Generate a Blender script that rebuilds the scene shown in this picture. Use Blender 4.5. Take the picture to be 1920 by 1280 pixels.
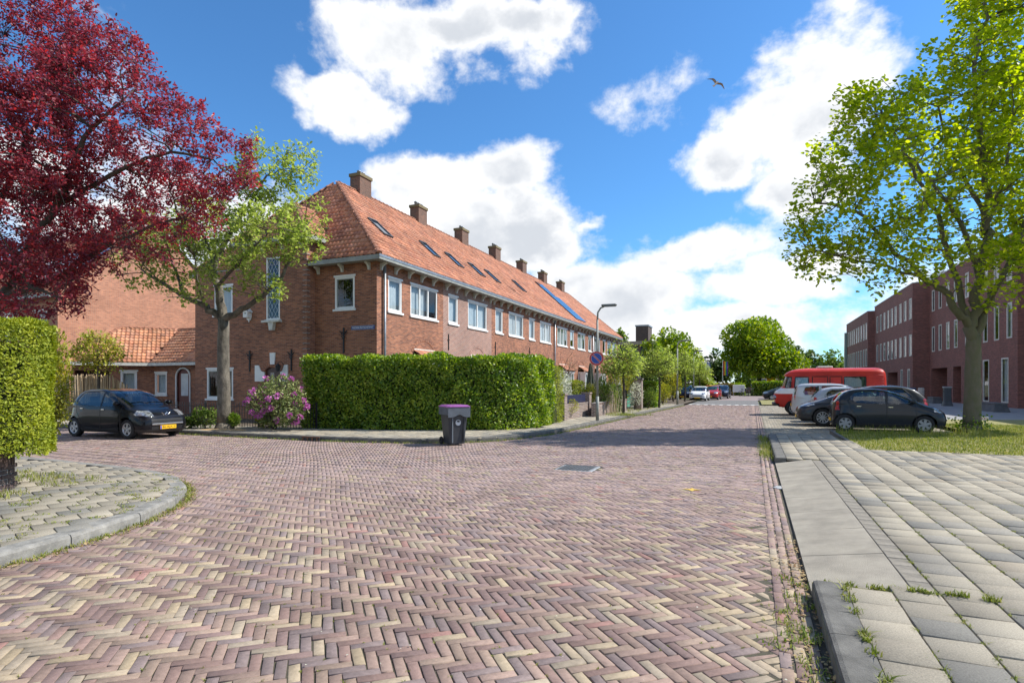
import bpy, math, random
import numpy as np
from mathutils import Vector, Matrix
for o in list(bpy.data.objects): bpy.data.objects.remove(o)
scene = bpy.context.scene
COL = scene.collection
R = math.radians
rnd = random.Random(7)
nr = np.random.default_rng(11)

# ------------------------------------------------------------------ camera
YAW = R(22.96); F = 1067.0; CAMH = 1.6; HOR = 720.0
cd = bpy.data.cameras.new('camera'); cam = bpy.data.objects.new('camera', cd); COL.objects.link(cam)
cam.location = (0, 0, CAMH); cam.rotation_euler = (R(90), 0, YAW)
cd.sensor_width = 36; cd.lens = 36 * F / 1920; cd.shift_y = (HOR - 640) / 1920
cd.clip_start = 0.05; cd.clip_end = 3000
scene.camera = cam

# ------------------------------------------------------------------ light
SUN_EL = R(46); SUN_H = Vector((0.86, 0.51)).normalized()
w = bpy.data.worlds.new('World'); scene.world = w; w.use_nodes = True
def build_world():
    nt = w.node_tree; N = nt.nodes; L = nt.links; N.clear()
    def nd(t, **k):
        n = N.new(t)
        for a, b in k.items(): setattr(n, a, b)
        return n
    def math_(op, a, b=None, clamp=False):
        n = nd('ShaderNodeMath', operation=op); n.use_clamp = clamp
        for i, v in enumerate((a, b)):
            if v is None: continue
            if isinstance(v, (int, float)): n.inputs[i].default_value = v
            else: L.new(v, n.inputs[i])
        return n.outputs[0]
    sky = nd('ShaderNodeTexSky', sky_type='NISHITA'); sky.sun_disc = False
    sky.sun_elevation = SUN_EL; sky.sun_rotation = math.atan2(SUN_H.x, SUN_H.y)
    sky.air_density = 1.0; sky.dust_density = 0.25; sky.ozone_density = 3.5; sky.altitude = 0
    tc = nd('ShaderNodeTexCoord'); sep = nd('ShaderNodeSeparateXYZ'); L.new(tc.outputs['Generated'], sep.inputs[0])
    x, y, z = sep.outputs
    az = math_('ARCTAN2', x, y)                       # azimuth clockwise from the street direction
    el = math_('ARCSINE', z)
    # cloud lookup on the direction, stretched towards the horizon
    comb = nd('ShaderNodeCombineXYZ'); L.new(az, comb.inputs[0]); L.new(math_('MULTIPLY', el, 1.25), comb.inputs[1])
    n1 = nd('ShaderNodeTexNoise'); n1.inputs['Scale'].default_value = 4.2; n1.inputs['Detail'].default_value = 7; n1.inputs['Roughness'].default_value = 0.60; n1.inputs['Distortion'].default_value = 0.25
    L.new(comb.outputs[0], n1.inputs['Vector'])
    n2 = nd('ShaderNodeTexNoise'); n2.inputs['Scale'].default_value = 13; n2.inputs['Detail'].default_value = 8; n2.inputs['Roughness'].default_value = 0.62
    L.new(comb.outputs[0], n2.inputs['Vector'])
    wn = nd('ShaderNodeTexNoise'); wn.inputs['Scale'].default_value = 7.5; wn.inputs['Detail'].default_value = 5; wn.inputs['Roughness'].default_value = 0.55; L.new(comb.outputs[0], wn.inputs['Vector'])
    ws = nd('ShaderNodeSeparateXYZ'); L.new(wn.outputs['Color'], ws.inputs[0])
    az0, el0 = az, el
    az = math_('ADD', az0, math_('MULTIPLY', math_('SUBTRACT', ws.outputs[0], 0.5), 0.17)); el = math_('ADD', el0, math_('MULTIPLY', math_('SUBTRACT', ws.outputs[1], 0.5), 0.13))
    # cumulus heaps: azimuth, elevation, half width, half height (radians), strength
    heaps = HEAPS
    field = None
    for (a, e, ra, re, s) in heaps:
        da = math_('DIVIDE', math_('SUBTRACT', az, a), ra); de = math_('DIVIDE', math_('SUBTRACT', el, e), re)
        d2 = math_('ADD', math_('MULTIPLY', da, da), math_('MULTIPLY', de, de))
        v = math_('MULTIPLY', math_('SUBTRACT', 1.0, math_('SQRT', d2)), s)
        v = math_('MAXIMUM', v, -1.0)
        field = v if field is None else math_('MAXIMUM', field, v)
    az, el = az0, el0
    # low cloud bank near the horizon all round
    bank = math_('MULTIPLY', math_('SUBTRACT', 0.22, el), 2.6)
    field = math_('MAXIMUM', field, math_('MINIMUM', bank, 0.42))
    nsum = math_('ADD', math_('MULTIPLY', math_('SUBTRACT', n1.outputs['Fac'], 0.5), 2.7), math_('MULTIPLY', math_('SUBTRACT', n2.outputs['Fac'], 0.5), 1.1))
    dens = math_('ADD', field, nsum)
    mr = nd('ShaderNodeMapRange', interpolation_type='SMOOTHSTEP'); mr.inputs['From Min'].default_value = -0.05; mr.inputs['From Max'].default_value = 0.62
    L.new(dens, mr.inputs['Value'])
    # brightness of the cloud: thick parts greyer, with soft billows
    n3 = nd('ShaderNodeTexNoise'); n3.inputs['Scale'].default_value = 5.5; n3.inputs['Detail'].default_value = 5; n3.inputs['Roughness'].default_value = 0.55
    off = nd('ShaderNodeVectorMath', operation='ADD'); L.new(comb.outputs[0], off.inputs[0]); off.inputs[1].default_value = (3.1, -0.05, 1.7); L.new(off.outputs[0], n3.inputs['Vector'])
    br = nd('ShaderNodeMapRange', interpolation_type='SMOOTHSTEP'); br.inputs['From Min'].default_value = 0.40; br.inputs['From Max'].default_value = 0.68
    L.new(n3.outputs['Fac'], br.inputs['Value'])
    thick = nd('ShaderNodeMapRange', interpolation_type='SMOOTHSTEP'); thick.inputs['From Min'].default_value = 0.35; thick.inputs['From Max'].default_value = 1.15; L.new(dens, thick.inputs['Value'])
    lum = math_('SUBTRACT', 1.0, math_('MULTIPLY', thick.outputs[0], math_('SUBTRACT', 1.0, br.outputs[0])), True)
    ramp = nd('ShaderNodeMix', data_type='RGBA'); L.new(lum, ramp.inputs['Factor'])
    ramp.inputs['A'].default_value = (2.6, 2.75, 2.98, 1); ramp.inputs['B'].default_value = (4.15, 4.17, 4.2, 1)
    skyg = nd('ShaderNodeMix', data_type='RGBA', blend_type='MULTIPLY'); skyg.inputs['Factor'].default_value = 1
    L.new(sky.outputs[0], skyg.inputs['A']); skyg.inputs['B'].default_value = SKYTINT
    mix = nd('ShaderNodeMix', data_type='RGBA'); L.new(mr.outputs[0], mix.inputs['Factor'])
    L.new(skyg.outputs['Result'], mix.inputs['A']); L.new(ramp.outputs['Result'], mix.inputs['B'])
    bg = nd('ShaderNodeBackground'); bg.inputs['Strength'].default_value = 0.15
    out = nd('ShaderNodeOutputWorld'); L.new(mix.outputs['Result'], bg.inputs[0]); L.new(bg.outputs[0], out.inputs[0])
def azel(px, py):
    a = (px - 960) / F; b = (HOR - py) / F
    X = a * math.cos(YAW) - math.sin(YAW); Y = math.cos(YAW) + a * math.sin(YAW)
    return math.atan2(X, Y), math.atan2(b, math.hypot(X, Y))
def heap(px, py, rx, ry, s=1.0):
    a, e = azel(px, py); a2, _ = azel(px + rx, py); _, e2 = azel(px, py - ry)
    return (a, e, abs(a2 - a), abs(e2 - e), s)
SKYTINT = (0.33, 0.57, 0.73, 1)
HEAPS = [heap(*h) for h in ((730, 70, 165, 130, 1.5), (860, 70, 165, 105, 1.5), (990, 50, 115, 75, 1.3), (650, 185, 115, 65, 1.4),
         (830, 345, 135, 85, 1.5), (935, 330, 130, 80, 1.5), (1000, 430, 150, 105, 1.5), (880, 450, 200, 110, 1.4), (1095, 420, 65, 40, 1.1),
         (1560, 125, 165, 125, 1.5), (1500, 230, 200, 120, 1.5), (1520, 340, 150, 75, 1.4), (1370, 285, 125, 55, 1.2), (1245, 175, 85, 55, .45),
         (1300, 480, 200, 45, 1.0), (1170, 560, 200, 110, 1.3), (1430, 530, 240, 80, 1.0), (1350, 620, 350, 70, 1.1), (300, 420, 280, 170, 1.2), (80, 330, 200, 110, 1.1))] + [
         (1.9, .55, .5, .25, 1.0), (2.9, .4, .6, .25, 1.1), (-1.6, .5, .5, .25, 1.0), (-2.6, .45, .5, .3, 1.0), (.9, 1.1, .5, .2, .9), (-1.5, 1.15, .6, .2, .9)]
build_world()
sl = bpy.data.lights.new('sun', 'SUN'); sl.energy = 3.7; sl.angle = R(0.53); sl.color = (1, 0.955, 0.88)
sun = bpy.data.objects.new('sun', sl); COL.objects.link(sun); sun.location = (30, 20, 40)
tosun = Vector((SUN_H.x * math.cos(SUN_EL), SUN_H.y * math.cos(SUN_EL), math.sin(SUN_EL)))
sun.rotation_euler = tosun.to_track_quat('Z', 'Y').to_euler()
vs = scene.view_settings; vs.view_transform = 'Standard'; vs.look = 'None'; vs.exposure = 0.86; vs.gamma = 1; vs.use_curve_mapping = False
scene.cycles.max_bounces = 6; scene.cycles.transparent_max_bounces = 12; scene.cycles.diffuse_bounces = 3

# ------------------------------------------------------------------ pixel geometry (photo pixels -> points of the place)
CY_, SY_ = math.cos(YAW), math.sin(YAW)
def dirv(px, py):
    a = (px - 960) / F; b = (HOR - py) / F
    return Vector((a * CY_ - SY_, CY_ + a * SY_, b))
CAM = Vector((0, 0, CAMH))
def G(px, py, z=0.0): d = dirv(px, py); return CAM + d * ((z - CAMH) / d.z)
def onX(px, py, X): d = dirv(px, py); return CAM + d * (X / d.x)
def onY(px, py, Y): d = dirv(px, py); return CAM + d * (Y / d.y)
def at(px, py, Z): return CAM + dirv(px, py) * Z
def depth(p): return -p[0] * SY_ + p[1] * CY_

# ------------------------------------------------------------------ objects
def tag(o, label=None, cat=None, group=None, kind=None):
    if label: o['label'] = label
    if cat: o['category'] = cat
    if group: o['group'] = group
    if kind: o['kind'] = kind
    return o
def empty(name, loc, rz=0.0, label=None, cat=None, group=None):
    o = bpy.data.objects.new(name, None); COL.objects.link(o); o.location = loc; o.rotation_euler = (0, 0, rz)
    o.empty_display_size = .2
    return tag(o, label, cat, group)
def wmat(o):
    M = Matrix.LocRotScale(o.location, o.rotation_euler, o.scale)
    return wmat(o.parent) @ M if o.parent else M
def link(name, me, parent=None, loc=None, rot=None):
    o = bpy.data.objects.new(name, me); COL.objects.link(o)
    if parent: o.parent = parent
    if loc is not None: o.location = loc
    if rot is not None: o.rotation_euler = rot
    return o
def copy_tree(o, parent=None):
    c = o.copy(); COL.objects.link(c); c.parent = parent
    for ch in list(o.children): copy_tree(ch, c)
    return c
class MB:
    def __init__(s): s.v = []; s.f = []; s.m = []; s.mi = 0; s.sm = []; s.smooth = False
    def add(s, vs, fs):
        b = len(s.v); s.v += [tuple(p) for p in vs]
        for f in fs: s.f.append([b + i for i in f]); s.m.append(s.mi); s.sm.append(s.smooth)
        return s
    def box(s, x0, x1, y0, y1, z0, z1, M=None):
        vs = [(x0,y0,z0),(x1,y0,z0),(x1,y1,z0),(x0,y1,z0),(x0,y0,z1),(x1,y0,z1),(x1,y1,z1),(x0,y1,z1)]
        if M is not None: vs = [M @ Vector(p) for p in vs]
        return s.add(vs, [(0,3,2,1),(4,5,6,7),(0,1,5,4),(1,2,6,5),(2,3,7,6),(3,0,4,7)])
    def rbox(s, x0, x1, y0, y1, z0, z1, b=.02, M=None):      # box with chamfered edges
        X = (x0, x0 + b, x1 - b, x1); Y = (y0, y0 + b, y1 - b, y1); Z = (z0, z0 + b, z1 - b, z1)
        vs = []; 
        for zi, ins in ((0, 1), (1, 0), (2, 0), (3, 1)):
            xi = (1, 2) if ins else (0, 3); yi = (1, 2) if ins else (0, 3)
            if ins: vs += [(X[1],Y[1],Z[zi]),(X[2],Y[1],Z[zi]),(X[2],Y[2],Z[zi]),(X[1],Y[2],Z[zi])]*1
            else: vs += [(X[1],Y[0],Z[zi]),(X[2],Y[0],Z[zi]),(X[3],Y[1],Z[zi]),(X[3],Y[2],Z[zi]),(X[2],Y[3],Z[zi]),(X[1],Y[3],Z[zi]),(X[0],Y[2],Z[zi]),(X[0],Y[1],Z[zi])]
        if M is not None: vs = [M @ Vector(p) for p in vs]
        a, c, d, e = 0, 4, 12, 20
        fs = [(a+3,a+2,a+1,a), (e,e+1,e+2,e+3)]
        for i in range(8): j = (i + 1) % 8; fs.append((c+i, c+j, d+j, d+i))
        fs += [(a,a+1,c+1,c),(a+1,a+2,c+3,c+2),(a+2,a+3,c+5,c+4),(a+3,a,c+7,c+6),(a+1,c+2,c+1),(a+2,c+4,c+3),(a+3,c+6,c+5),(a,c,c+7)]
        fs += [(d,d+1,e+1,e),(d+2,d+3,e+2,e+1),(d+4,d+5,e+3,e+2),(d+6,d+7,e,e+3),(d+1,d+2,e+1),(d+3,d+4,e+2),(d+5,d+6,e+3),(d+7,d,e)]
        return s.add(vs, fs)
    def quad(s, *p): return s.add(p, [tuple(range(len(p)))])
    def tube(s, pts, radii, n=8, cap=True):
        pts = [Vector(p) for p in pts]; 
        if isinstance(radii, (int, float)): radii = [radii] * len(pts)
        rings = []; ref = None
        for i, p in enumerate(pts):
            t = (pts[min(i+1, len(pts)-1)] - pts[max(i-1, 0)])
            t = t.normalized() if t.length > 1e-9 else Vector((0,0,1))
            if ref is None: ref = Vector((1,0,0)) if abs(t.x) < .8 else Vector((0,1,0))
            u = (ref - t * ref.dot(t)).normalized(); v = t.cross(u); ref = u
            rings.append([p + (u * math.cos(2*math.pi*k/n) + v * math.sin(2*math.pi*k/n)) * radii[i] for k in range(n)])
        vs = [q for r in rings for q in r]; fs = []
        for i in range(len(rings)-1):
            for k in range(n): fs.append((i*n+k, i*n+(k+1)%n, (i+1)*n+(k+1)%n, (i+1)*n+k))
        if cap: fs.append(tuple(range(n-1,-1,-1))); b = (len(rings)-1)*n; fs.append(tuple(b+k for k in range(n)))
        return s.add(vs, fs)
    def lathe(s, prof, n=24, axis='z', c=(0,0,0), closed=False):     # prof: list (r, h)
        vs = []; fs = []
        for r, h in prof:
            for k in range(n):
                a = 2*math.pi*k/n; p = (r*math.cos(a), r*math.sin(a), h)
                if axis == 'y': p = (r*math.cos(a), h, r*math.sin(a))
                if axis == 'x': p = (h, r*math.cos(a), r*math.sin(a))
                vs.append((p[0]+c[0], p[1]+c[1], p[2]+c[2]))
        m = len(prof)
        for i in range(m if closed else m-1):
            j = (i+1) % m
            for k in range(n): fs.append((i*n+k, i*n+(k+1)%n, j*n+(k+1)%n, j*n+k))
        return s.add(vs, fs)
    def prism(s, poly, h, M=None):            # poly: list of (x,y) extruded 0..h along z, placed by M
        n = len(poly); vs = [(p[0], p[1], 0) for p in poly] + [(p[0], p[1], h) for p in poly]
        if M is not None: vs = [M @ Vector(p) for p in vs]
        return s.add(vs, [tuple(range(n-1,-1,-1)), tuple(range(n,2*n))] + [(i,(i+1)%n,n+(i+1)%n,n+i) for i in range(n)])
    def mesh(s, name, mats, inv=None):
        me = bpy.data.meshes.new(name)
        vs = [tuple(inv @ Vector(p)) for p in s.v] if inv is not None else s.v
        me.from_pydata(vs, [], s.f)
        for m in (mats if isinstance(mats, (list, tuple)) else [mats]): me.materials.append(m)
        me.polygons.foreach_set('material_index', s.m)
        me.polygons.foreach_set('use_smooth', s.sm)
        me.update(); return me
    def build(s, name, mats, parent=None, world=True):
        inv = wmat(parent).inverted() if (parent and world) else None
        return link(name, s.mesh(name, mats, inv), parent)
def np_mesh(name, V, FQ, mat, smooth=False, tint=None):
    """V (n,3), FQ (m,k) int array"""
    me = bpy.data.meshes.new(name); m, k = FQ.shape
    me.vertices.add(len(V)); me.vertices.foreach_set('co', np.ascontiguousarray(V, dtype=np.float32).ravel())
    me.loops.add(m * k); me.loops.foreach_set('vertex_index', np.ascontiguousarray(FQ, dtype=np.int32).ravel())
    me.polygons.add(m); me.polygons.foreach_set('loop_start', np.arange(m, dtype=np.int32) * k)
    me.polygons.foreach_set('loop_total', np.full(m, k, dtype=np.int32))
    if smooth: me.polygons.foreach_set('use_smooth', np.ones(m, dtype=bool))
    me.materials.append(mat); me.update(calc_edges=True); me.validate()
    if tint is not None:
        at_ = me.attributes.new('tint', 'FLOAT_COLOR', 'FACE')
        at_.data.foreach_set('color', np.ascontiguousarray(np.concatenate([tint, np.ones((m, 1))], 1), dtype=np.float32).ravel())
    return me
def inpoly(P, poly):
    x, y = P[:, 0], P[:, 1]; ins = np.zeros(len(P), bool); n = len(poly)
    for i in range(n):
        x0, y0 = poly[i]; x1, y1 = poly[(i+1) % n]
        if y0 == y1: continue
        c = ((y0 > y) != (y1 > y)) & (x < (x1-x0) * (y-y0) / (y1-y0) + x0); ins ^= c
    return ins

# ------------------------------------------------------------------ materials
def newmat(name):
    m = bpy.data.materials.new(name); m.use_nodes = True; nt = m.node_tree
    return m, nt, nt.nodes['Principled BSDF'], nt.nodes['Material Output']
def setin(n, k, v): n.inputs[k].default_value = v
def pm(name, col, rough=.75, var=.2, scale=6, bump=0., metal=0., spec=.5, col2=None, coat=0., bscale=None, stretch=None, detail=6):
    m, nt, b, out = newmat(name); L = nt.links; N = nt.nodes
    geo = N.new('ShaderNodeTexCoord'); vec = geo.outputs['Object']
    if stretch:
        mp = N.new('ShaderNodeMapping'); mp.inputs['Scale'].default_value = stretch; L.new(vec, mp.inputs[0]); vec = mp.outputs[0]
    no = N.new('ShaderNodeTexNoise'); setin(no, 'Scale', scale); setin(no, 'Detail', detail); setin(no, 'Roughness', .65); L.new(vec, no.inputs['Vector'])
    mix = N.new('ShaderNodeMix'); mix.data_type = 'RGBA'
    c2 = col2 if col2 else tuple(c * (1 - var * 1.6) for c in col); c1 = col if col2 else tuple(min(1, c * (1 + var)) for c in col)
    mr = N.new('ShaderNodeMapRange'); setin(mr, 'From Min', .3); setin(mr, 'From Max', .7); L.new(no.outputs['Fac'], mr.inputs[0]); L.new(mr.outputs[0], mix.inputs['Factor'])
    mix.inputs['A'].default_value = (*c2, 1); mix.inputs['B'].default_value = (*c1, 1); L.new(mix.outputs['Result'], b.inputs['Base Color'])
    setin(b, 'Roughness', rough); setin(b, 'Metallic', metal); setin(b, 'Specular IOR Level', spec)
    if coat: setin(b, 'Coat Weight', coat); setin(b, 'Coat Roughness', .03); setin(b, 'Coat IOR', 1.4)
    if bump:
        n2 = N.new('ShaderNodeTexNoise'); setin(n2, 'Scale', bscale or scale * 6); setin(n2, 'Detail', 5); L.new(vec, n2.inputs['Vector'])
        bp = N.new('ShaderNodeBump'); setin(bp, 'Strength', bump); setin(bp, 'Distance', .02); L.new(n2.outputs['Fac'], bp.inputs['Height']); L.new(bp.outputs[0], b.inputs['Normal'])
    return m
def leafmat(name, c1, c2, c3=None, trans=.35, rough=.5, spec=.35, nscale=2.2):
    m, nt, b, out = newmat(name); L = nt.links; N = nt.nodes
    g = N.new('ShaderNodeNewGeometry'); cr = N.new('ShaderNodeValToRGB'); L.new(g.outputs['Random Per Island'], cr.inputs[0])
    cr.color_ramp.elements[0].color = (*c1, 1); cr.color_ramp.elements[1].color = (*c2, 1)
    if c3: e = cr.color_ramp.elements.new(.5); e.color = (*c3, 1)
    no = N.new('ShaderNodeTexNoise'); setin(no, 'Scale', nscale); setin(no, 'Detail', 3); L.new(g.outputs['Position'], no.inputs['Vector'])
    mr = N.new('ShaderNodeMapRange'); setin(mr, 'From Min', .35); setin(mr, 'From Max', .65); setin(mr, 'To Min', -.28); setin(mr, 'To Max', .28); L.new(no.outputs['Fac'], mr.inputs[0])
    ad = N.new('ShaderNodeMath'); ad.use_clamp = True; L.new(g.outputs['Random Per Island'], ad.inputs[0]); L.new(mr.outputs[0], ad.inputs[1]); L.new(ad.outputs[0], cr.inputs[0])
    L.new(cr.outputs[0], b.inputs['Base Color']); setin(b, 'Roughness', rough); setin(b, 'Specular IOR Level', spec)
    tr = N.new('ShaderNodeBsdfTranslucent'); hs = N.new('ShaderNodeHueSaturation'); setin(hs, 'Value', 1.5); setin(hs, 'Saturation', 1.1); L.new(cr.outputs[0], hs.inputs['Color']); L.new(hs.outputs[0], tr.inputs[0])
    mx = N.new('ShaderNodeMixShader'); setin(mx, 0, trans); L.new(b.outputs[0], mx.inputs[1]); L.new(tr.outputs[0], mx.inputs[2]); L.new(mx.outputs[0], out.inputs[0])
    return m
def brickmat(name, c1, c2, mortar, bw=.215, rh=.0625, ms=.007, bump=.5, dirt=.25):
    m, nt, b, out = newmat(name); L = nt.links; N = nt.nodes
    g = N.new('ShaderNodeNewGeometry'); sp = N.new('ShaderNodeSeparateXYZ'); L.new(g.outputs['Position'], sp.inputs[0])
    ad = N.new('ShaderNodeMath'); L.new(sp.outputs[0], ad.inputs[0]); L.new(sp.outputs[1], ad.inputs[1])
    cb = N.new('ShaderNodeCombineXYZ'); L.new(ad.outputs[0], cb.inputs[0]); L.new(sp.outputs[2], cb.inputs[1])
    br = N.new('ShaderNodeTexBrick'); L.new(cb.outputs[0], br.inputs['Vector']); setin(br, 'Scale', 1); setin(br, 'Brick Width', bw); setin(br, 'Row Height', rh); setin(br, 'Mortar Size', ms); setin(br, 'Mortar Smooth', .2); setin(br, 'Bias', 0)
    br.inputs['Color1'].default_value = (*c1, 1); br.inputs['Color2'].default_value = (*c2, 1); br.inputs['Mortar'].default_value = (*mortar, 1)
    no = N.new('ShaderNodeTexNoise'); setin(no, 'Scale', .9); setin(no, 'Detail', 7); setin(no, 'Roughness', .7); L.new(g.outputs['Position'], no.inputs['Vector'])
    mr = N.new('ShaderNodeMapRange'); setin(mr, 'From Min', .3); setin(mr, 'From Max', .7); setin(mr, 'To Min', 1 - dirt); setin(mr, 'To Max', 1 + dirt * .6); L.new(no.outputs['Fac'], mr.inputs[0])
    mx = N.new('ShaderNodeMix'); mx.data_type = 'RGBA'; mx.blend_type = 'MULTIPLY'; setin(mx, 'Factor', 1); L.new(br.outputs['Color'], mx.inputs['A']); L.new(mr.outputs[0], mx.inputs['B'])
    L.new(mx.outputs['Result'], b.inputs['Base Color']); setin(b, 'Roughness', .85)
    bp = N.new('ShaderNodeBump'); bp.invert = True; setin(bp, 'Strength', bump); setin(bp, 'Distance', .008); L.new(br.outputs['Fac'], bp.inputs['Height']); L.new(bp.outputs[0], b.inputs['Normal'])
    return m
def tintmat(name, rough=.8, scale=30, var=.25, bump=.3, speck=None):
    m, nt, b, out = newmat(name); L = nt.links; N = nt.nodes
    at_ = N.new('ShaderNodeAttribute'); at_.attribute_name = 'tint'
    g = N.new('ShaderNodeNewGeometry'); no = N.new('ShaderNodeTexNoise'); setin(no, 'Scale', scale); setin(no, 'Detail', 6); setin(no, 'Roughness', .7); L.new(g.outputs['Position'], no.inputs['Vector'])
    mr = N.new('ShaderNodeMapRange'); setin(mr, 'From Min', .3); setin(mr, 'From Max', .7); setin(mr, 'To Min', 1 - var); setin(mr, 'To Max', 1 + var); L.new(no.outputs['Fac'], mr.inputs[0])
    n2 = N.new('ShaderNodeTexNoise'); setin(n2, 'Scale', 1.3); setin(n2, 'Detail', 5); L.new(g.outputs['Position'], n2.inputs['Vector'])
    m2 = N.new('ShaderNodeMapRange'); setin(m2, 'From Min', .3); setin(m2, 'From Max', .7); setin(m2, 'To Min', .80); setin(m2, 'To Max', 1.14); L.new(n2.outputs['Fac'], m2.inputs[0])
    mu = N.new('ShaderNodeMath'); mu.operation = 'MULTIPLY'; L.new(mr.outputs[0], mu.inputs[0]); L.new(m2.outputs[0], mu.inputs[1])
    mx = N.new('ShaderNodeMix'); mx.data_type = 'RGBA'; mx.blend_type = 'MULTIPLY'; setin(mx, 'Factor', 1); L.new(at_.outputs['Color'], mx.inputs['A']); L.new(mu.outputs[0], mx.inputs['B'])
    L.new(mx.outputs['Result'], b.inputs['Base Color']); setin(b, 'Roughness', rough); setin(b, 'Specular IOR Level', .3)
    bp = N.new('ShaderNodeBump'); setin(bp, 'Strength', bump); setin(bp, 'Distance', .006); L.new(no.outputs['Fac'], bp.inputs['Height']); L.new(bp.outputs[0], b.inputs['Normal'])
    return m
def glassmat(name, tint=(.5, .55, .55), refl=.1, rough=.02):
    m, nt, b, out = newmat(name); L = nt.links; N = nt.nodes
    tr = N.new('ShaderNodeBsdfTransparent'); tr.inputs[0].default_value = (*tint, 1)
    gl = N.new('ShaderNodeBsdfGlossy'); setin(gl, 'Roughness', rough); gl.inputs[0].default_value = (.95, .97, 1, 1)
    g = N.new('ShaderNodeNewGeometry'); dt = N.new('ShaderNodeVectorMath'); dt.operation = 'DOT_PRODUCT'; L.new(g.outputs['Normal'], dt.inputs[0]); L.new(g.outputs['Incoming'], dt.inputs[1])
    def mm(op, a, b_):
        n = N.new('ShaderNodeMath'); n.operation = op; n.use_clamp = True
        for i, v in enumerate((a, b_)):
            if v is None: continue
            if isinstance(v, float): n.inputs[i].default_value = v
            else: L.new(v, n.inputs[i])
        return n.outputs[0]
    c = mm('SUBTRACT', 1.0, mm('ABSOLUTE', dt.outputs['Value'], None)); sch = mm('POWER', c, 5.0)
    mu = N.new('ShaderNodeMath'); mu.operation = 'MULTIPLY_ADD'; L.new(sch, mu.inputs[0]); mu.inputs[1].default_value = 1 - refl; mu.inputs[2].default_value = refl; mu.use_clamp = True
    mx = N.new('ShaderNodeMixShader'); L.new(mu.outputs[0], mx.inputs[0]); L.new(tr.outputs[0], mx.inputs[1]); L.new(gl.outputs[0], mx.inputs[2]); L.new(mx.outputs[0], out.inputs[0])
    return m
M = {}
M['wall'] = brickmat('red_brick', (.43, .165, .082), (.19, .068, .04), (.30, .22, .165))
M['wall_pale'] = brickmat('repointed_brick', (.36, .15, .095), (.24, .095, .065), (.48, .42, .37), ms=.011)
M['wall_sand'] = brickmat('orange_brick', (.54, .225, .125), (.36, .145, .085), (.42, .31, .23))
M['wall_dark'] = brickmat('maroon_brick', (.285, .108, .085), (.16, .065, .055), (.22, .145, .125), dirt=.15)
M['garden_brick'] = brickmat('garden_brick', (.22, .13, .10), (.14, .085, .075), (.42, .38, .34), ms=.012)
M['white'] = pm('white_paint', (.80, .80, .78), .45, .05, 3)
M['offwhite'] = pm('weathered_white', (.62, .61, .55), .6, .15, 6)
M['gutter'] = pm('gutter_paint', (.30, .31, .28), .55, .18, 3)
M['zinc'] = pm('zinc', (.30, .32, .34), .45, .2, 5, metal=.6)
M['curtain'] = pm('net_curtain', (.62, .64, .64), .9, .12, 2)
M['room'] = pm('dark_room', (.02, .021, .023), .9, .3, 1)
M['glass'] = glassmat('window_glass', (.75, .8, .82), .06)
M['iron'] = pm('black_iron', (.016, .016, .018), .5, .3, 20)
M['tile'] = tintmat('clay_tile', .7, 12, .22, .25)
M['tile_mass'] = M['tile']
M['bark'] = pm('bark', (.155, .135, .105), .9, .45, 7, bump=.9, bscale=40, stretch=(1, 1, .45))
M['bark_moss'] = pm('mossy_bark', (.15, .125, .095), .9, .3, 5, bump=.9, bscale=40, col2=(.095, .10, .045), stretch=(1, 1, .5))
M['twig'] = pm('twig', (.085, .07, .055), .9, .3, 9)
M['rubber'] = pm('tyre_rubber', (.018, .018, .019), .8, .3, 20)
M['darkplastic'] = pm('dark_plastic', (.02, .021, .023), .5, .2, 15)
M['chrome'] = pm('chrome', (.75, .76, .78), .12, .03, 5, metal=1)
M['alloy'] = pm('alloy', (.52, .53, .55), .3, .08, 10, metal=.85)
M['carglass'] = glassmat('car_glass', (.55, .62, .60), .09)
M['seat'] = pm('car_seat', (.04, .04, .045), .9, .2, 10)
M['redlamp'] = pm('red_lamp', (.42, .012, .012), .15, .1, 5, coat=.6)
M['clearlamp'] = pm('lamp_glass', (.40, .42, .45), .1, .5, 14, metal=.6)
M['yellow_plate'] = pm('yellow_plate', (.85, .48, .01), .5, .05, 3)
M['steel'] = pm('galvanised_steel', (.36, .37, .37), .5, .15, 8, metal=.4)
M['paintline'] = pm('road_paint', (.72, .72, .68), .7, .2, 12)
M['asphalt'] = pm('asphalt', (.16, .155, .15), .9, .25, 20, bump=.3, bscale=150)
M['concrete'] = pm('concrete', (.36, .35, .32), .85, .18, 5, bump=.25, bscale=90)
M['kerb'] = pm('kerb_concrete', (.135, .128, .112), .85, .3, 6, bump=.35, bscale=120)
M['kerb_pale'] = pm('kerb_granite', (.255, .245, .22), .85, .3, 7, bump=.35, bscale=120)
M['soil'] = pm('soil', (.105, .08, .055), .95, .4, 3, bump=.6, bscale=40)
M['joint'] = pm('joint_sand', (.085, .07, .052), .95, .4, 9, col2=(.062, .06, .032), bump=.4, bscale=90)
M['grassbase'] = pm('lawn_soil', (.20, .21, .055), .95, .3, 1.6, col2=(.27, .225, .10), bump=.4, bscale=60)
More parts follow.
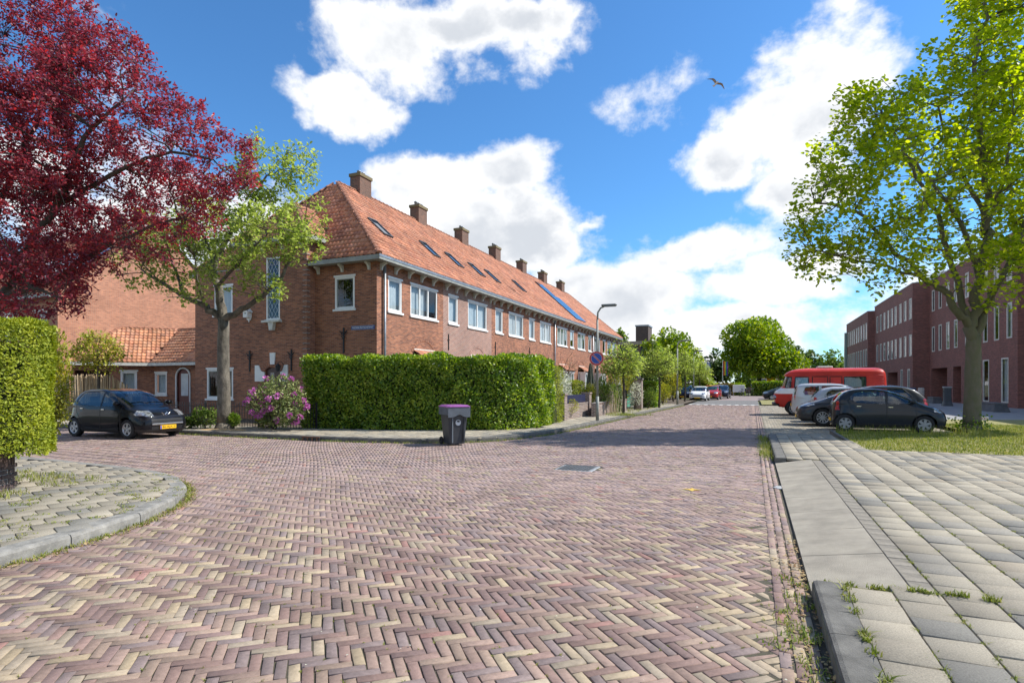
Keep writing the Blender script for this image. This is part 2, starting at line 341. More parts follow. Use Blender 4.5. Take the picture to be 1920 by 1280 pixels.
# ================================================================== ground, road, pavements
def sheet(name, poly, z, mat, kind='structure'):
    m = MB().add([(p[0], p[1], z) for p in poly], [tuple(range(len(poly)))])
    o = m.build(name, mat); o['kind'] = kind; return o
def smoothline(pts, it=2):
    for _ in range(it):
        q = [pts[0]]
        for a, b in zip(pts[:-1], pts[1:]):
            q.append((a[0]*.75+b[0]*.25, a[1]*.75+b[1]*.25)); q.append((a[0]*.25+b[0]*.75, a[1]*.25+b[1]*.75))
        q.append(pts[-1]); pts = q
    return pts
def offset(line, d):
    out = []
    for i, p in enumerate(line):
        a = line[max(i-1, 0)]; b = line[min(i+1, len(line)-1)]; t = Vector((b[0]-a[0], b[1]-a[1])).normalized()
        out.append((p[0] - t.y*d, p[1] + t.x*d))
    return out
KL = [(-60, 12.75), (-24, 12.75), (-12, 12.6), (-9.3, 12.85), (-7.6, 13.5), (-6.5, 14.7), (-5.95, 16.6), (-5.7, 20), (-5.3, 32), (-4.75, 44), (-4.75, 60), (-5.2, 68), (-7.5, 74), (-14, 78), (-40, 82)]
KL = KL[:2] + smoothline(KL[1:9], 2)[1:-1] + KL[8:]
KN = [(-6.0, -6), (-6.0, 2.3), (-6.25, 3.9), (-7.0, 5.3), (-8.3, 6.35), (-10.2, 6.8), (-14, 6.85), (-60, 6.85)]
KN = KN[:1] + smoothline(KN[1:7], 2) + KN[7:]
XK = .41
ground = sheet('ground', [(-900, -300), (900, -300), (900, 1500), (-900, 1500)], -.09, pm('earth', (.13, .14, .06), .95, .3, .3))
# ---- road
road_poly = KN[::-1] + [(XK, -6), (XK, 46.2)] + [(-4.75, 46.2)] + [p for p in KL[::-1] if p[1] < 46][0:]
joint = sheet('road', [(-60, -6), (XK, -6), (XK, 46.4), (-60, 46.4)], -.008, M['joint'])
joint['label'] = 'clinker brick road laid in herringbone'
M['paver'] = tintmat('clinker', .78, 26, .2, .35)
W_, L_ = .070, .210
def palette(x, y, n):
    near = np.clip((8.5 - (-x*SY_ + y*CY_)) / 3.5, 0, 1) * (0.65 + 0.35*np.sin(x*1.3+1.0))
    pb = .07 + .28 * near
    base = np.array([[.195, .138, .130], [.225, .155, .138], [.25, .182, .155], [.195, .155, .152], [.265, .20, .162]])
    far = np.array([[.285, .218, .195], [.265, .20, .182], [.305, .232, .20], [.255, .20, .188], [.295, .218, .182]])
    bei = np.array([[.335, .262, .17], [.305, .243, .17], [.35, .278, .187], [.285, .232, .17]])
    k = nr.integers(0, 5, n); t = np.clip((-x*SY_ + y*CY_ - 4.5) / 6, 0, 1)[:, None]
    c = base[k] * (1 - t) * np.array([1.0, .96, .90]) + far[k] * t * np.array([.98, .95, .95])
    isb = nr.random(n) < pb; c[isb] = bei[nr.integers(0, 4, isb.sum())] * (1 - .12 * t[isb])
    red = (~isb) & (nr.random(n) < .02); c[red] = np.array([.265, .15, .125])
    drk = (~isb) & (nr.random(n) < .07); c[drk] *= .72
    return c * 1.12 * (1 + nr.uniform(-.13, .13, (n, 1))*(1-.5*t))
def herring():
    th = R(42); ca, sa = math.cos(th), math.sin(th)
    I, J = np.meshgrid(np.arange(-700, 760), np.arange(-420, 760), indexing='ij'); I = I.ravel(); J = J.ravel()
    d = (I + J) % 6
    H = d == 0; V = d == 3
    cx = np.concatenate([(I[H] + 1.5), (I[V] + .5)]) * W_; cy = np.concatenate([(J[H] + .5), (J[V] + 1.5)]) * W_
    ang = np.concatenate([np.zeros(H.sum()), np.full(V.sum(), math.pi/2)])
    x = cx*ca - cy*sa; y = cx*sa + cy*ca
    # settled, slightly wandering courses
    x = x + .022*np.sin(y*.9+.4) + .012*np.sin(y*2.3+x*.7); y = y + .022*np.sin(x*.8+1.1) + .012*np.sin(x*2.1-y*.5)
    P = np.stack([x, y], 1); Z = -x*SY_ + y*CY_; cxm = x*CY_ + y*SY_
    ok = (Z > 1.2) & (np.abs(cxm) < Z*.93 + 2.0) & (x < XK - .155) & inpoly(P, road_poly)
    # not under the left gutter, not on the manhole
    ok &= ~((np.abs(x - MH[0]) < .42) & (np.abs(y - MH[1]) < .42))
    return x[ok], y[ok], (ang + th)[ok]
MH = G(1083, 877)
bx, by, ba = herring()
# gutter courses along the right kerb: two rows of stretchers
gy = np.arange(-1, 46, .212)
for k, gx in enumerate((XK - .235, XK - .155, XK - .075)):
    bx = np.concatenate([bx, np.full(len(gy), gx)]); by = np.concatenate([by, gy + .1*(k % 2)]); ba = np.concatenate([ba, np.full(len(gy), math.pi/2)])
nb = len(bx); bd = -bx*SY_ + by*CY_
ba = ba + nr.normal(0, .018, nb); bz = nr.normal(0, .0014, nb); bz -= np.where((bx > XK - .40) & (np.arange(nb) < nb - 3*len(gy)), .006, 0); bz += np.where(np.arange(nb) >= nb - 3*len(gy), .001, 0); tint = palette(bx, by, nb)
order = np.argsort(bd)
infr = np.abs(bx*CY_ + by*SY_) < bd*.90
vis = order[(bd[order] > 2.95) & infr[order]]
solo = vis[:290]; mask = np.ones(nb, bool); mask[solo] = False
def brick_arrays(idx, detailed):
    n = len(idx); gp_ = .0075 if detailed else .0035; hl, hw = (L_ - gp_)/2, (W_ - gp_)/2
    lx = np.array([-1, 1, 1, -1])*1.0; ly = np.array([-1, -1, 1, 1])*1.0
    jit = nr.normal(0, .0016, (n, 4, 2))
    out = np.stack([lx*hl, ly*hw], 1)[None] + jit
    ca, sa = np.cos(ba[idx]), np.sin(ba[idx])
    def place(p, z):
        X = p[..., 0]*ca[:, None] - p[..., 1]*sa[:, None] + bx[idx][:, None]; Y = p[..., 0]*sa[:, None] + p[..., 1]*ca[:, None] + by[idx][:, None]
        return np.stack([X, Y, z], -1)
    tiltz = (nr.normal(0, .0013, (n, 1))*lx + nr.normal(0, .0008, (n, 1))*ly) + bz[idx][:, None]
    if detailed:
        inn = out - np.stack([lx, ly], 1)[None]*.003
        V = np.concatenate([place(inn, tiltz), place(out, tiltz - .003), place(out, np.full((n, 4), -.04))], 1)
        q = [(0,1,2,3)] + [(4+i, 4+(i+1)%4, (i+1)%4, i) for i in range(4)] + [(8+i, 8+(i+1)%4, 4+(i+1)%4, 4+i) for i in range(4)]
    else:
        V = np.concatenate([place(out, tiltz), place(out, np.full((n, 4), -.03))], 1)
        q = [(0,1,2,3)] + [(4+i, 4+(i+1)%4, (i+1)%4, i) for i in range(4)]
    k = V.shape[1]; Q = (np.array(q)[None] + (np.arange(n)*k)[:, None, None]).reshape(-1, 4)
    return V.reshape(-1, 3), Q, np.repeat(tint[idx], len(q), 0)
allidx = np.where(mask)[0]
V1, Q1, T1 = brick_arrays(allidx[bd[allidx] < 11], True); V2, Q2, T2 = brick_arrays(allidx[bd[allidx] >= 11], False)
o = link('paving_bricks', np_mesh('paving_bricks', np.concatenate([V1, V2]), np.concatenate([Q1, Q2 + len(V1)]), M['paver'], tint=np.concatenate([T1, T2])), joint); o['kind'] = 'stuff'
# the nearest bricks one by one; mesh data shared between bricks of one firing colour
protos = []
keyc = tint[solo]
for k in range(40):
    sx = solo[k*7]; sb, sx0, sy0, sz0 = ba[sx], bx[sx], by[sx], bz[sx]
    ba[sx], bx[sx], by[sx], bz[sx] = 0, 0, 0, 0
    v, q, t = brick_arrays(np.array([sx]), True); ba[sx], bx[sx], by[sx], bz[sx] = sb, sx0, sy0, sz0
    protos.append((np_mesh('brick', v, q, M['paver'], tint=t), tint[sx]))
PC = np.array([p[1] for p in protos])
for i in solo:
    d_ = ((PC - tint[i])**2).sum(1); k = int(np.argsort(d_)[nr.integers(0, 2)])
    link('brick', protos[k][0], joint, (bx[i], by[i], bz[i]), (0, 0, ba[i]))

# ---- slabs
M['slab'] = tintmat('paving_slab', .9, 110, .34, .5)
SLABC = np.array([[.315, .28, .222], [.295, .263, .21], [.335, .30, .24], [.27, .25, .215], [.21, .20, .178], [.325, .28, .218]])
def slabs(poly, ang, z, parent, size=.3, nsolo=300, stagger=True, hole=None, name='paving_slab', dark=.16, tone=1.0, minz=0.5, h=.04):
    xs = [p[0] for p in poly]; ys = [p[1] for p in poly]; ext = max(max(xs)-min(xs), max(ys)-min(ys)); c0 = ((max(xs)+min(xs))/2, (max(ys)+min(ys))/2)
    n = int(ext/size) + 3; ca, sa = math.cos(ang), math.sin(ang); pts = []
    for i in range(-n, n+1):
        for j in range(-n, n+1):
            u = (i + .5)*size; v = (j + (.5 if (stagger and i % 2) else 0))*size
            pts.append((c0[0] + u*ca - v*sa, c0[1] + u*sa + v*ca))
    P = np.array(pts); ok = inpoly(P, poly)
    Z = -P[:, 0]*SY_ + P[:, 1]*CY_; cx = P[:, 0]*CY_ + P[:, 1]*SY_
    ok &= (Z > minz) & (np.abs(cx) < .92*Z + 2.5)
    if hole is not None: ok &= ~hole(P)
    P = P[ok]; n = len(P); Z = Z[ok]; cx = cx[ok]
    pr = np.array([.24, .2, .2, .2 - dark/2, dark, .16 - dark/2]); pr = np.clip(pr, 0.01, 1); pr /= pr.sum()
    tn = SLABC[nr.choice(6, n, p=pr)] * np.array([.97, .965, .935]) * nr.uniform(.92, 1.08, (n, 1)) * tone
    hs = size/2 - .0055; zz = nr.normal(0, .002, n); aa = nr.normal(0, .006, n) + ang
    def arr(idx, local=False):
        m = len(idx); lx = np.array([-1, 1, 1, -1.]); ly = np.array([-1, -1, 1, 1.]); 
        a = np.zeros(m) if local else aa[idx]; c, s = np.cos(a), np.sin(a)
        def pl(k, zv):
            X = k*(lx[None]*c[:, None] - ly[None]*s[:, None]); Y = k*(lx[None]*s[:, None] + ly[None]*c[:, None])
            if not local: X = X + P[idx, 0][:, None]; Y = Y + P[idx, 1][:, None]
            return np.stack([X, Y, zv], -1)
        tz = nr.normal(0, .0012, (m, 1))*lx + nr.normal(0, .0012, (m, 1))*ly + (0 if local else (z + zz[idx])[:, None])
        V = np.concatenate([pl(hs - .004, tz), pl(hs, tz - .004), pl(hs, tz - h)], 1)
        q = [(0,1,2,3)] + [(4+i, 4+(i+1)%4, (i+1)%4, i) for i in range(4)] + [(8+i, 8+(i+1)%4, 4+(i+1)%4, 4+i) for i in range(4)]
        Q = (np.array(q)[None] + (np.arange(m)*12)[:, None, None]).reshape(-1, 4)
        return V.reshape(-1, 3), Q, np.repeat(tn[idx], 9, 0)
    vis = np.where((np.abs(cx) < .9*Z + .2) & (Z > 2.4))[0]; so = vis[np.argsort(Z[vis])][:nsolo]
    rest = np.setdiff1d(np.arange(n), so)
    if len(rest):
        v, q, t = arr(rest); o = link(name + 's', np_mesh(name + 's', v, q, M['slab'], tint=t), parent); o['kind'] = 'stuff'
    pro = []
    for k in range(min(24, len(so))):
        i = so[k*max(1, len(so)//24) % len(so)]; v, q, t = arr(np.array([i]), True); pro.append((np_mesh(name, v, q, M['slab'], tint=t), tn[i]))
    for i in so:
        k = int(np.argsort([((p[1] - tn[i])**2).sum() for p in pro])[0])
        link(name, pro[k][0], parent, (P[i, 0], P[i, 1], z + zz[i]), (0, 0, aa[i]))
def kerbstones(line, parent, width=.2, top=.125, length=1.0, mat='kerb', side=1, gap=.006, nmax=200):
    pts = [Vector((p[0], p[1])) for p in line]; cum = [0]
    for a, b in zip(pts[:-1], pts[1:]): cum.append(cum[-1] + (b-a).length)
    def P(s):
        s = max(0, min(cum[-1], s))
        for i in range(len(pts)-1):
            if s <= cum[i+1] + 1e-9: return pts[i].lerp(pts[i+1], (s-cum[i]) / max(1e-9, cum[i+1]-cum[i]))
        return pts[-1]
    s = 0; k = 0
    while s < cum[-1] - .2 and k < nmax:
        a, b = P(s), P(min(s+length, cum[-1])); t = (b-a); L = t.length - gap; t.normalize(); nrm = Vector((-t.y, t.x))*side
        zt = top + rnd.uniform(-.004, .004); m = MB(); prof = [(0, -.1), (0, zt-.035), (.012, zt-.008), (.035, zt), (width, zt), (width, -.1)]
        vs = []
        for u in (0, L):
            for d, z in prof: q = t*u + nrm*d; vs.append((q.x, q.y, z))
        n = len(prof); m.add(vs, [tuple(range(n)) if side < 0 else tuple(range(n-1, -1, -1)), tuple(range(n, 2*n)) if side > 0 else tuple(range(2*n-1, n-1, -1))] + [(i, (i+1) % n, n+(i+1) % n, n+i) for i in range(n)])
        me = m.mesh('kerb_stone', M[mat]); link('kerb_stone', me, parent, (a.x, a.y, 0)); s += length; k += 1
GX = lambda Y: 2.32                        # left edge of the lawn
right_poly = [(XK, -2), (9.5, -2), (9.5, 15.0), (2.38, 14.98), (2.15, 18.8), (XK, 18.8), (XK, 12.62), (XK+.6, 12.62), (XK+.6, 4.88), (XK, 4.88)]
pav_r = sheet('pavement', right_poly, .095, pm('slab_bed', (.20, .165, .075), .95, .35, 14, col2=(.13, .125, .04), bump=.5, bscale=60)); pav_r['label'] = 'grey slab pavement beside the lawn'
ramp = lambda P: ((P[:, 0] < 1.22) & (P[:, 1] > 4.9) & (P[:, 1] < 12.62)) | (P[:, 0] < XK + .2)
slabs([(XK+.2, -2), (9.62, -2), (9.62, 14.9), (2.42, 14.9), (2.16, 18.78), (XK+.2, 18.78)], 0, .12, pav_r, hole=ramp, dark=.15)
kerbstones([(XK, -2.13), (XK, 4.87)], pav_r, side=-1, width=.205, gap=.012)
kerbstones([(XK, 12.6), (XK, 18.8)], pav_r, side=-1, width=.2)
# sloping drive-over slabs and the row of bricks behind them
for k in range(8):
    y0 = 4.9 + k*.963; y1 = y0 + .957; m = MB()
    vs = [(XK, y0, .02), (XK+.64, y0, .122), (XK+.64, y1, .122), (XK, y1, .02)]
    m.add([(x, y, z + rnd.uniform(-.003, .003)) for x, y, z in vs] + [(x, y, -.1) for x, y, _ in vs], [(0,1,2,3), (4,5,1,0), (5,6,2,1), (6,7,3,2), (7,4,0,3)])
    m.build('ramp_slab', M['ramp'] if 'ramp' in M else M.setdefault('ramp', pm('ramp_concrete', (.32, .285, .225), .9, .2, 2.2, bump=.4, bscale=110)), pav_r)
me_b = None
for k in range(36):
    m = MB().rbox(-.074, .074, -.1025, .1025, -.05, 0, .005)
    if me_b is None: me_b = m.mesh('edge_brick', pm('edge_brick', (.225, .20, .16), .9, .25, 5, bump=.3))
    link('edge_brick', me_b, pav_r, (XK + .64 + .082, 5.0 + k*.2115, .121 + rnd.uniform(-.003, .003)), (0, 0, rnd.uniform(-.02, .02)))
# left corner pavement
lp = [(p[0], p[1]) for p in KN[:-2]] + [(-14, 4.9), (-10.4, 4.9), (-9.5, 4.3), (-9.45, 2), (-9.45, -6)]
pav_l = sheet('pavement', offset(KN[:-2], .1) + lp[len(KN)-2:], .09, M['soil']); pav_l['label'] = 'mossy slab pavement on the street corner'
slabs(offset(KN[:-2], .17) + [(-14, 5.0), (-10.4, 5.0), (-9.6, 4.6), (-9.5, -6)], R(-20), .118, pav_l, nsolo=150, dark=.24, tone=1.0)
kerbstones(KN[:-1], pav_l, side=1, mat='kerb_pale', top=.122, length=.95, gap=.012)
# pavement along the houses
pf = offset(KL[:-3], 0)
inner = [(-4.75-2.6, 60), (-4.75-2.6, 44), (-8.2, 32), (-8.3, 24), (-8.3, 20.5), (-6.9, 20.3), (-6.75, 18), (-7.5, 16.9), (-10, 15.75), (-13.4, 15.05), (-20, 14.6), (-24, 14.8), (-30, 15.2), (-60, 15.2)]
pav_h = sheet('pavement', offset([p for p in KL if p[1] < 61], .1) + inner, .09, M['soil']); pav_h['label'] = 'pale slab pavement in front of the brick terrace'
slabs(offset([p for p in KL if p[1] < 50], .17) + [p for p in inner if p[1] < 46], 0, .12, pav_h, nsolo=0, dark=.05, tone=1.12)
kerbstones([p for p in KL if p[0] > -32 and p[1] < 50], pav_h, side=1, length=1.0, top=.128)
garden = sheet('garden_soil', [(-30, 14.7), (-20, 14.4), (-13.4, 14.85), (-6.6, 17), (-6.6, 20.2), (-8.2, 20.5), (-8.2, 32), (-7.4, 44), (-7.4, 64), (-24, 64), (-60, 40), (-60, 14.9)], .075, M['soil'])
# parking bay pavers
park = sheet('parking_bay', [(XK, 18.82), (6.2, 18.82), (6.2, 47), (XK, 47)], -.006, M['joint'])
slabs([(XK, 18.85), (6.1, 18.85), (6.1, 46.5), (XK, 46.5)], R(90), .0, park, size=.21, nsolo=0, dark=.02, tone=1.0, name='bay_paver', h=.02)
# far road, table with white blocks, far street
table = sheet('speed_table', [(-4.75, 46.4), (XK, 46.4), (XK, 60), (-4.75, 60)], .006, M['asphalt'])
far_road = sheet('road', [(-4.75, 60), (XK, 60), (XK+2, 74), (9, 79), (40, 82), (40, 87), (-40, 87), (-40, 82), (-14, 78), (-7.5, 74), (-5.2, 68)], .004, pm('far_clinker', (.25, .20, .19), .85, .15, 3)); far_road['label'] = 'brick street bending away at the far end'
for k in range(9):
    x = -4.5 + k*.56
    m = MB().add([(x-.16, 46.1, .014), (x+.16, 46.1, .014), (x+.10, 46.85, .014), (x-.10, 46.85, .014)], [(0,1,2,3)]); m.build('white_block', M['paintline'], table)
MB().box(-4.7, XK, 46.85, 47.15, .003, .016).build('white_line', M['paintline'], table)
# verge and lawn bases
lawn = sheet('lawn', [(2.36, 15.02), (60, 15.02), (60, 41.5), (15.2, 41.5), (14.6, 36), (12.5, 31), (6.25, 29), (6.25, 21.3), (2.36, 20.4)], .105, M['grassbase'])
lawn2 = sheet('lawn', [(XK+.2, 47.1), (9, 47.1), (9, 60), (XK+.2, 60)], .06, M['grassbase'])
yard = sheet('forecourt', [(6.25, 29.1), (12.4, 31.1), (14.5, 36.1), (15.1, 41.6), (60, 41.6), (60, 110), (9.1, 110), (9.1, 47), (6.25, 47)], .07, pm('forecourt', (.27, .27, .265), .85, .15, 2))
MB().box(2.28, 2.36, 15, 21, .0, .118).box(2.36, 30, 14.94, 15.02, .0, .118).build('edging_strip', M['kerb'], lawn)
# manhole cover, water stain, yellow mark
mh = empty('manhole_cover', (MH.x, MH.y, 0), 0, 'square grey iron manhole cover set into the brick road', 'manhole cover')
m = MB(); m.rbox(-.36, .36, -.36, .36, -.05, .002, .01); m.build('frame', M['steel'], mh, False)
m = MB(); m.rbox(-.31, .31, -.31, .31, -.03, .010, .006)
for i in range(9):
    for j in range(9): m.box(-.29+i*.066, -.25+i*.066, -.29+j*.066, -.25+j*.066, .0085, .014)
m.build('lid', pm('cast_iron', (.125, .13, .13), .6, .25, 8, metal=.3), mh, False)
p = G(1296, 918); m = MB().rbox(-.035, .035, -.1, .1, 0, .006, .003)
pa = empty('paint_mark', (p.x, p.y, .005), 0, 'small yellow paint mark on the road bricks near the drive-over kerb', 'road mark')
m = MB(); m.prism([(-.13, 0), (-.02, .05), (.0, .13), (.04, .05), (.15, .02), (.05, -.03), (.02, -.12), (-.04, -.04)], .004); m.build('paint', pm('yellow_road_paint', (.62, .40, .06), .7, .2, 10), pa, False)
p = G(1462, 914); m = MB(); m.lathe([(.0, .004), (.10, .004), (.115, .001)], 18)
m.v = [(v[0]*(.75+.3*math.sin(k*2.1)), v[1]*1.3, v[2]) for k, v in enumerate(m.v)]
pu = m.build('puddle', pm('wet', (.22, .24, .27), .05, .2, 8)); pu.location = (p.x, p.y, .006); tag(pu, 'small wet patch in the gutter beside the drive-over slabs', 'puddle')
# storm drain mouth in the kerb opposite
p = G(560, 829); dr = empty('kerb_drain', (p.x, 12.60, 0), 0, 'rusty kerb inlet drain in the kerb below the hedge', 'drain')
m = MB().box(-.3, .3, -.02, .05, .005, .10); m.build('mouth', M['iron'], dr, False)
rust = pm('rust', (.19, .085, .045), .8, .3, 12)
for k in range(4): MB().box(-.29+k*.17, -.25+k*.17, -.035, -.005, .005, .11).build('bar', rust, dr, False)
MB().box(-.32, .32, -.035, .0, .10, .118).build('lintel', rust, dr, False)
# ================================================================== foliage tools
def leaf_mesh(name, C, D, U, S, mat, asp=.55, fold=.25, droop=0.):
    n = len(C); D = D / np.linalg.norm(D, axis=1, keepdims=True); Sd = np.cross(D, U); ln = np.linalg.norm(Sd, axis=1, keepdims=True); Sd = np.where(ln < 1e-4, np.array([[1., 0, 0]]), Sd / np.maximum(ln, 1e-4)); Nn = np.cross(Sd, D)
    s = S[:, None]; hw = s*asp/2
    b = C; t = C + D*s - Nn*s*droop
    l1 = C + D*s*.33 + Sd*hw + Nn*hw*fold; l2 = C + D*s*.70 + Sd*hw*.82 + Nn*hw*fold; r1 = C + D*s*.33 - Sd*hw + Nn*hw*fold; r2 = C + D*s*.70 - Sd*hw*.82 + Nn*hw*fold
    V = np.stack([b, l1, l2, t, r2, r1], 1).reshape(-1, 3); k = np.arange(n)[:, None]*6
    Q = np.concatenate([k + np.array([[0, 3, 2, 1]]), k + np.array([[0, 5, 4, 3]])], 0)
    return np_mesh(name, V, Q, mat)
def rdir(n, up=0.):
    d = nr.normal(0, 1, (n, 3)); d /= np.linalg.norm(d, axis=1, keepdims=True); d[:, 2] += up; return d / np.linalg.norm(d, axis=1, keepdims=True)
def sample_ell(ell, n, shell=.45):
    """points in a union of ellipsoids (c, rx, ry, rz), denser near the surface"""
    vol = np.array([(e[1]*e[2]*e[3])**.8 for e in ell]); k = nr.choice(len(ell), n, p=vol/vol.sum())
    c = np.array([list(e[0]) for e in ell])[k]; r = np.array([e[1:4] for e in ell])[k]
    d = rdir(n); rad = nr.random((n, 1))**(1/3.0); rad = shell + (1-shell)*rad
    return c + d*r*rad
class Skel:
    def __init__(s): s.p = []; s.r = []; s.mb = MB(); s.mb.smooth = True; s.tips = []
    def limb(s, pts, r0, r1, sides=8, sub=4, wob=.04):
        pts = [Vector(p) for p in pts]; out = []
        for i in range(len(pts)-1):
            p0 = pts[max(i-1, 0)]; p1 = pts[i]; p2 = pts[i+1]; p3 = pts[min(i+2, len(pts)-1)]
            for k in range(sub):
                t = k/sub; out.append(.5*((2*p1) + (p2-p0)*t + (2*p0-5*p1+4*p2-p3)*t*t + (3*p1-p0-3*p2+p3)*t**3))
        out.append(pts[-1]); n = len(out)
        ln = (pts[-1]-pts[0]).length
        for i in range(1, n): out[i] = out[i] + Vector((rnd.gauss(0, 1), rnd.gauss(0, 1), rnd.gauss(0, 1)))*wob*ln*.12*(1 if i < n-1 else .3)
        rr = [r0 + (r1-r0)*(i/(n-1))**.8 for i in range(n)]
        s.mb.tube(out, rr, sides, cap=True)
        for p, r in zip(out[1:], rr[1:]): s.p.append(tuple(p)); s.r.append(r)
        return out
    def reach(s, targets, sides=5, rk=.018, rmin=.006, bend=.25, maxlen=None, segs=5, back=None):
        P = np.array(s.p); Rr = np.array(s.r)
        newp = []; newr = []
        for t in targets:
            d = np.linalg.norm(P - t, axis=1)
            cost = d + .5*np.maximum(0, P[:, 2] - t[2]) + np.where(Rr < rmin*1.1, .3, 0)
            i = int(np.argmin(cost)); a = Vector(P[i]); b = Vector(t); L = (b-a).length
            if L < .05 or (maxlen and L > maxlen): continue
            r0 = min(Rr[i]*.75, max(rk*L, rmin*1.4)); mid = a.lerp(b, .5) + Vector((rnd.gauss(0, 1), rnd.gauss(0, 1), abs(rnd.gauss(0, 1))*.8))*L*bend*.4
            pts = []
            for k in range(segs+1):
                u = k/segs; q = a*(1-u)**2 + mid*2*u*(1-u) + b*u*u
                if 0 < k < segs: q = q + Vector((rnd.gauss(0, 1), rnd.gauss(0, 1), rnd.gauss(0, 1)))*L*.025
                pts.append(q)
            rr = [r0 + (rmin-r0)*(k/segs) for k in range(segs+1)]
            s.mb.tube(pts, rr, sides, cap=False)
            for q, r in zip(pts[1:], rr[1:]): newp.append(tuple(q)); newr.append(r)
            s.tips.append((pts[-3], pts[-2], pts[-1]))
        s.p += newp; s.r += newr
def tips_leaves(tips, per, spread, size, up=.3, flat=.8):
    n = len(tips); A = np.array([list(t[0]) for t in tips]); B = np.array([list(t[2]) for t in tips])
    A = np.repeat(A, per, 0); B = np.repeat(B, per, 0); u = nr.random((n*per, 1))**.7
    C = A + (B-A)*u + nr.normal(0, spread, (n*per, 3)); D = rdir(n*per); D[:, 2] = D[:, 2]*.7 - .15
    ax = (B-A); ax /= np.maximum(np.linalg.norm(ax, axis=1, keepdims=True), 1e-4); D = D + ax*.5
    U = rdir(n*per)*(1-flat) + np.array([[0, 0, 1.]])*flat + np.array([[SUN_H.x, SUN_H.y, 0]])*.25
    S = size*nr.uniform(.6, 1.2, n*per); return C, D, U, S
def tree(name, base, label, ell, limbs, leaf, size, per=14, n1=60, n2=500, spread=.12, trunk_r=.2, trunk_top=2.2, bark='bark', asp=.6, group=None, flare=1.5, n3=0, rk=.018, shell=.45, trunkpts=None, rmin=.006, sides2=4, clip=None, up=.3, flat=.8):
    base = Vector(base); t = empty(name, base, 0, label, 'tree', group); s = Skel()
    tp = trunkpts or [base, base + Vector((0, 0, trunk_top*.5)), base + Vector((0, 0, trunk_top))]
    tp = [Vector(p) for p in tp]; hh = tp[-1].z - base.z
    s.limb([tp[0], tp[0].lerp(tp[1], .12)], trunk_r*flare, trunk_r*1.15, 14, 3, 0)
    s.limb([tp[0].lerp(tp[1], .12)] + tp[1:], trunk_r*1.15, trunk_r*.9, 14, 4, .02)
    for lb in limbs: s.limb(lb[0], lb[1], lb[2], 9, 5, .05)
    s.reach(sample_ell(ell, n1, .25), 6, rk, rmin*2, .3)
    s.tips = []
    s.reach(sample_ell(ell, n2, shell), sides2, rk*.7, rmin, .3, segs=4)
    if n3: s.reach(sample_ell(ell, n3, shell), 3, rk*.6, rmin*.8, .25, maxlen=1.2, segs=3)
    s.mb.build('trunk', M[bark], t)
    C, D, U, S = tips_leaves(s.tips, per, spread, size, up, flat)
    if clip is not None: k = clip(C); C, D, U, S = C[k], D[k], U[k], S[k]
    me = leaf_mesh('crown', C - np.array(base), D, U, S, leaf, asp); link('crown', me, t)
    return t
def ellp(px, py, rx, ry, Z, dz=0., rd=None):      # an ellipsoid of foliage seen at a place of the photo, at camera depth Z+dz
    c = at(px, py, Z + dz); k = (Z + dz)/F
    return (tuple(c), rx*k, (rd if rd else (rx+ry)/2*k), ry*k)
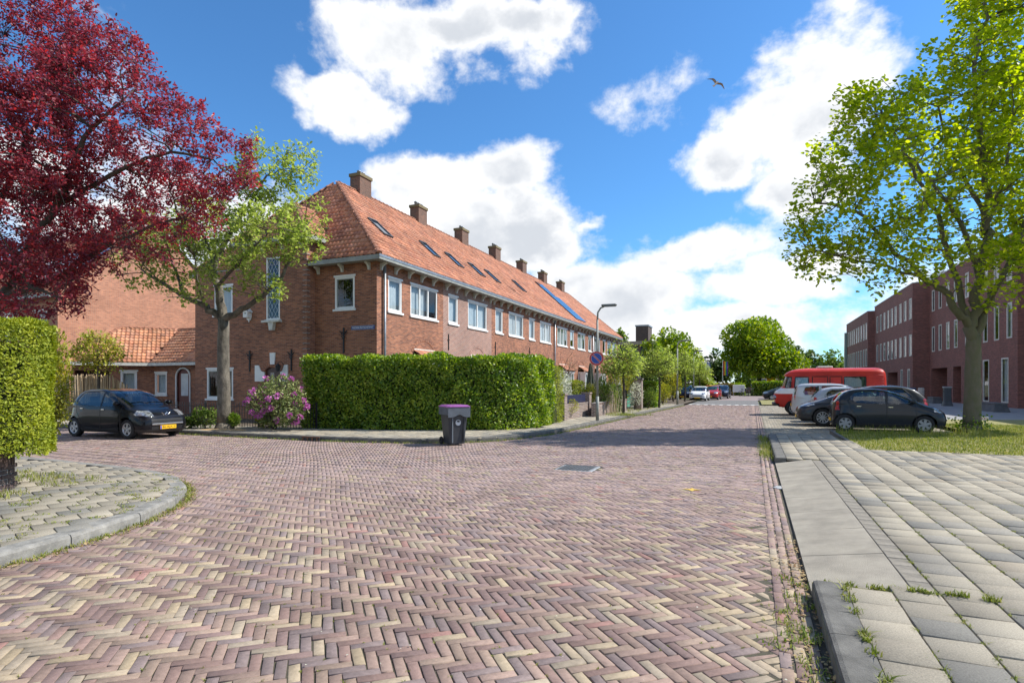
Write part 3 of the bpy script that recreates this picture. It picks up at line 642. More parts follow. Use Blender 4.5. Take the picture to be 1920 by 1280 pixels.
def hedge(name, path, thick, z0, z1, n, leaf, size, label, corecol, asp=.6, cat='hedge', group=None, jag=.05, closed_ends=True, bulge=0., depthin=.16, core=.13, up=.25, rtop=.12, rend=0):
    """path: centre line; leaves crowd in the outer shell of the clipped block"""
    base = Vector((path[0][0], path[0][1], z0)); t = empty(name, base, 0, label, cat, group)
    P = [Vector((p[0], p[1])) for p in path]; seg = [(b-a).length for a, b in zip(P[:-1], P[1:])]; Lt = sum(seg); H = z1-z0; hw = thick/2
    # core
    m = MB(); ln = [(p.x, p.y) for p in P]; c = hw - core; t0 = (P[1]-P[0]).normalized()*core; t1 = (P[-1]-P[-2]).normalized()*max(core, rend*.6); ln[0] = (P[0].x+t0.x, P[0].y+t0.y); ln[-1] = (P[-1].x-t1.x, P[-1].y-t1.y); o1 = offset(ln, c); o2 = offset(ln, -c)
    vs = [(x, y, z) for z in (z0+.03, z1-core*1.1) for o_ in (o1, o2) for x, y in o_]; k = len(ln); fs = []
    for i in range(k-1):
        fs += [(i, i+1, 2*k+i+1, 2*k+i), (k+i+1, k+i, 3*k+i, 3*k+i+1), (2*k+i, 2*k+i+1, 3*k+i+1, 3*k+i)]
    fs += [(0, 2*k, 3*k, k), (k-1, 2*k-1, 4*k-1, 3*k-1)]
    m.add(vs, fs); m.build('stems', corecol, t)
    area = [H*Lt, H*Lt, thick*Lt, thick*H, thick*H]; face = nr.choice(5, n, p=np.array(area)/sum(area))
    s = nr.random(n)*Lt; cum = np.concatenate([[0], np.cumsum(seg)]); i = np.clip(np.searchsorted(cum, s, 'right')-1, 0, len(seg)-1); 
    A = np.array([list(p) for p in P]); T = (A[1:]-A[:-1])/np.array(seg)[:, None]
    s = np.where(face == 3, 0, np.where(face == 4, Lt, s)); i = np.where(face == 3, 0, np.where(face == 4, len(seg)-1, i))
    u = s - cum[i]; pos = A[i] + T[i]*u[:, None]; Nf = np.stack([-T[:, 1], T[:, 0]], 1); NV = np.concatenate([Nf[:1], (Nf[1:]+Nf[:-1])/2, Nf[-1:]]); NV /= np.linalg.norm(NV, axis=1, keepdims=True); fr_ = np.clip(u/np.array(seg)[i], 0, 1)[:, None]; nm = NV[i]*(1-fr_) + NV[i+1]*fr_; nm /= np.linalg.norm(nm, axis=1, keepdims=True)
    lat = nr.uniform(-hw, hw, n); lat = np.where(face == 0, hw, np.where(face == 1, -hw, lat)); z = z0 + nr.random(n)*H; z = np.where(face == 2, z1, z)
    inn = np.abs(nr.normal(0, depthin*.55, n)) - .03
    wav = jag*(np.sin(s*2.3+1)*np.sin(z*2.9+s*.7) + .7*np.sin(s*5.1+z*3.7)) + bulge*np.sin(np.clip((z-z0)/H, 0, 1)*math.pi)
    Nv = np.zeros((n, 3)); 
    Nv[:, :2] = np.where((face == 0)[:, None], nm, np.where((face == 1)[:, None], -nm, np.where((face == 3)[:, None], -T[i], np.where((face == 4)[:, None], T[i], 0)))); Nv[:, 2] = (face == 2)
    off_ = wav - inn
    C = np.stack([pos[:, 0] + nm[:, 0]*lat, pos[:, 1] + nm[:, 1]*lat, z], 1) + Nv*off_[:, None]
    # soften the top edges
    ex = np.clip((np.abs(lat)-(hw-rtop))/rtop, 0, 1); ez = np.clip((C[:, 2]-(z1-rtop))/rtop, 0, 1); C[:, 2] -= ex*ez*rtop*.4
    if rend:      # round the far end in plan
        pe = np.array([P[-1].x, P[-1].y]); te = T[-1]; ne_ = np.array([-te[1], te[0]]); d2 = C[:, :2]-pe; aa = d2@te; ll = d2@ne_
        e_ = np.maximum(0, aa + rend); f_ = np.maximum(0, np.abs(ll)-(hw-rend)); hy = np.maximum(np.maximum(np.hypot(e_, f_), np.maximum(e_, f_)), 1e-6); sq = np.minimum(1, np.maximum(e_, f_)/hy)
        k_ = (e_ > 0) & (f_ > 0); C[:, :2] = np.where(k_[:, None], C[:, :2] - te*((e_*(1-sq))[:, None]) - ne_*((np.sign(ll)*f_*(1-sq))[:, None]), C[:, :2])
    D = Nv*.6 + rdir(n)*.8 + np.array([[0, 0, up]]); U = Nv + rdir(n)*.5 + np.array([[0, 0, .4]]); S = size*nr.uniform(.6, 1.25, n)
    link('foliage', leaf_mesh('foliage', C - np.array(base), D, U, S, leaf, asp), t)
    return t
def bush(name, base, r, h, n, leaf, size, label, cat='shrub', group=None, asp=.5, shell=.35, up=.5, stems=7, stemmat='twig', lumps=5):
    base = Vector(base); t = empty(name, base, 0, label, cat, group); ell = []
    for k in range(lumps):
        a = rnd.uniform(0, 6.28); q = rnd.uniform(.1, .5)*r; ell.append((base + Vector((math.cos(a)*q, math.sin(a)*q, h*rnd.uniform(.42, .66))), r*rnd.uniform(.5, .72), r*rnd.uniform(.5, .72), h*rnd.uniform(.3, .42)))
    s = Skel(); s.p.append(tuple(base)); s.r.append(.03); s.reach(sample_ell(ell, stems, .2), 4, .02, .006); s.reach(sample_ell(ell, stems*8, .5), 3, .015, .004, segs=3)
    s.mb.build('stem', M[stemmat], t)
    C = sample_ell(ell, n, shell); C[:, 2] = np.maximum(C[:, 2], base.z + .03); c0 = np.array(base) + np.array([0, 0, h*.45])
    D = (C - c0); D = D/np.maximum(np.linalg.norm(D, axis=1, keepdims=True), .01) + rdir(n)*.8 + np.array([[0, 0, up*.6]]); U = np.array([[0, 0, 1.]]) + rdir(n)*.5
    link('foliage', leaf_mesh('foliage', C - np.array(base), D, U, size*nr.uniform(.6, 1.25, n), leaf, asp), t)
    return t
def blades(name, P, h, mat, lean=.5, wid=.006, parent=None, base=(0, 0, 0)):
    n = len(P); a = nr.random(n)*6.283; ln = np.abs(nr.normal(0, lean, n)); hh = h*nr.uniform(.45, 1.3, n) if np.isscalar(h) else h
    d = np.stack([np.cos(a)*ln, np.sin(a)*ln, np.ones(n)], 1); sd = np.stack([-np.sin(a), np.cos(a), np.zeros(n)], 1)*wid*nr.uniform(.6, 1.4, (n, 1))
    mid = P + d*hh[:, None]*.55*np.array([[.6, .6, 1]]); tip = P + d*hh[:, None]*np.array([[1.25, 1.25, .92]])
    V = np.stack([P - sd, P + sd, mid + sd*.7, mid - sd*.7, tip], 1).reshape(-1, 3) - np.array(base); k = np.arange(n)[:, None]*5
    Q = np.concatenate([k + np.array([[0, 1, 2]]), k + np.array([[0, 2, 3]]), k + np.array([[3, 2, 4]])], 0)
    return link(name, np_mesh(name, V, Q, mat), parent)
LM = {}
LM['plum'] = leafmat('plum_leaf', (.14, .042, .058), (.44, .06, .062), (.25, .048, .068), .45, .42, .45)
LM['lime'] = leafmat('fresh_leaf', (.20, .28, .022), (.54, .57, .06), (.35, .43, .036), .56, .5)
LM['elm'] = leafmat('street_tree_leaf', (.19, .26, .045), (.46, .52, .13), (.31, .38, .085), .46, .5)
LM['beech'] = leafmat('beech_leaf', (.07, .14, .012), (.40, .47, .06), (.17, .27, .026), .42, .38, .5)
LM['yew'] = leafmat('yew_needles', (.17, .22, .014), (.38, .40, .03), (.27, .31, .022), .25, .6)
LM['green'] = leafmat('shrub_leaf', (.08, .15, .02), (.26, .34, .06), None, .3)
LM['yellow'] = leafmat('yellow_shrub_leaf', (.22, .26, .03), (.46, .42, .06), None, .35)
LM['darkgreen'] = leafmat('dark_leaf', (.04, .08, .016), (.14, .20, .045), None, .25)
LM['chestnut'] = leafmat('big_tree_leaf', (.10, .18, .014), (.40, .45, .035), (.20, .30, .022), .36, nscale=.5)
LM['rhodo'] = leafmat('rhododendron_leaf', (.10, .15, .04), (.33, .36, .13), None, .2)
LM['pink'] = leafmat('pink_petal', (.42, .09, .34), (.62, .26, .52), None, .3)
LM['whitefl'] = leafmat('pale_variegated_leaf', (.45, .48, .34), (.72, .72, .62), None, .3)
LM['grass'] = leafmat('grass_blade', (.12, .16, .02), (.36, .33, .10), (.21, .25, .035), .3, .6)
LM['weed'] = leafmat('weed', (.10, .17, .02), (.34, .33, .10), (.20, .25, .04), .3, .6)
LM['dry'] = leafmat('dry_litter', (.24, .13, .06), (.42, .32, .16), (.33, .22, .10), .1, .8)
LM['plume'] = leafmat('pale_plume_grass', (.42, .36, .24), (.58, .50, .36), None, .2, .8)
stemcore = pm('hedge_core', (.03, .04, .012), .95, .4, 8)
# ================================================================== building tools
Zv = Vector((0, 0, 1))
def wall(m, o, u, n, L, z0, z1, ops, dep=.14):
    """wall face from o along u (length L), outward normal n, rectangular openings (u0,u1,za,zb) with reveals"""
    o = Vector(o); u = Vector(u); n = Vector(n)
    us = sorted({0, L, *[q for p in ops for q in p[:2]]}); zs = sorted({z0, z1, *[q for p in ops for q in p[2:4]]})
    flip = u.cross(Zv).dot(n) < 0
    def P(a, z, d=0): q = o + u*a - n*d; return (q.x, q.y, z)
    def q4(*p): m.quad(*(p[::-1] if flip else p))
    for a, b in zip(us[:-1], us[1:]):
        for c, d in zip(zs[:-1], zs[1:]):
            mu, mz = (a+b)/2, (c+d)/2
            if any(p[0] < mu < p[1] and p[2] < mz < p[3] for p in ops): continue
            q4(P(a, c), P(b, c), P(b, d), P(a, d))
    for p in ops:
        a, b, c, d = p[:4]; dp = p[4] if len(p) > 4 else dep
        q4(P(a, c, 0), P(a, c, dp), P(a, d, dp), P(a, d, 0)) if False else None
        m.quad(P(a, c), P(a, d), P(a, d, dp), P(a, c, dp)); m.quad(P(b, c), P(b, c, dp), P(b, d, dp), P(b, d))
        m.quad(P(a, d), P(b, d), P(b, d, dp), P(a, d, dp)); m.quad(P(a, c), P(a, c, dp), P(b, c, dp), P(b, c))
def obox(m, o, u, n, u0, u1, z0, z1, d0, d1):
    """box in wall coordinates; d measured outward"""
    o = Vector(o); vs = []
    for z in (z0, z1):
        for (a, d) in ((u0, d0), (u1, d0), (u1, d1), (u0, d1)): q = o + Vector(u)*a + Vector(n)*d; vs.append((q.x, q.y, z))
    fl = Vector(u).cross(Vector(n)).z < 0
    fs = [(0,3,2,1),(4,5,6,7),(0,1,5,4),(1,2,6,5),(2,3,7,6),(3,0,4,7)]
    m.add(vs, [f[::-1] for f in fs] if fl else fs)
def window(parent, o, u, n, u0, u1, z0, z1, panes=1, fw=.07, dep=.10, sill=True, lintel=True, frame='white', sash=None, curtain='curtain', bars=0, inner=.25, name='window', glass='glass', cfrac=1.0):
    f = MB(); e = .012
    obox(f, o, u, n, u0, u0+fw, z0, z1, -dep, -dep+.075); obox(f, o, u, n, u1-fw, u1, z0, z1, -dep, -dep+.075)
    obox(f, o, u, n, u0+fw, u1-fw, z0, z0+fw, -dep, -dep+.073); obox(f, o, u, n, u0+fw, u1-fw, z1-fw, z1, -dep, -dep+.073)
    pw = (u1-u0-2*fw)/panes
    for k in range(1, panes): c = u0+fw+pw*k; obox(f, o, u, n, c-fw*.45, c+fw*.45, z0+fw, z1-fw, -dep, -dep+.07)
    for k in range(bars): z = z0 + (z1-z0)*(k+1)/(bars+1); obox(f, o, u, n, u0+fw, u1-fw, z-.015, z+.015, -dep+.02, -dep+.06)
    w_ = f.build(name, M[frame], parent)
    for k in range(panes):
        a = u0+fw+pw*k + (fw*.45 if k else 0); b = u0+fw+pw*(k+1) - (fw*.45 if k < panes-1 else 0)
        g = MB(); q = [Vector(o)+Vector(u)*a_ - Vector(n)*(dep-.03) for a_ in (a, b)]
        g.quad((q[0].x, q[0].y, z0+fw), (q[1].x, q[1].y, z0+fw), (q[1].x, q[1].y, z1-fw), (q[0].x, q[0].y, z1-fw)); g.build('pane', M[glass], w_)
        if sash: 
            s = MB(); t = .035
            obox(s, o, u, n, a, a+t, z0+fw, z1-fw, -dep, -dep+.05); obox(s, o, u, n, b-t, b, z0+fw, z1-fw, -dep, -dep+.05); obox(s, o, u, n, a+t, b-t, z0+fw, z0+fw+t, -dep, -dep+.05); obox(s, o, u, n, a+t, b-t, z1-fw-t, z1-fw, -dep, -dep+.05); s.build('sash', M[sash], w_)
    if curtain:
        c = MB(); nseg = max(6, int((u1-u0)/.05)); vs = []; c.smooth = True
        a0, a1 = u0+.01, u0+.01+(u1-u0-.02)*cfrac
        for k in range(nseg+1):
            a = a0 + (a1-a0)*k/nseg; d = -dep-.1 - .022*math.sin(k*1.9); q = Vector(o)+Vector(u)*a+Vector(n)*d; vs += [(q.x, q.y, z0), (q.x, q.y, z1)]
        c.add(vs, [(2*k, 2*k+2, 2*k+3, 2*k+1) for k in range(nseg)]); c.build('curtain', M[curtain], w_)
    r = MB(); obox(r, o, u, n, u0-.02, u1+.02, z0-.02, z1+.02, -dep-inner-.05, -dep-inner); r.build('room', M['room'], w_)
    if sill: s = MB(); obox(s, o, u, n, u0-.07, u1+.07, z0-.085, z0, -dep+.02, .06); s.build('sill', M['white'], w_)
    if lintel: s = MB(); obox(s, o, u, n, u0-.05, u1+.05, z1-.01, z1+.07, -dep+.03, .025); s.build('lintel', M['white'], w_)
    return w_
TW, TE = .205, .285
_prof = [(0, .0), (.03, .026), (.065, .034), (.10, .022), (.135, .004), (.17, -.004), (.212, .001)]
TV = np.array([[x, -.02, z + .034] for x, z in _prof] + [[x, TE + .03, z + .004] for x, z in _prof] + [[x, -.018, z + .010] for x, z in _prof])
TQ = np.array([(i, i+1, 8+i, 7+i) for i in range(6)] + [(14+i, 15+i, 1+i, i) for i in range(6)])
TILEC = np.array([[.45, .18, .098], [.50, .205, .112], [.41, .155, .088], [.48, .22, .13], [.36, .15, .095], [.43, .195, .125]])
def tiles(parent, o, u, v, nrm, poly, nsolo=0, tone=(1, 1, 1), name='roof_tile', clear=None, solokey=None):
    """pantiles on the plane o + u*a + v*b (v up the slope), kept inside the polygon poly [(a,b)...]"""
    o, u, v, nrm = [np.array(list(x), float) for x in (o, u, v, nrm)]
    A = [p[0] for p in poly]; B = [p[1] for p in poly]
    ia, ib = np.meshgrid(np.arange(math.floor(min(A)/TW), math.ceil(max(A)/TW)+1), np.arange(math.floor(min(B)/TE), math.ceil(max(B)/TE)+1), indexing='ij')
    a = ia.ravel()*TW; b = ib.ravel()*TE; ok = inpoly(np.stack([a+TW/2, b+TE/2], 1), poly)
    if clear is not None: ok &= ~clear(a+TW/2, b+TE/2)
    a = a[ok]; b = b[ok]; n = len(a); tn = TILEC[nr.integers(0, 6, n)]*nr.uniform(.85, 1.15, (n, 1))*np.array(tone)
    drk = nr.random(n) < .05; tn[drk] *= .7; tn *= (1 + .10*np.sin(a*.9+b*1.7)*np.sin(a*.37+2) + .05*np.sin(b*2.9+a*.2))[:, None]
    def arr(ids, loc=False):
        T = TV[None].repeat(len(ids), 0).copy(); T[:, :, 2] += nr.normal(0, .003, (len(ids), 1)); T[:, :, 1] += nr.normal(0, .004, (len(ids), 1))
        if not loc: T[:, :, 0] += a[ids][:, None]; T[:, :, 1] += b[ids][:, None]
        return T, (TQ[None] + (np.arange(len(ids))*21)[:, None, None]).reshape(-1, 4), np.repeat(tn[ids], 12, 0)
    idx = np.arange(n); solo = idx[:0]
    if nsolo: solo = idx[np.argsort(solokey(a, b) if solokey else b)][:nsolo]
    rest = np.setdiff1d(idx, solo); inv = np.array(wmat(parent).inverted())
    if len(rest):
        T, Q, C = arr(rest); Wd = o + T[..., 0:1]*u + T[..., 1:2]*v + T[..., 2:3]*nrm; Wd = Wd.reshape(-1, 3) @ inv[:3, :3].T + inv[:3, 3]
        ob = link(name + 's', np_mesh(name + 's', Wd, Q, M['tile'], smooth=False, tint=C), parent); ob['kind'] = 'stuff'
    if len(solo):
        pro = []; 
        for k in range(16):
            T, Q, C = arr(solo[k*len(solo)//16:k*len(solo)//16+1], True); pro.append(np_mesh(name, T.reshape(-1, 3), Q, M['tile'], tint=C))
        Mx = Matrix(((u[0], v[0], nrm[0]), (u[1], v[1], nrm[1]), (u[2], v[2], nrm[2]))).to_euler()
        for i in solo:
            p = o + u*a[i] + v*b[i]; q = wmat(parent).inverted() @ Vector(p); link(name, pro[rnd.randrange(16)], parent, q, Mx)
def plane_uv(o, u, v): 
    o = Vector(o); return lambda p: ((Vector(p)-o).dot(u), (Vector(p)-o).dot(v))
def roofface(parent, pts, u, up_pt, nsolo=0, tone=(1, 1, 1), clear=None, under=True, solokey=None, name='roof_tile'):
    """pts: 3-D polygon (first edge = eave along u). lays a boarded plane and pantiles on it"""
    pts = [Vector(p) for p in pts]; u = Vector(u).normalized(); nrm = (pts[1]-pts[0]).cross(pts[2]-pts[0]).normalized()
    if nrm.z < 0: nrm = -nrm
    v = nrm.cross(u).normalized()
    if v.z < 0: u = -u; v = nrm.cross(u).normalized()
    if under: MB().add([p - nrm*.02 for p in pts], [tuple(range(len(pts)))]).build('roof_boards', pm('roof_boards', (.20, .085, .05), .9, .2, 4) if 'rb' not in M else M['rb'], parent)
    f = plane_uv(pts[0], u, v); tiles(parent, pts[0] + nrm*.012, u, v, nrm, [f(p) for p in pts], nsolo, tone, name, clear, solokey)
    return pts[0], u, v, nrm
M['rb'] = pm('roof_boards', (.20, .085, .05), .9, .2, 4)
M['hiptile'] = pm('ridge_clay', (.24, .10, .058), .8, .4, 4, col2=(.33, .14, .075), bump=.3)
def halfpipe_mesh(r=.115, L=.40):
    m = MB(); n = 8; vs = []
    for y, k in ((0, 1.12), (L*.18, 1.1), (L*.2, .97), (L, .93)):
        for i in range(n+1): a = math.pi*i/n; vs.append((math.cos(a)*r*k, y, math.sin(a)*r*k*.85))
    m.smooth = True; m.add(vs, [(j*9+i, j*9+i+1, (j+1)*9+i+1, (j+1)*9+i) for j in range(3) for i in range(n)]); m.smooth = False
    m.add(vs[:9] + [(0, 0, 0)], [(i, 9, i+1) for i in range(8)])
    return m.mesh('ridge_tile', M['hiptile'])
RT = halfpipe_mesh()
def ridge(parent, a, b, step=.36, lift=.0):
    a, b = Vector(a), Vector(b); d = (b-a); n = max(1, int(d.length/step)); d.normalize(); x = d.cross(Zv).normalized(); z = x.cross(d).normalized()
    rot = Matrix((x, d, z)).transposed().to_euler(); inv = wmat(parent).inverted()
    for k in range(n): link('ridge_tile', RT, parent, inv @ (a + d*(k*step) + z*lift), rot)
def chimney(parent, c, w, l, z0, z1, pots=2, along='y'):
    m = MB(); x, y = c; m.box(x-w/2, x+w/2, y-l/2, y+l/2, z0, z1-.16)
    ch = m.build('chimney', M['chim'], parent)
    MB().box(x-w/2-.05, x+w/2+.05, y-l/2-.05, y+l/2+.05, z1-.16, z1).build('cap', M['chimcap'], ch)
    MB().box(x-w/2-.04, x+w/2+.04, y-l/2-.04, y+l/2+.04, z0-.05, z0+.45).build('flashing', M['zinc'], ch) if False else None
    for k in range(pots):
        py = y + (k-(pots-1)/2)*l*.34; p = MB(); p.smooth = True; p.lathe([(.085, z1-.02), (.085, z1+.16), (.11, z1+.17), (.11, z1+.21), (.02, z1+.26)], 10, 'z', (x, py, 0)); p.build('chimney_pot', M['zinc'], ch)
    return ch
M['chim'] = brickmat('chimney_brick', (.20, .10, .065), (.13, .07, .05), (.16, .13, .10))
M['chimcap'] = pm('chimney_cap', (.17, .13, .085), .9, .4, 8, col2=(.17, .14, .05))
M['solar'] = pm('solar_glass', (.018, .03, .07), .12, .2, 2, coat=.5)
M['skyframe'] = pm('skylight_frame', (.07, .075, .08), .5, .2, 6)
M['mirrorpane'] = pm('skylight_pane', (.03, .05, .08), .05, .2, 2, coat=1)
M['door_brown'] = pm('door_brown', (.13, .03, .022), .4, .15, 4)
M['door_dark'] = pm('door_varnish', (.075, .022, .016), .35, .25, 4)

# ================================================================== brick terrace
XF = -14.0; YC = 19.04; ZE = 6.60; XR = -18.9; ZR = 11.55; XE = XF + .42; ZG = 6.74; YE = YC - .42; YA = 22.5; YEND = 63.6; XB = -23.8
SL = (ZR-ZG)/(XE-XR)
def roofpt(px, py):
    d = dirv(px, py); t = (ZG - CAMH + SL*XE) / (d.z + SL*d.x); return CAM + d*t
bounds = [YC, 24.4, 30.0, 35.6, 41.2, 46.9, 52.4, 58.0, YEND]
wins = [(728, 753.5, 1), (769.7, 820, 3), (841, 858.5, 1), (877.7, 912.7, 2), (929, 942.5, 1), (954, 981, 2), (992, 1002.4, 1), (1012.5, 1032.6, 2), (1045, 1063.6, 3), (1069, 1076, 1), (1083, 1097, 2), (1103, 1109, 1), (1114, 1125, 2), (1130, 1135, 1), (1139, 1146, 1), (1148, 1156, 1)]
WY = [(onX(a, 600, XF).y, onX(b, 600, XF).y, n) for a, b, n in wins]
ulab = ['corner brick house with hipped tiled roof and a tall leaded stair window', 'brick terrace house with paler repointed front, next to the corner house', 'third brick terrace house from the street corner, behind the end of the tall hedge', 'fourth brick terrace house from the corner, tiled bay canopy behind the white-leaved shrub', 'fifth brick terrace house from the corner, with a downpipe at its left edge', 'sixth brick terrace house from the corner, with blue solar panels on its roof', 'seventh brick terrace house from the corner, behind the no-parking sign', 'last brick terrace house at the far end of the row']
skys = [(711, 430), (804, 470), (850, 490), (892, 508), (922, 520), (972, 538)]
SK = [roofpt(*p) for p in skys]
sol0, sol1 = roofpt(1003, 534), roofpt(1096, 606)
bracket_me = None
def bracket_mesh():
    m = MB(); poly = [(0, 0), (.30, 0), (.30, -.06), (.22, -.085), (.14, -.14), (.10, -.22), (.09, -.30), (0, -.30)]
    m.prism(poly, .085, Matrix(((1,0,0,0),(0,0,1,-.0425),(0,1,0,0),(0,0,0,1)))); return m.mesh('bracket', M['offwhite'])
BK = bracket_mesh()
SV = Vector((-(XE-XR), 0, ZR-ZG)); SLEN = SV.length; SVn = SV.normalized()
bricktex = ['wall', 'wall_pale', 'wall', 'wall', 'wall', 'wall', 'wall', 'wall']
for h in range(8):
    y0, y1 = bounds[h], bounds[h+1]; H = empty('terrace_house', (XF, y0, 0), 0, ulab[h], 'house', 'brick terrace houses')
    u = Vector((0, 1, 0)); n = Vector((1, 0, 0)); o = Vector((XF, y0, 0))
    mine = [(a-y0, b-y0, k) for a, b, k in WY if y0 <= (a+b)/2 < y1]
    ops = [(a, b, 4.66, 6.05) for a, b, k in mine]
    # ground floor bay and door
    wide = max(mine, key=lambda q: q[1]-q[0]) if mine else (1, 2, 1); cb = (wide[0]+wide[1])/2; bw = 1.05
    side = 1 if cb < (y1-y0)/2 else -1; cd_ = cb + side*2.2; cd_ = min(max(cd_, .7), y1-y0-.7)
    ops.append((cd_-.5, cd_+.5, .15, 2.45))
    m = MB(); wall(m, o, u, n, y1-y0, 0, ZE+.08, ops)
    if h == 7: m.quad((XF, y1, 0), (XB, y1, 0), (XB, y1, ZE+.08), (XF, y1, ZE+.08))
    m.build('wall', M[bricktex[h]], H)
    for (a, b, k), cf in zip(mine, [rnd.choice([1, 1, .62]) for _ in mine]): window(H, o, u, n, a, b, 4.66, 6.05, k, fw=.075, dep=.09, cfrac=cf, sash='white' if k == 1 else None)
    d = MB(); obox(d, o, u, n, cd_-.5, cd_+.5, .15, 2.45, -.13, -.08); dd = d.build('door', M[rnd.choice(['door_brown', 'door_dark', 'white'])], H); e = MB(); obox(e, o, u, n, cd_-.28, cd_+.28, 1.3, 2.2, -.08, -.07); e.build('pane', M['mirrorpane'], dd)
    # bay window with a little tiled roof and brick relieving arch
    b_ = MB(); obox(b_, o, u, n, cb-bw, cb+bw, .1, .75, 0.003, .62); b_.build('bay_base', M[bricktex[h]], H)
    bo = o + n*.62
    f = window(H, bo, u, n, cb-bw+.02, cb+bw-.02, .78, 2.5, 3, fw=.08, dep=.05, lintel=False, inner=.4, name='bay_window')
    sd = MB(); obox(sd, o, u, n, cb-bw, cb-bw+.05, .75, 2.5, .003, .60); obox(sd, o, u, n, cb+bw-.05, cb+bw, .75, 2.5, .003, .60); obox(sd, o, u, n, cb-bw-.03, cb+bw+.03, 2.5, 2.66, .003, .70); sd.build('bay_frame', M['white'], H)
    e0 = o + u*(cb-bw-.1) + n*.78 + Zv*2.66; e1 = o + u*(cb+bw+.1) + n*.78 + Zv*2.66; t0 = o + u*(cb-bw+.15) + Zv*3.12; t1 = o + u*(cb+bw-.15) + Zv*3.12
    roofface(H, [e0, e1, t1, t0], u, None, 0, (.92, .95, .95), name='canopy_tile')
    am = MB(); N_ = 15
    for k in range(N_):
        a0 = math.pi*(.14 + .72*k/N_); a1 = math.pi*(.14 + .72*(k+.9)/N_); c_ = o + u*cb + Zv*2.55; rr = 1.22
        ps = []
        for (aa, r_) in ((a0, rr-.2), (a1, rr-.2), (a1, rr), (a0, rr)): q = c_ + u*(math.cos(aa)*r_) + Zv*(math.sin(aa)*r_); ps.append(q)
        am.add([q + n*.002 for q in ps] + [q + n*.018 for q in ps], [(4,5,6,7), (0,1,5,4), (1,2,6,5), (2,3,7,6), (3,0,4,7)])
    am.build('brick_arch', M[bricktex[h]], H)
    ka = MB(); q = o + u*cb; obox(ka, o, u, n, cb-.9, cb+.9, 3.145, 3.20, .003, .03); ka.build('arch_line', M['offwhite'], H)
    # roof
    inv = wmat(H).inverted()
    def clear(a_, b_, y0=y0, y1=y1):
        bad = np.zeros(len(a_), bool)
        return bad
    if h == 0:
        pts = [(XE, YE, ZG), (XE, y1, ZG), (XR, y1, ZR), (XR, YA, ZR)]
        roofface(H, pts, (0, 1, 0), None, 0)
    elif h == 7:
        pts = [(XE, y0, ZG), (XE, y1+.4, ZG), (XR, y1-3.0, ZR), (XR, y0, ZR)]; roofface(H, pts, (0, 1, 0), None, 0, (1.05, 1.08, 1.1)); ridge(H, (XE, y1+.4, ZG+.02), (XR, y1-3.0, ZR+.02))
    else:
        roofface(H, [(XE, y0, ZG), (XE, y1, ZG), (XR, y1, ZR), (XR, y0, ZR)], (0, 1, 0), None, 0, tuple(1+.012*h*k for k in (1, 1.3, 1.6)))
    yb0 = YA if h == 0 else y0; yb1 = y1-3 if h == 7 else y1
    MB().quad((XR, yb0, ZR-.03), (XR, yb1, ZR-.03), (XB-.4, y1, ZG), (XB-.4, y0 if h else YE, ZG)).build('rear_roof', M['rb'], H)
    ridge(H, (XR, yb0+(.1 if h == 0 else 0), ZR+.0), (XR, yb1+.05, ZR+.0))
    if h < 7: chimney(H, (XR-.05, y1), .62, .95, ZR-.45, ZR+.95, 3 if h % 2 else 2)
    # gutter with brackets
    g0 = YE if h == 0 else y0; g1 = y1+.4 if h == 7 else y1
    g = MB(); g.box(XE-.30, XE+.06, g0 - (.06 if h == 0 else 0), g1, ZG-.20, ZG-.015); g.mi = 1; g.box(XE+.06, XE+.075, g0-(.075 if h == 0 else 0), g1, ZG-.10, ZG+.0); gg = g.build('gutter', [M['gutter'], M['zinc']], H)
    y = y0 + .25
    while y < y1 - .1: link('bracket', BK, H, inv @ Vector((XF, y, ZG-.20))); y += 1.02
    if h in (0, 4, 6):
        yy = y0 + (.42 if h == 0 else .05); p = MB(); p.smooth = True; p.tube([(XF+.09, yy, .1), (XF+.09, yy, ZG-.25)], .055, 10); p.build('downpipe', M['zinc'], H)
    # wall anchors
    for ya in ([.5] if h in (1, 2, 3) else []):
        wa = MB(); yy = y0+ya; wa.box(XF, XF+.04, yy-.02, yy+.02, 3.3, 4.1); wa.box(XF, XF+.035, yy-.1, yy+.1, 3.78, 3.81); wa.build('wall_anchor', M['iron'], H)
    # skylights
    for p in SK:
        if y0 <= p.y < y1:
            t = (p - Vector((XE, p.y, ZG))).dot(SVn); nr_ = Vector((SV.z, 0, -SV.x)).normalized(); nr_ = nr_ if nr_.z > 0 else -nr_
            def q(dy, dt, dn): s = Vector((XE, p.y+dy, ZG)) + SVn*(t+dt) + nr_*dn; return s
            m = MB(); W2, H2 = .36, .62
            def sb(m, a0, a1, b0, b1, d0, d1): m.add([q(a0,b0,d0), q(a1,b0,d0), q(a1,b1,d0), q(a0,b1,d0), q(a0,b0,d1), q(a1,b0,d1), q(a1,b1,d1), q(a0,b1,d1)], [(0,3,2,1),(4,5,6,7),(0,1,5,4),(1,2,6,5),(2,3,7,6),(3,0,4,7)])
            sb(m, -W2, -W2+.07, -H2, H2, -.02, .13); sb(m, W2-.07, W2, -H2, H2, -.02, .13); sb(m, -W2+.07, W2-.07, -H2, -H2+.08, -.02, .128); sb(m, -W2+.07, W2-.07, H2-.1, H2, -.02, .15)
            fr = m.build('skylight', M['skyframe'], H); m = MB(); sb(m, -W2+.07, W2-.07, -H2+.08, H2-.1, .05, .095); m.build('pane', M['mirrorpane'], fr)
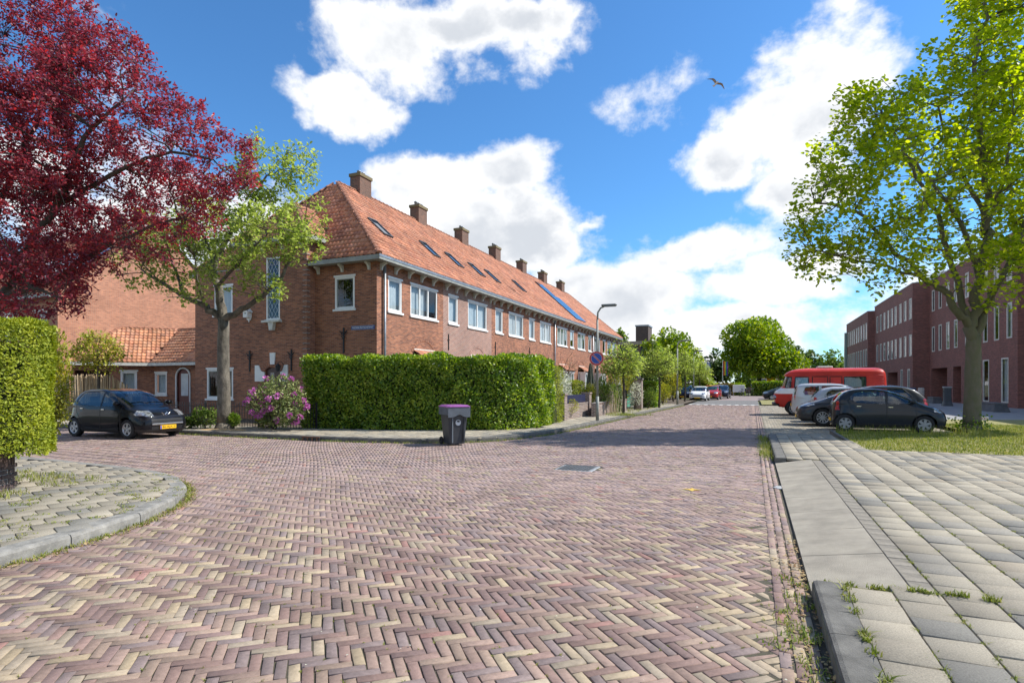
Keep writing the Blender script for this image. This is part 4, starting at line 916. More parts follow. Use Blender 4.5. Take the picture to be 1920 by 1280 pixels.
    # solar panels
    if h == 5:
        for row in range(3):
            for col_ in range(3 if row < 2 else 2):
                yy = 47.05 + col_*1.0; t0_ = .55 + row*1.74
                nr_ = Vector((ZR-ZG, 0, XE-XR)).normalized(); sp_ = lambda dy, dt, dn: Vector((XE, yy+dy, ZG)) + SVn*(t0_+dt) + nr_*dn
                m = MB(); c8 = [sp_(a, b, d) for d in (.10, .14) for a, b in ((0, 0), (.97, 0), (.97, 1.70), (0, 1.70))]; m.add(c8, [(0,3,2,1),(4,5,6,7),(0,1,5,4),(1,2,6,5),(2,3,7,6),(3,0,4,7)]); m.build('solar_panel', M['solar'], H)
# ---- corner house: side walls, tower, hip
H0 = [o for o in COL.objects if o.name == 'terrace_house'][0]
XT0, XT1, YT, ZT = -17.17, -20.9, 18.55, 7.75
ux = Vector((-1, 0, 0)); ny = Vector((0, -1, 0))
def uX(px, Y): return onY(px, 600, Y).x
wx1, wx0 = uX(628, YC), uX(665, YC)
m = MB(); oS = Vector((XF, YC, 0))
side_op = (XF-wx0, XF-wx1, 4.72, 6.06)
wall(m, oS, ux, ny, XF-XT0, 0, ZE+.08, [side_op])
oT = Vector((XT0, YT, 0))
lw = (XT0-uX(525, YT), XT0-uX(500, YT), 4.38, 7.05)
door = (XT0-uX(527, YT), XT0-uX(497, YT), .15, 2.32)
wall(m, oT, ux, ny, XT0-XT1, 0, ZT, [lw, door])
m.quad((XT0, YT, 0), (XT0, YC+2.2, 0), (XT0, YC+2.2, ZT), (XT0, YT, ZT)); m.quad((XT1, YT, ZE-.6), (XT1, YC+2.2, ZE-.6), (XT1, YC+2.2, ZT), (XT1, YT, ZT))
YL = 18.552; oL = Vector((XT1, YL, 0)); gw = (XT1-uX(437, YL), XT1-uX(388, YL), .95, 2.28); gw = (max(.12, gw[0]), gw[1], gw[2], gw[3]); uw = (XT1-uX(436, YL), XT1-uX(402, YL), 4.72, 6.02); uw = (max(.2, uw[0]), uw[1], uw[2], uw[3])
wall(m, oL, ux, ny, XT1-XB, 0, ZE+.08, [gw, uw])
m.quad((XB, YL, 0), (XB, 30, 0), (XB, 30, ZE+.08), (XB, YL, ZE+.08))
m.build('wall', M['wall'], H0)
for k in range(34):      # toothed quoin bricks at the projecting corner
    z = .2 + k*.22; MB().box(XT0-.21, XT0+.022, YT-.022, YT+.16, z, z+.055).build('quoin_brick', M['garden_brick'], H0) if z < ZT-.2 else None
window(H0, oS, ux, ny, *side_op, 1, fw=.085, dep=.08, sash='gutter', curtain=None, inner=.5)
window(H0, oL, ux, ny, *gw, 1, fw=.085, dep=.08, sash='gutter', curtain=None, inner=.6); window(H0, oL, ux, ny, *uw, 1, fw=.085, dep=.08, curtain='curtain')
lwn = window(H0, oT, ux, ny, *lw, 1, fw=.06, dep=.06, curtain=None, sill=True, lintel=False, inner=.5, name='leaded_window')
dm = MB()      # lead diamonds
cu, wz = (lw[0]+lw[1])/2, lw[3]-lw[2]; hwid = (lw[1]-lw[0])/2-.06
for s in (1, -1):
    k = -3.0
    while k < wz+3:
        pts = []
        for uu in (-hwid, hwid):
            z = lw[2] + k + s*uu*1.75; pts.append((uu, z))
        (u0_, z0_), (u1_, z1_) = pts
        if abs(z1_-z0_) > 1e-6:
            def clipz(zc): t = (zc-z0_)/(z1_-z0_); return (u0_+(u1_-u0_)*t, zc)
            lo, hi = lw[2]+.06, lw[3]-.06
            if max(z0_, z1_) > lo and min(z0_, z1_) < hi:
                a = (u0_, z0_) if lo <= z0_ <= hi else clipz(lo if z0_ < lo else hi); b = (u1_, z1_) if lo <= z1_ <= hi else clipz(lo if z1_ < lo else hi)
                pa_ = oT + ux*(cu+a[0]) + ny*(-.028); pb_ = oT + ux*(cu+b[0]) + ny*(-.028); dm.tube([(pa_.x, pa_.y, a[1]), (pb_.x, pb_.y, b[1])], .007, 4)
        k += .34
dm.build('lead_bars', M['white'], lwn)
s = MB(); obox(s, oT, ux, ny, lw[0]-.12, lw[1]+.12, lw[2]-.13, lw[2]-.04, -.02, .2); s.build('stone_sill', M['offwhite'], lwn); s = MB(); q = oT + ux*cu; s.prism([(-.16, 0), (.16, 0), (.09, -.34), (-.09, -.34)], .16, Matrix(((-1,0,0,q.x),(0,0,-1,q.y),(0,1,0,lw[2]-.13),(0,0,0,1)))); s.build('stone_corbel', M['offwhite'], lwn)
# front door in the tower
d = MB(); obox(d, oT, ux, ny, door[0], door[1], door[2], door[3], -.13, -.07); dd = d.build('door', M['door_dark'], H0)
dc = (door[0]+door[1])/2
e = MB(); obox(e, oT, ux, ny, dc-.02, dc+.2, 1.35, 2.1, -.07, -.055); e.build('pane', M['mirrorpane'], dd); e = MB(); obox(e, oT, ux, ny, dc-.02, dc+.2, .55, 1.25, -.07, -.055); e.build('pane', M['mirrorpane'], dd)
def stone(poly, name='keystone'):
    q = oT + ux*dc; MB().prism([(-p[0], p[1]) for p in poly][::-1], .05, Matrix(((1,0,0,q.x),(0,0,-1,q.y+.0),(0,1,0,0),(0,0,0,1)))).build(name, M['white'], H0)
hd = (door[1]-door[0])/2
stone([(-.12, 2.45), (.12, 2.45), (.15, 2.95), (-.15, 2.95)]); stone([(hd+.0, 1.72), (hd+.55, 1.72), (hd+.55, 2.42), (hd+.34, 2.42), (hd+.2, 2.16), (hd, 2.12)], 'impost_stone'); stone([(-hd, 1.72), (-hd-.4, 1.72), (-hd-.4, 2.42), (-hd-.22, 2.42), (-hd-.1, 2.16), (-hd, 2.12)], 'impost_stone')
am = MB()
for k in range(13):
    a0 = math.pi*(.2+.6*k/13); a1 = math.pi*(.2+.6*(k+.85)/13); c_ = oT + ux*dc + Zv*1.75; ps = [c_ + ux*(math.cos(aa)*r_) + Zv*(math.sin(aa)*r_*.92) for aa, r_ in ((a0, .66), (a1, .66), (a1, .92), (a0, .92))]
    am.add([q + ny*.002 for q in ps] + [q + ny*.02 for q in ps], [(4,5,6,7), (0,1,5,4), (1,2,6,5), (2,3,7,6), (3,0,4,7)])
am.build('brick_arch', M['wall'], H0)
# ornamental wall anchors
def anchor(px, py0, py1, Y):
    p0 = onY(px, py1, Y); p1 = onY(px, py0, Y); m = MB(); c = p0.x; h = p1.z-p0.z
    m.box(c-.025, c+.025, Y-.05, Y-.002, p0.z, p1.z)
    for zf, w_ in ((.82, .19), (.62, .1), (.74, .12)): m.tube([(c-w_, Y-.045, p0.z+h*zf+.05), (c-w_*.5, Y-.05, p0.z+h*zf-.02), (c, Y-.05, p0.z+h*zf-.05), (c+w_*.5, Y-.05, p0.z+h*zf-.02), (c+w_, Y-.045, p0.z+h*zf+.05)], .018, 6)
    m.build('wall_anchor', M['iron'], H0)
anchor(469, 657, 697, YT); anchor(547, 655, 695, YT); anchor(645, 614, 662, YC)
# wall lamp
lp_ = onY(530, 690, YT); m = MB(); m.tube([(lp_.x+.12, YT-.01, lp_.z+.1), (lp_.x+.1, YT-.2, lp_.z+.28), (lp_.x, YT-.26, lp_.z+.22)], .015, 6); m.lathe([(.02, .2), (.11, .1), (.085, -.1), (.03, -.14)], 8, 'z', (lp_.x, YT-.26, lp_.z)); m.build('wall_lamp', M['iron'], H0)
# roof: hip towards the side street
hp = [(XB-.4, YE, ZG), (XE, YE, ZG), (XR, YA, ZR)]
def hipclear(a_, b_): return np.zeros(len(a_), bool)
pts = [Vector(p) for p in hp]
hn = (pts[1]-pts[0]).cross(pts[2]-pts[0]).normalized(); hn = hn if hn.z > 0 else -hn
hu = Vector((1, 0, 0)); hv = hn.cross(hu)
# tiles under the tower roof left out
def tw(a_, b_): X = pts[0].x + a_; return (X > XT1+.15) & (X < XT0-.1) & (b_ < 2.2)
roofface(H0, hp, hu, None, 280, clear=tw, solokey=lambda a_, b_: -(a_) + .2*b_)
ridge(H0, (XE, YE, ZG+.03), (XR, YA, ZR+.03)); ridge(H0, (XB-.4, YE, ZG+.03), (XR, YA, ZR+.03))
MB().box(XT0+.05, XE-.302, YE-.06, YE+.30, ZG-.20, ZG-.016).build('gutter', M['gutter'], H0); MB().box(XB-.45, XT1-.05, YE-.06, YE+.30, ZG-.20, ZG-.016).build('gutter', M['gutter'], H0)
inv0 = wmat(H0).inverted()
for X in (XF-.35, XF-1.7, XF-2.95): link('bracket', BK, H0, inv0 @ Vector((X, YC, ZG-.20)), (0, 0, R(-90)))
# tower roof
ex = .3; zt = ZT+.05; cx_ = (XT0+XT1)/2; zr_ = 9.75; yf = YT-ex; ym = YT+1.35
eh = [(XT1-ex, yf, zt), (XT0+ex, yf, zt), (cx_, ym, zr_)]
hipY = lambda z: YE + (z-ZG)/((ZR-ZG)/(YA-YE))
roofface(H0, eh, (1, 0, 0), None, 0)
roofface(H0, [(XT0+ex, yf, zt), (XT0+ex, hipY(zt)+.3, zt), (cx_, hipY(zr_)+.3, zr_), (cx_, ym, zr_)], (0, 1, 0), None, 0)
roofface(H0, [(XT1-ex, yf, zt), (XT1-ex, hipY(zt)+.3, zt), (cx_, hipY(zr_)+.3, zr_), (cx_, ym, zr_)], (0, 1, 0), None, 0)
ridge(H0, (XT0+ex, yf, zt+.02), (cx_, ym, zr_+.02)); ridge(H0, (XT1-ex, yf, zt+.02), (cx_, ym, zr_+.02))
g = MB(); g.box(XT1-ex-.05, XT0+ex+.05, yf-.05, yf+.25, zt-.18, zt-.012); g.box(XT0+ex-.25, XT0+ex+.055, yf+.25, YT+1.1, zt-.18, zt-.012); g.build('tower_gutter', M['gutter'], H0)
for X in (XT0-.3, XT0-1.3, XT1+1.3, XT1+.3): link('bracket', BK, H0, inv0 @ Vector((X, YT, zt-.18)), (0, 0, R(-90)))
# street name plate
a, b = onY(659, 614, YC).x, onY(703, 614, YC).x; zc = onY(681, 614, YC).z
sg = empty('street_sign', ((a+b)/2, YC, zc), 0, 'blue enamel street name plate on the corner house wall', 'street sign')
MB().rbox(-(b-a)/2, (b-a)/2, -.022, -.002, -.085, .085, .006).build('plate', pm('blue_enamel', (.035, .055, .22), .3, .08, 4), sg, False)
fm = MB(); 
for (x0, x1, z0, z1) in ((-(b-a)/2+.01, (b-a)/2-.01, .068, .074), (-(b-a)/2+.01, (b-a)/2-.01, -.074, -.068)): fm.box(x0, x1, -.0245, -.021, z0, z1)
fm.build('border', M['white'], sg, False)
def lettering(txt, parent, size, loc, rot, mat, fit=None, name='lettering', ext=.001):
    cu_ = bpy.data.curves.new('t', 'FONT'); cu_.body = txt; cu_.size = size; cu_.align_x = 'CENTER'; cu_.align_y = 'CENTER'; cu_.extrude = ext; cu_.resolution_u = 3
    ob = bpy.data.objects.new('t', cu_); COL.objects.link(ob); dg = bpy.context.evaluated_depsgraph_get(); dg.update(); me = bpy.data.meshes.new_from_object(ob.evaluated_get(dg)); bpy.data.objects.remove(ob)
    me.name = name; me.materials.clear(); me.materials.append(mat); o = link(name, me, parent, loc, rot)
    xs = [v.co.x for v in me.vertices]; wd = max(xs)-min(xs)
    if fit: o.scale = (fit/wd, 1, 1)
    return o
lettering('FREDERIK RUYSCHSTRAAT', sg, .105, (0, -.0235, 0), (R(90), 0, 0), M['white'], fit=(b-a)*.9)
# bird house
bp_ = onY(468, 589, YT); bh = empty('bird_house', (bp_.x, YT, bp_.z), 0, 'white wooden bird house hung on the shaded side wall', 'bird house')
k = .5
MB().box(-.13, .13, -.24, -.003, -.16, .12).build('box', M['white'], bh, False)
m = MB(); m.add([(-.2, -.32, .09), (0, -.32, .27), (.2, -.32, .09), (-.2, -.003, .09), (0, -.003, .27), (.2, -.003, .09), (-.2, -.32, .06), (0, -.32, .235), (.2, -.32, .06), (-.2, -.003, .06), (0, -.003, .235), (.2, -.003, .06)], [(0,1,4,3), (1,2,5,4), (6,9,10,7), (7,10,11,8), (0,6,7,1), (1,7,8,2), (3,4,10,9), (4,5,11,10), (0,3,9,6), (2,8,11,5)]); m.add([(-.13, -.24, .12), (.13, -.24, .12), (0, -.24, .235)], [(0,1,2)]); m.build('roof', M['white'], bh, False)
m = MB(); m.lathe([(.035, -.242), (.0, -.2425)], 10, 'y', (0, 0, .02)); m.build('entrance_hole', M['room'], bh, False)
MB().prism([(-.13, -.16), (.13, -.16), (.1, -.26), (.05, -.24), (0, -.36), (-.05, -.24), (-.1, -.26)], .03, Matrix(((1,0,0,0),(0,0,1,-.05),(0,1,0,0),(0,0,0,1)))).build('tail_board', M['white'], bh, False)

# ================================================================== low annex behind the garden
an = empty('annex', (-27, 20.5, 0), 0, 'low brick annex with bright orange tiled roof beside the corner house', 'annex')
YA2 = 20.5; VX = onY(289, 690, YA2).x; za = 2.62
oA = Vector((XB+.0, YA2, 0)); ops = []
def ax(px): return oA.x - onY(px, 700, YA2).x
w1 = (ax(313), ax(291), 1.05, 2.2); d1 = (ax(357), ax(331), .12, 2.36)
m = MB(); wall(m, oA, ux, ny, oA.x-VX, 0, za, [w1, d1])
P1 = at(134, 700, 28.6); P1.z = 0; P0 = Vector((VX, YA2, 0)); uw_ = (P1-P0); Lw = uw_.length; uw_.normalize(); nw = Vector((-uw_.y, uw_.x, 0)); nw = nw if nw.dot(CAM-P0) > 0 else -nw
def wu(px):     # where a photo column meets the splayed wall
    d = dirv(px, 700); den = d.x*uw_.y - d.y*uw_.x; t = (P0.x*uw_.y - P0.y*uw_.x)/den; return (Vector((d.x*t, d.y*t, 0))-P0).dot(uw_)
w2 = (wu(257), wu(226), 1.15, 2.28)
g2 = (wu(205), wu(140), .1, 2.3, .5)
wall(m, P0, uw_, nw, Lw, 0, za, [w2, g2])
back = -nw; q = P1 + back*3.4
m.quad((P1.x, P1.y, 0), (q.x, q.y, 0), (q.x, q.y, za), (P1.x, P1.y, za))
m.build('wall', M['garden_brick'] if False else M['wall'], an)
window(an, oA, ux, ny, *w1, 1, fw=.075, dep=.06, sash='white'); window(an, P0, uw_, nw, *w2, 1, fw=.08, dep=.06, sash='white')
b_ = MB(); obox(b_, P0, uw_, nw, g2[0], g2[1], g2[2], g2[3], -.55, -.5); b_.build('shed_door', pm('stained_timber', (.07, .035, .022), .7, .3, 6), an)
d = MB(); obox(d, oA, ux, ny, *d1, -.12, -.06); dd = d.build('door', M['door_brown'], an); e = MB(); dcx = (d1[0]+d1[1])/2; obox(e, oA, ux, ny, dcx-.28, dcx+.24, 1.0, 2.15, -.06, -.05); e.build('pane', M['curtain'], dd)
dm = MB(); rr = (d1[1]-d1[0])/2; pth = [oA + ux*d1[0] + ny*.02 + Zv*.12, oA + ux*d1[0] + ny*.02 + Zv*2.0] + [oA + ux*(dcx - math.cos(a_)*rr) + ny*.02 + Zv*(2.0+math.sin(a_)*rr*.85) for a_ in [math.pi*k/8 for k in range(1, 8)]] + [oA + ux*d1[1] + ny*.02 + Zv*2.0, oA + ux*d1[1] + ny*.02 + Zv*.12]
dm.tube(pth, .045, 6); dm.build('door_frame', M['white'], an)
ob_ = .35; e0 = Vector((XB, YA2-ob_, za+.1)); rp = onY(340, 614, YA2+2.3); zr2 = 4.75; rY = YA2+2.35
nmid = (ny + nw).normalized(); V0 = P0 + nmid*(ob_/max(.3, nmid.dot(ny))); V0.z = za+.1
R0 = P0 - nmid*(2.35/max(.3, nmid.dot(ny))); R0.z = zr2
roofface(an, [V0, e0, Vector((XB, rY, zr2)), R0], (1, 0, 0), None, 0, (1.15, 1.25, 1.2))
E1 = P1 + nw*ob_ + uw_*ob_; E1.z = za+.1; R1 = P1 - nw*2.35 - uw_*1.9; R1.z = zr2
roofface(an, [V0, E1, R1, R0], tuple(uw_), None, 0, (1.15, 1.25, 1.2))
E2 = P1 - nw*5 + uw_*ob_; E2.z = za+.1; R2 = R1.copy()
roofface(an, [E1, E2, R2], tuple(nw), None, 0, (1.1, 1.15, 1.1))
ridge(an, R0, Vector((XB, rY, zr2))); ridge(an, R1, R0); ridge(an, E1, R1)
g = MB()
def gut(a_, b_): 
    a_, b_ = Vector(a_), Vector(b_); t = (b_-a_).normalized(); s_ = Vector((-t.y, t.x, 0)); g.add([a_ + s_*x + Zv*z for z in (-.16, -.01) for x in (-.12, .12)] + [b_ + s_*x + Zv*z for z in (-.16, -.01) for x in (-.12, .12)], [(0,1,5,4),(2,6,7,3),(0,4,6,2),(1,3,7,5),(0,2,3,1),(4,5,7,6)])
gut(V0, e0); gut(V0, E1); g.build('gutter', M['offwhite'], an)

# ================================================================== neighbouring gable behind
XG = -36.0; gb = empty('gabled_house', (XG, 19.5, 0), 0, 'tall sunlit brick gable wall behind the orange annex roof', 'house')
ye0, ye1, zEv, zAp = 19.5, 31.2, 6.95, 12.0; ymid = (ye0+ye1)/2
m = MB(); m.add([(XG, ye0, 0), (XG, ye1, 0), (XG, ye1, zEv), (XG, ymid, zAp), (XG, ye0, zEv)], [(0,1,2,3,4)])
oN = Vector((XG, ye0, 0)); wall(m, oN, ux, ny, 14, 0, zEv, [(1.0, 2.3, 4.2, 5.8), (4, 5.3, 4.2, 5.8), (1.0, 2.3, .9, 2.4)])
m.build('wall', M['wall_sand'], gb)
for wv in ((1.0, 2.3, 4.2, 5.8), (4, 5.3, 4.2, 5.8), (1.0, 2.3, .9, 2.4)): window(gb, oN, ux, ny, *wv, 2)
roofface(gb, [(XG-14, ye0-.4, zEv-.32), (XG+.15, ye0-.4, zEv-.32), (XG+.15, ymid, zAp+.03), (XG-14, ymid, zAp+.03)], (1, 0, 0), None, 0)
MB().quad((XG+.15, ymid, zAp+.03), (XG+.15, ye1+.4, zEv-.3), (XG-14, ye1+.4, zEv-.3), (XG-14, ymid, zAp+.03)).build('rear_roof', M['rb'], gb)
MB().box(XG-14, XG+.15, ye0-.5, ye0-.28, zEv-.5, zEv-.28).build('gutter', M['gutter'], gb)
sv = Vector((0, ymid-ye0+.4, zAp-zEv+.35)).normalized(); sn = Vector((0, -sv.z, sv.y))
for i in range(5):
    for j in range(2):
        c = Vector((XG-.6-1.02*(i+1), ye0-.4, zEv-.32)) + sv*(1.6+j*1.72) + sn*.14
        MB().add([c, c+Vector((.98, 0, 0)), c+Vector((.98, 0, 0))+sv*1.68, c+sv*1.68] + [p + sn*.04 for p in (c, c+Vector((.98, 0, 0)), c+Vector((.98, 0, 0))+sv*1.68, c+sv*1.68)], [(0,3,2,1),(4,5,6,7),(0,1,5,4),(1,2,6,5),(2,3,7,6),(3,0,4,7)]).build('solar_panel', M['solar'], gb)
chimney(gb, (XG-3.6, ymid-.2), .8, .6, zAp-.5, zAp+.9, 2)

# ================================================================== maroon office blocks on the right
def block(label, X, y0, y1, top, rows, ops_extra=[], depth_=16, wlist=None, capname='parapet'):
    B = empty('office_block', (X, y0, 0), 0, label, 'office block', 'maroon brick office blocks')
    o = Vector((X, y0, 0)); u = Vector((0, 1, 0)); n = Vector((-1, 0, 0)); ops = []
    for (za, zb, ys) in rows:
        for (a_, b_) in ys: ops.append((a_-y0, b_-y0, za, zb, .06))
    for e in ops_extra: ops.append((e[0]-y0, e[1]-y0, e[2], e[3], e[4]))
    m = MB(); wall(m, o, u, n, y1-y0, 0, top, ops, .22)
    m.quad((X, y0, 0), (X+depth_, y0, 0), (X+depth_, y0, top), (X, y0, top)); m.quad((X, y1, 0), (X, y1, top), (X+depth_, y1, top), (X+depth_, y1, 0)); m.quad((X, y0, top-.1), (X, y1, top-.1), (X+depth_, y1, top-.1), (X+depth_, y0, top-.1))
    m.build('wall', M['wall_dark'], B)
    MB().box(X-.05, X+depth_, y0-.05, y1+.0, top, top+.08).build('parapet', M['zinc'], B)
    for (za, zb, ys) in rows:
        for (a_, b_) in ys: window(B, o, u, n, a_-y0, b_-y0, za, zb, 1, fw=.09, dep=.05, lintel=False, sill=False, frame='offwhite', curtain='curtain', cfrac=rnd.choice([1, 1, .45]))
    for e in ops_extra:
        k = MB(); obox(k, o, u, n, e[0]-y0, e[1]-y0, e[2], e[3], -e[4]-.1, -e[4]); k.build('recess_wall', M['wall_dark'], B)
        if len(e) > 5:
            window(B, o - n*(e[4]-.35), u, n, e[0]-y0+.3, e[1]-y0-.3, e[2], e[3]-.1, 2, fw=.09, dep=.1, lintel=False, sill=False, frame='offwhite', curtain=None, name='entrance_door')
    return B
def ycol(X, xs, w): return [(onX(x, 650, X).y - w/2, onX(x, 650, X).y + w/2) for x in xs]
X3, X2, X1 = 15.4, 14.08, 13.35
ys_up = [(y-.35, y+.35) for y in np.linspace(48.3, 63.0, 9)]
xz = lambda l: [1560 + v/5.333 for v in l]
low3 = ycol(X3, xz([1015, 1083, 1160, 1240]) + [1848, 1869, 1893], .85)
mid3 = [(a, b) for a, b in low3] + [(54.4, 55.2)]
gl3 = ycol(X3, [1849, 1884.5], 1.15)
b3 = block('nearest maroon brick office block behind the tree trunk, with dark entrance recesses', X3, 45.6, 65.2, 11.3, [(8.35, 10.3, mid3), (4.6, 6.92, mid3), (.35, 3.35, gl3)], [(onX(1776, 700, X3).y, onX(1746, 700, X3).y, .1, 3.05, 2.2, 1), (onX(1802, 700, X3).y, onX(1787, 700, X3).y, .1, 3.05, 2.2)])
c2 = ycol(X2, xz([455, 490, 525, 563, 600, 637, 685, 733, 785]), .95)
b2 = block('middle maroon brick office block with two rows of nine narrow windows', X2, 65.2, 83.7, 11.25, [(7.9, 9.9, c2), (4.33, 6.4, c2), (.3, 3.1, ycol(X2, [1691, 1704], .9))], [(onX(1683, 700, X2).y, onX(1664, 700, X2).y, .1, 2.9, 2.0)])
c1 = ycol(X1, xz([163, 183, 203, 222, 246, 267, 292, 318, 343]), 1.0)
b1 = block('farthest maroon brick office block of the row', X1, 83.7, 101.6, 10.75, [(7.3, 9.4, c1), (3.9, 6.1, c1)])
b0 = block('blank maroon end wall of the office block at the right picture edge', X3 + 3.0, 30.0, 45.6, 11.3, [(8.35, 10.3, [(33, 33.9), (36, 36.9), (39, 39.9), (42, 42.9)]), (4.6, 6.9, [(33, 33.9), (36, 36.9), (39, 39.9), (42, 42.9)])])
for bb, (X, ya, yb, zt_) in ((b2, (X2, 66, 78, 11.3)), (b3, (X3, 47, 60, 11.35))):
    MB().box(X+2.5, X+9, ya, yb, zt_, zt_+1.1).build('roof_unit', M['offwhite'], bb)
MB().box(X1-.35, X1-.05, 100.8, 101.6, 0, 9.5).build('stair_glazing', pm('green_glass', (.28, .36, .33), .2, .1, 2), b1)
# brown tower block and low flat building at the far left of the street
ft = empty('tower_block', (-20, 104, 0), 0, 'brown windowless tower rising behind the terrace roofs', 'tower')
p0, p1 = at(1192, 660, 100), at(1217, 660, 100); zt_ = at(1200, 612, 100).z
m = MB(); m.box(p0.x, p1.x, p0.y, p0.y+4, 0, zt_); m.build('wall', brickmat('brown_brick', (.11, .075, .06), (.08, .055, .045), (.1, .08, .07)), ft); MB().box(p0.x-.1, p1.x+.1, p0.y-.1, p0.y+4.1, zt_, zt_+.25).build('cap', M['zinc'], ft)
lo_ = empty('flat_building', (-20, 92, 0), 0, 'low flat-roofed beige building beyond the end of the terrace', 'building')
p0, p1 = at(1150, 640, 84), at(1260, 640, 84); zt_ = at(1200, 641, 84).z
m = MB(); m.box(p0.x, p1.x, p0.y, p0.y+10, 0, zt_-.5); m.build('wall', M['chim'], lo_); MB().box(p0.x-.3, p1.x+.3, p0.y-.4, p0.y+10.4, zt_-.5, zt_).build('fascia', pm('fascia', (.33, .27, .2), .8, .15, 3), lo_)
for k in range(6): MB().box(p0.x+1+k*1.5, p0.x+2.1+k*1.5, p0.y-.03, p0.y+.05, zt_-2.2, zt_-.7).build('window', M['mirrorpane'], lo_)
fh = empty('far_house', (-3, 112, 0), 0, 'low brick houses half hidden under the big round tree', 'house')
p0, p1 = at(1395, 720, 108), at(1475, 720, 108); m = MB(); m.box(p0.x, p1.x, p0.y, p0.y+8, 0, 3.6); m.build('wall', M['wall_dark'], fh); MB().box(p0.x-.3, p1.x+.3, p0.y-.3, p0.y+8.3, 3.6, 3.95).build('roof', M['zinc'], fh)
for k in range(4): 
    q = MB(); q.box(p0.x+.8+k*1.9, p0.x+2.0+k*1.9, p0.y-.04, p0.y+.05, 1.2, 2.6); w_ = q.build('window', M['white'], fh); q = MB(); q.box(p0.x+.9+k*1.9, p0.x+1.9+k*1.9, p0.y-.06, p0.y-.03, 1.3, 2.5); q.build('pane', M['mirrorpane'], w_)
# ================================================================== trees
# plum tree on the left, behind the clipped yew
Zp = 12.0
pb_ = at(-40, 800, Zp); pb_.z = .05
T = lambda px, py, dz=0: at(px, py, Zp+dz)
pl_ell = [ellp(-60, 60, 190, 150, Zp), ellp(60, 80, 150, 120, Zp, .5), ellp(190, 180, 130, 100, Zp, 0), ellp(300, 250, 110, 85, Zp, -.5), ellp(395, 300, 85, 70, Zp, -.6), ellp(330, 370, 105, 75, Zp, .6), ellp(180, 340, 140, 110, Zp, 1.0), ellp(30, 250, 150, 130, Zp, -.8), ellp(230, 450, 130, 60, Zp, -.2), ellp(60, 420, 140, 110, Zp, -.6), ellp(40, 530, 130, 75, Zp, -.9), ellp(110, 490, 75, 75, Zp, .2), ellp(380, 410, 55, 45, Zp, -.2), ellp(-90, 350, 150, 230, Zp, .5), ellp(200, 90, 70, 50, Zp, 0), ellp(445, 285, 45, 35, Zp, -.5), ellp(455, 330, 35, 30, Zp, -.3)]
tree('plum_tree', pb_, 'dark red leaved plum tree overhanging from the left behind the clipped yew hedge', pl_ell,
     [([T(-40, 640), T(20, 520), T(100, 400), T(190, 340), T(300, 290), T(400, 300)], .10, .02), ([T(-40, 640), T(-20, 450), T(40, 300, .4), T(90, 180, .4), T(140, 90, .3)], .10, .02), ([T(-40, 640), T(-70, 420), T(-80, 200), T(-70, 60)], .11, .02), ([T(0, 560), T(100, 520, .6), T(220, 450, .3), T(340, 410)], .09, .02), ([T(100, 400), T(160, 260, -.5), T(230, 190, -.4)], .08, .02), ([T(0, 560), T(60, 540, -.8), T(110, 560, -.8)], .06, .02)],
     LM['plum'], .086, per=37, n1=130, n2=1300, n3=1300, spread=.07, trunk_r=.2, trunkpts=[pb_, at(-40, 720, Zp), at(-40, 640, Zp)], bark='twig', asp=.48, flare=1.3, rmin=.004, up=.2, flat=.55)
# street tree in front of the corner house
Ze = 19.0; eb = G(420, 803, .12); eb.z = .1
T = lambda px, py, dz=0: at(px, py, Ze+dz)
el_ell = [ellp(265, 505, 62, 40, Ze, -.5), ellp(330, 480, 70, 55, Ze, .8), ellp(300, 430, 70, 45, Ze, 1.2), ellp(370, 420, 70, 60, Ze, -.8), ellp(440, 370, 70, 55, Ze, .4), ellp(500, 330, 60, 55, Ze, 0), ellp(555, 310, 48, 45, Ze, .3), ellp(570, 410, 50, 55, Ze, -.7), ellp(500, 430, 75, 60, Ze, -1.5), ellp(560, 460, 48, 35, Ze, -.6), ellp(430, 500, 60, 45, Ze, -1.6), ellp(350, 545, 50, 22, Ze, -1), ellp(500, 540, 42, 22, Ze, -1), ellp(475, 265, 26, 18, Ze, 0), ellp(420, 440, 80, 60, Ze, 1.6)]
tree('street_tree', eb, 'light green street tree with forked trunk on the pavement before the corner house', el_ell,
     [([T(419, 598), T(385, 575), T(345, 555), T(305, 530), T(265, 505)], .14, .03), ([T(419, 600), T(410, 540), T(402, 500), T(425, 450), T(455, 400), T(500, 330)], .16, .03), ([T(419, 600), T(455, 580, -.2), T(500, 548, -.4), T(540, 500, -.5), T(570, 430, -.5)], .13, .025), ([T(403, 500), T(385, 450, .5), T(360, 400, .8)], .08, .02), ([T(345, 555), T(330, 510, .5), T(310, 450, .9)], .07, .02), ([T(410, 535), T(450, 490, -1), T(500, 440, -1.3)], .07, .02), ([T(385, 575), T(372, 535, -.8), T(365, 480, -1)], .06, .02)],
     LM['elm'], .135, per=14, n1=70, n2=600, n3=480, spread=.10, trunk_r=.19, trunkpts=[eb, T(419, 700), T(419, 598)], bark='bark', asp=.6, flare=1.75, rmin=.006)
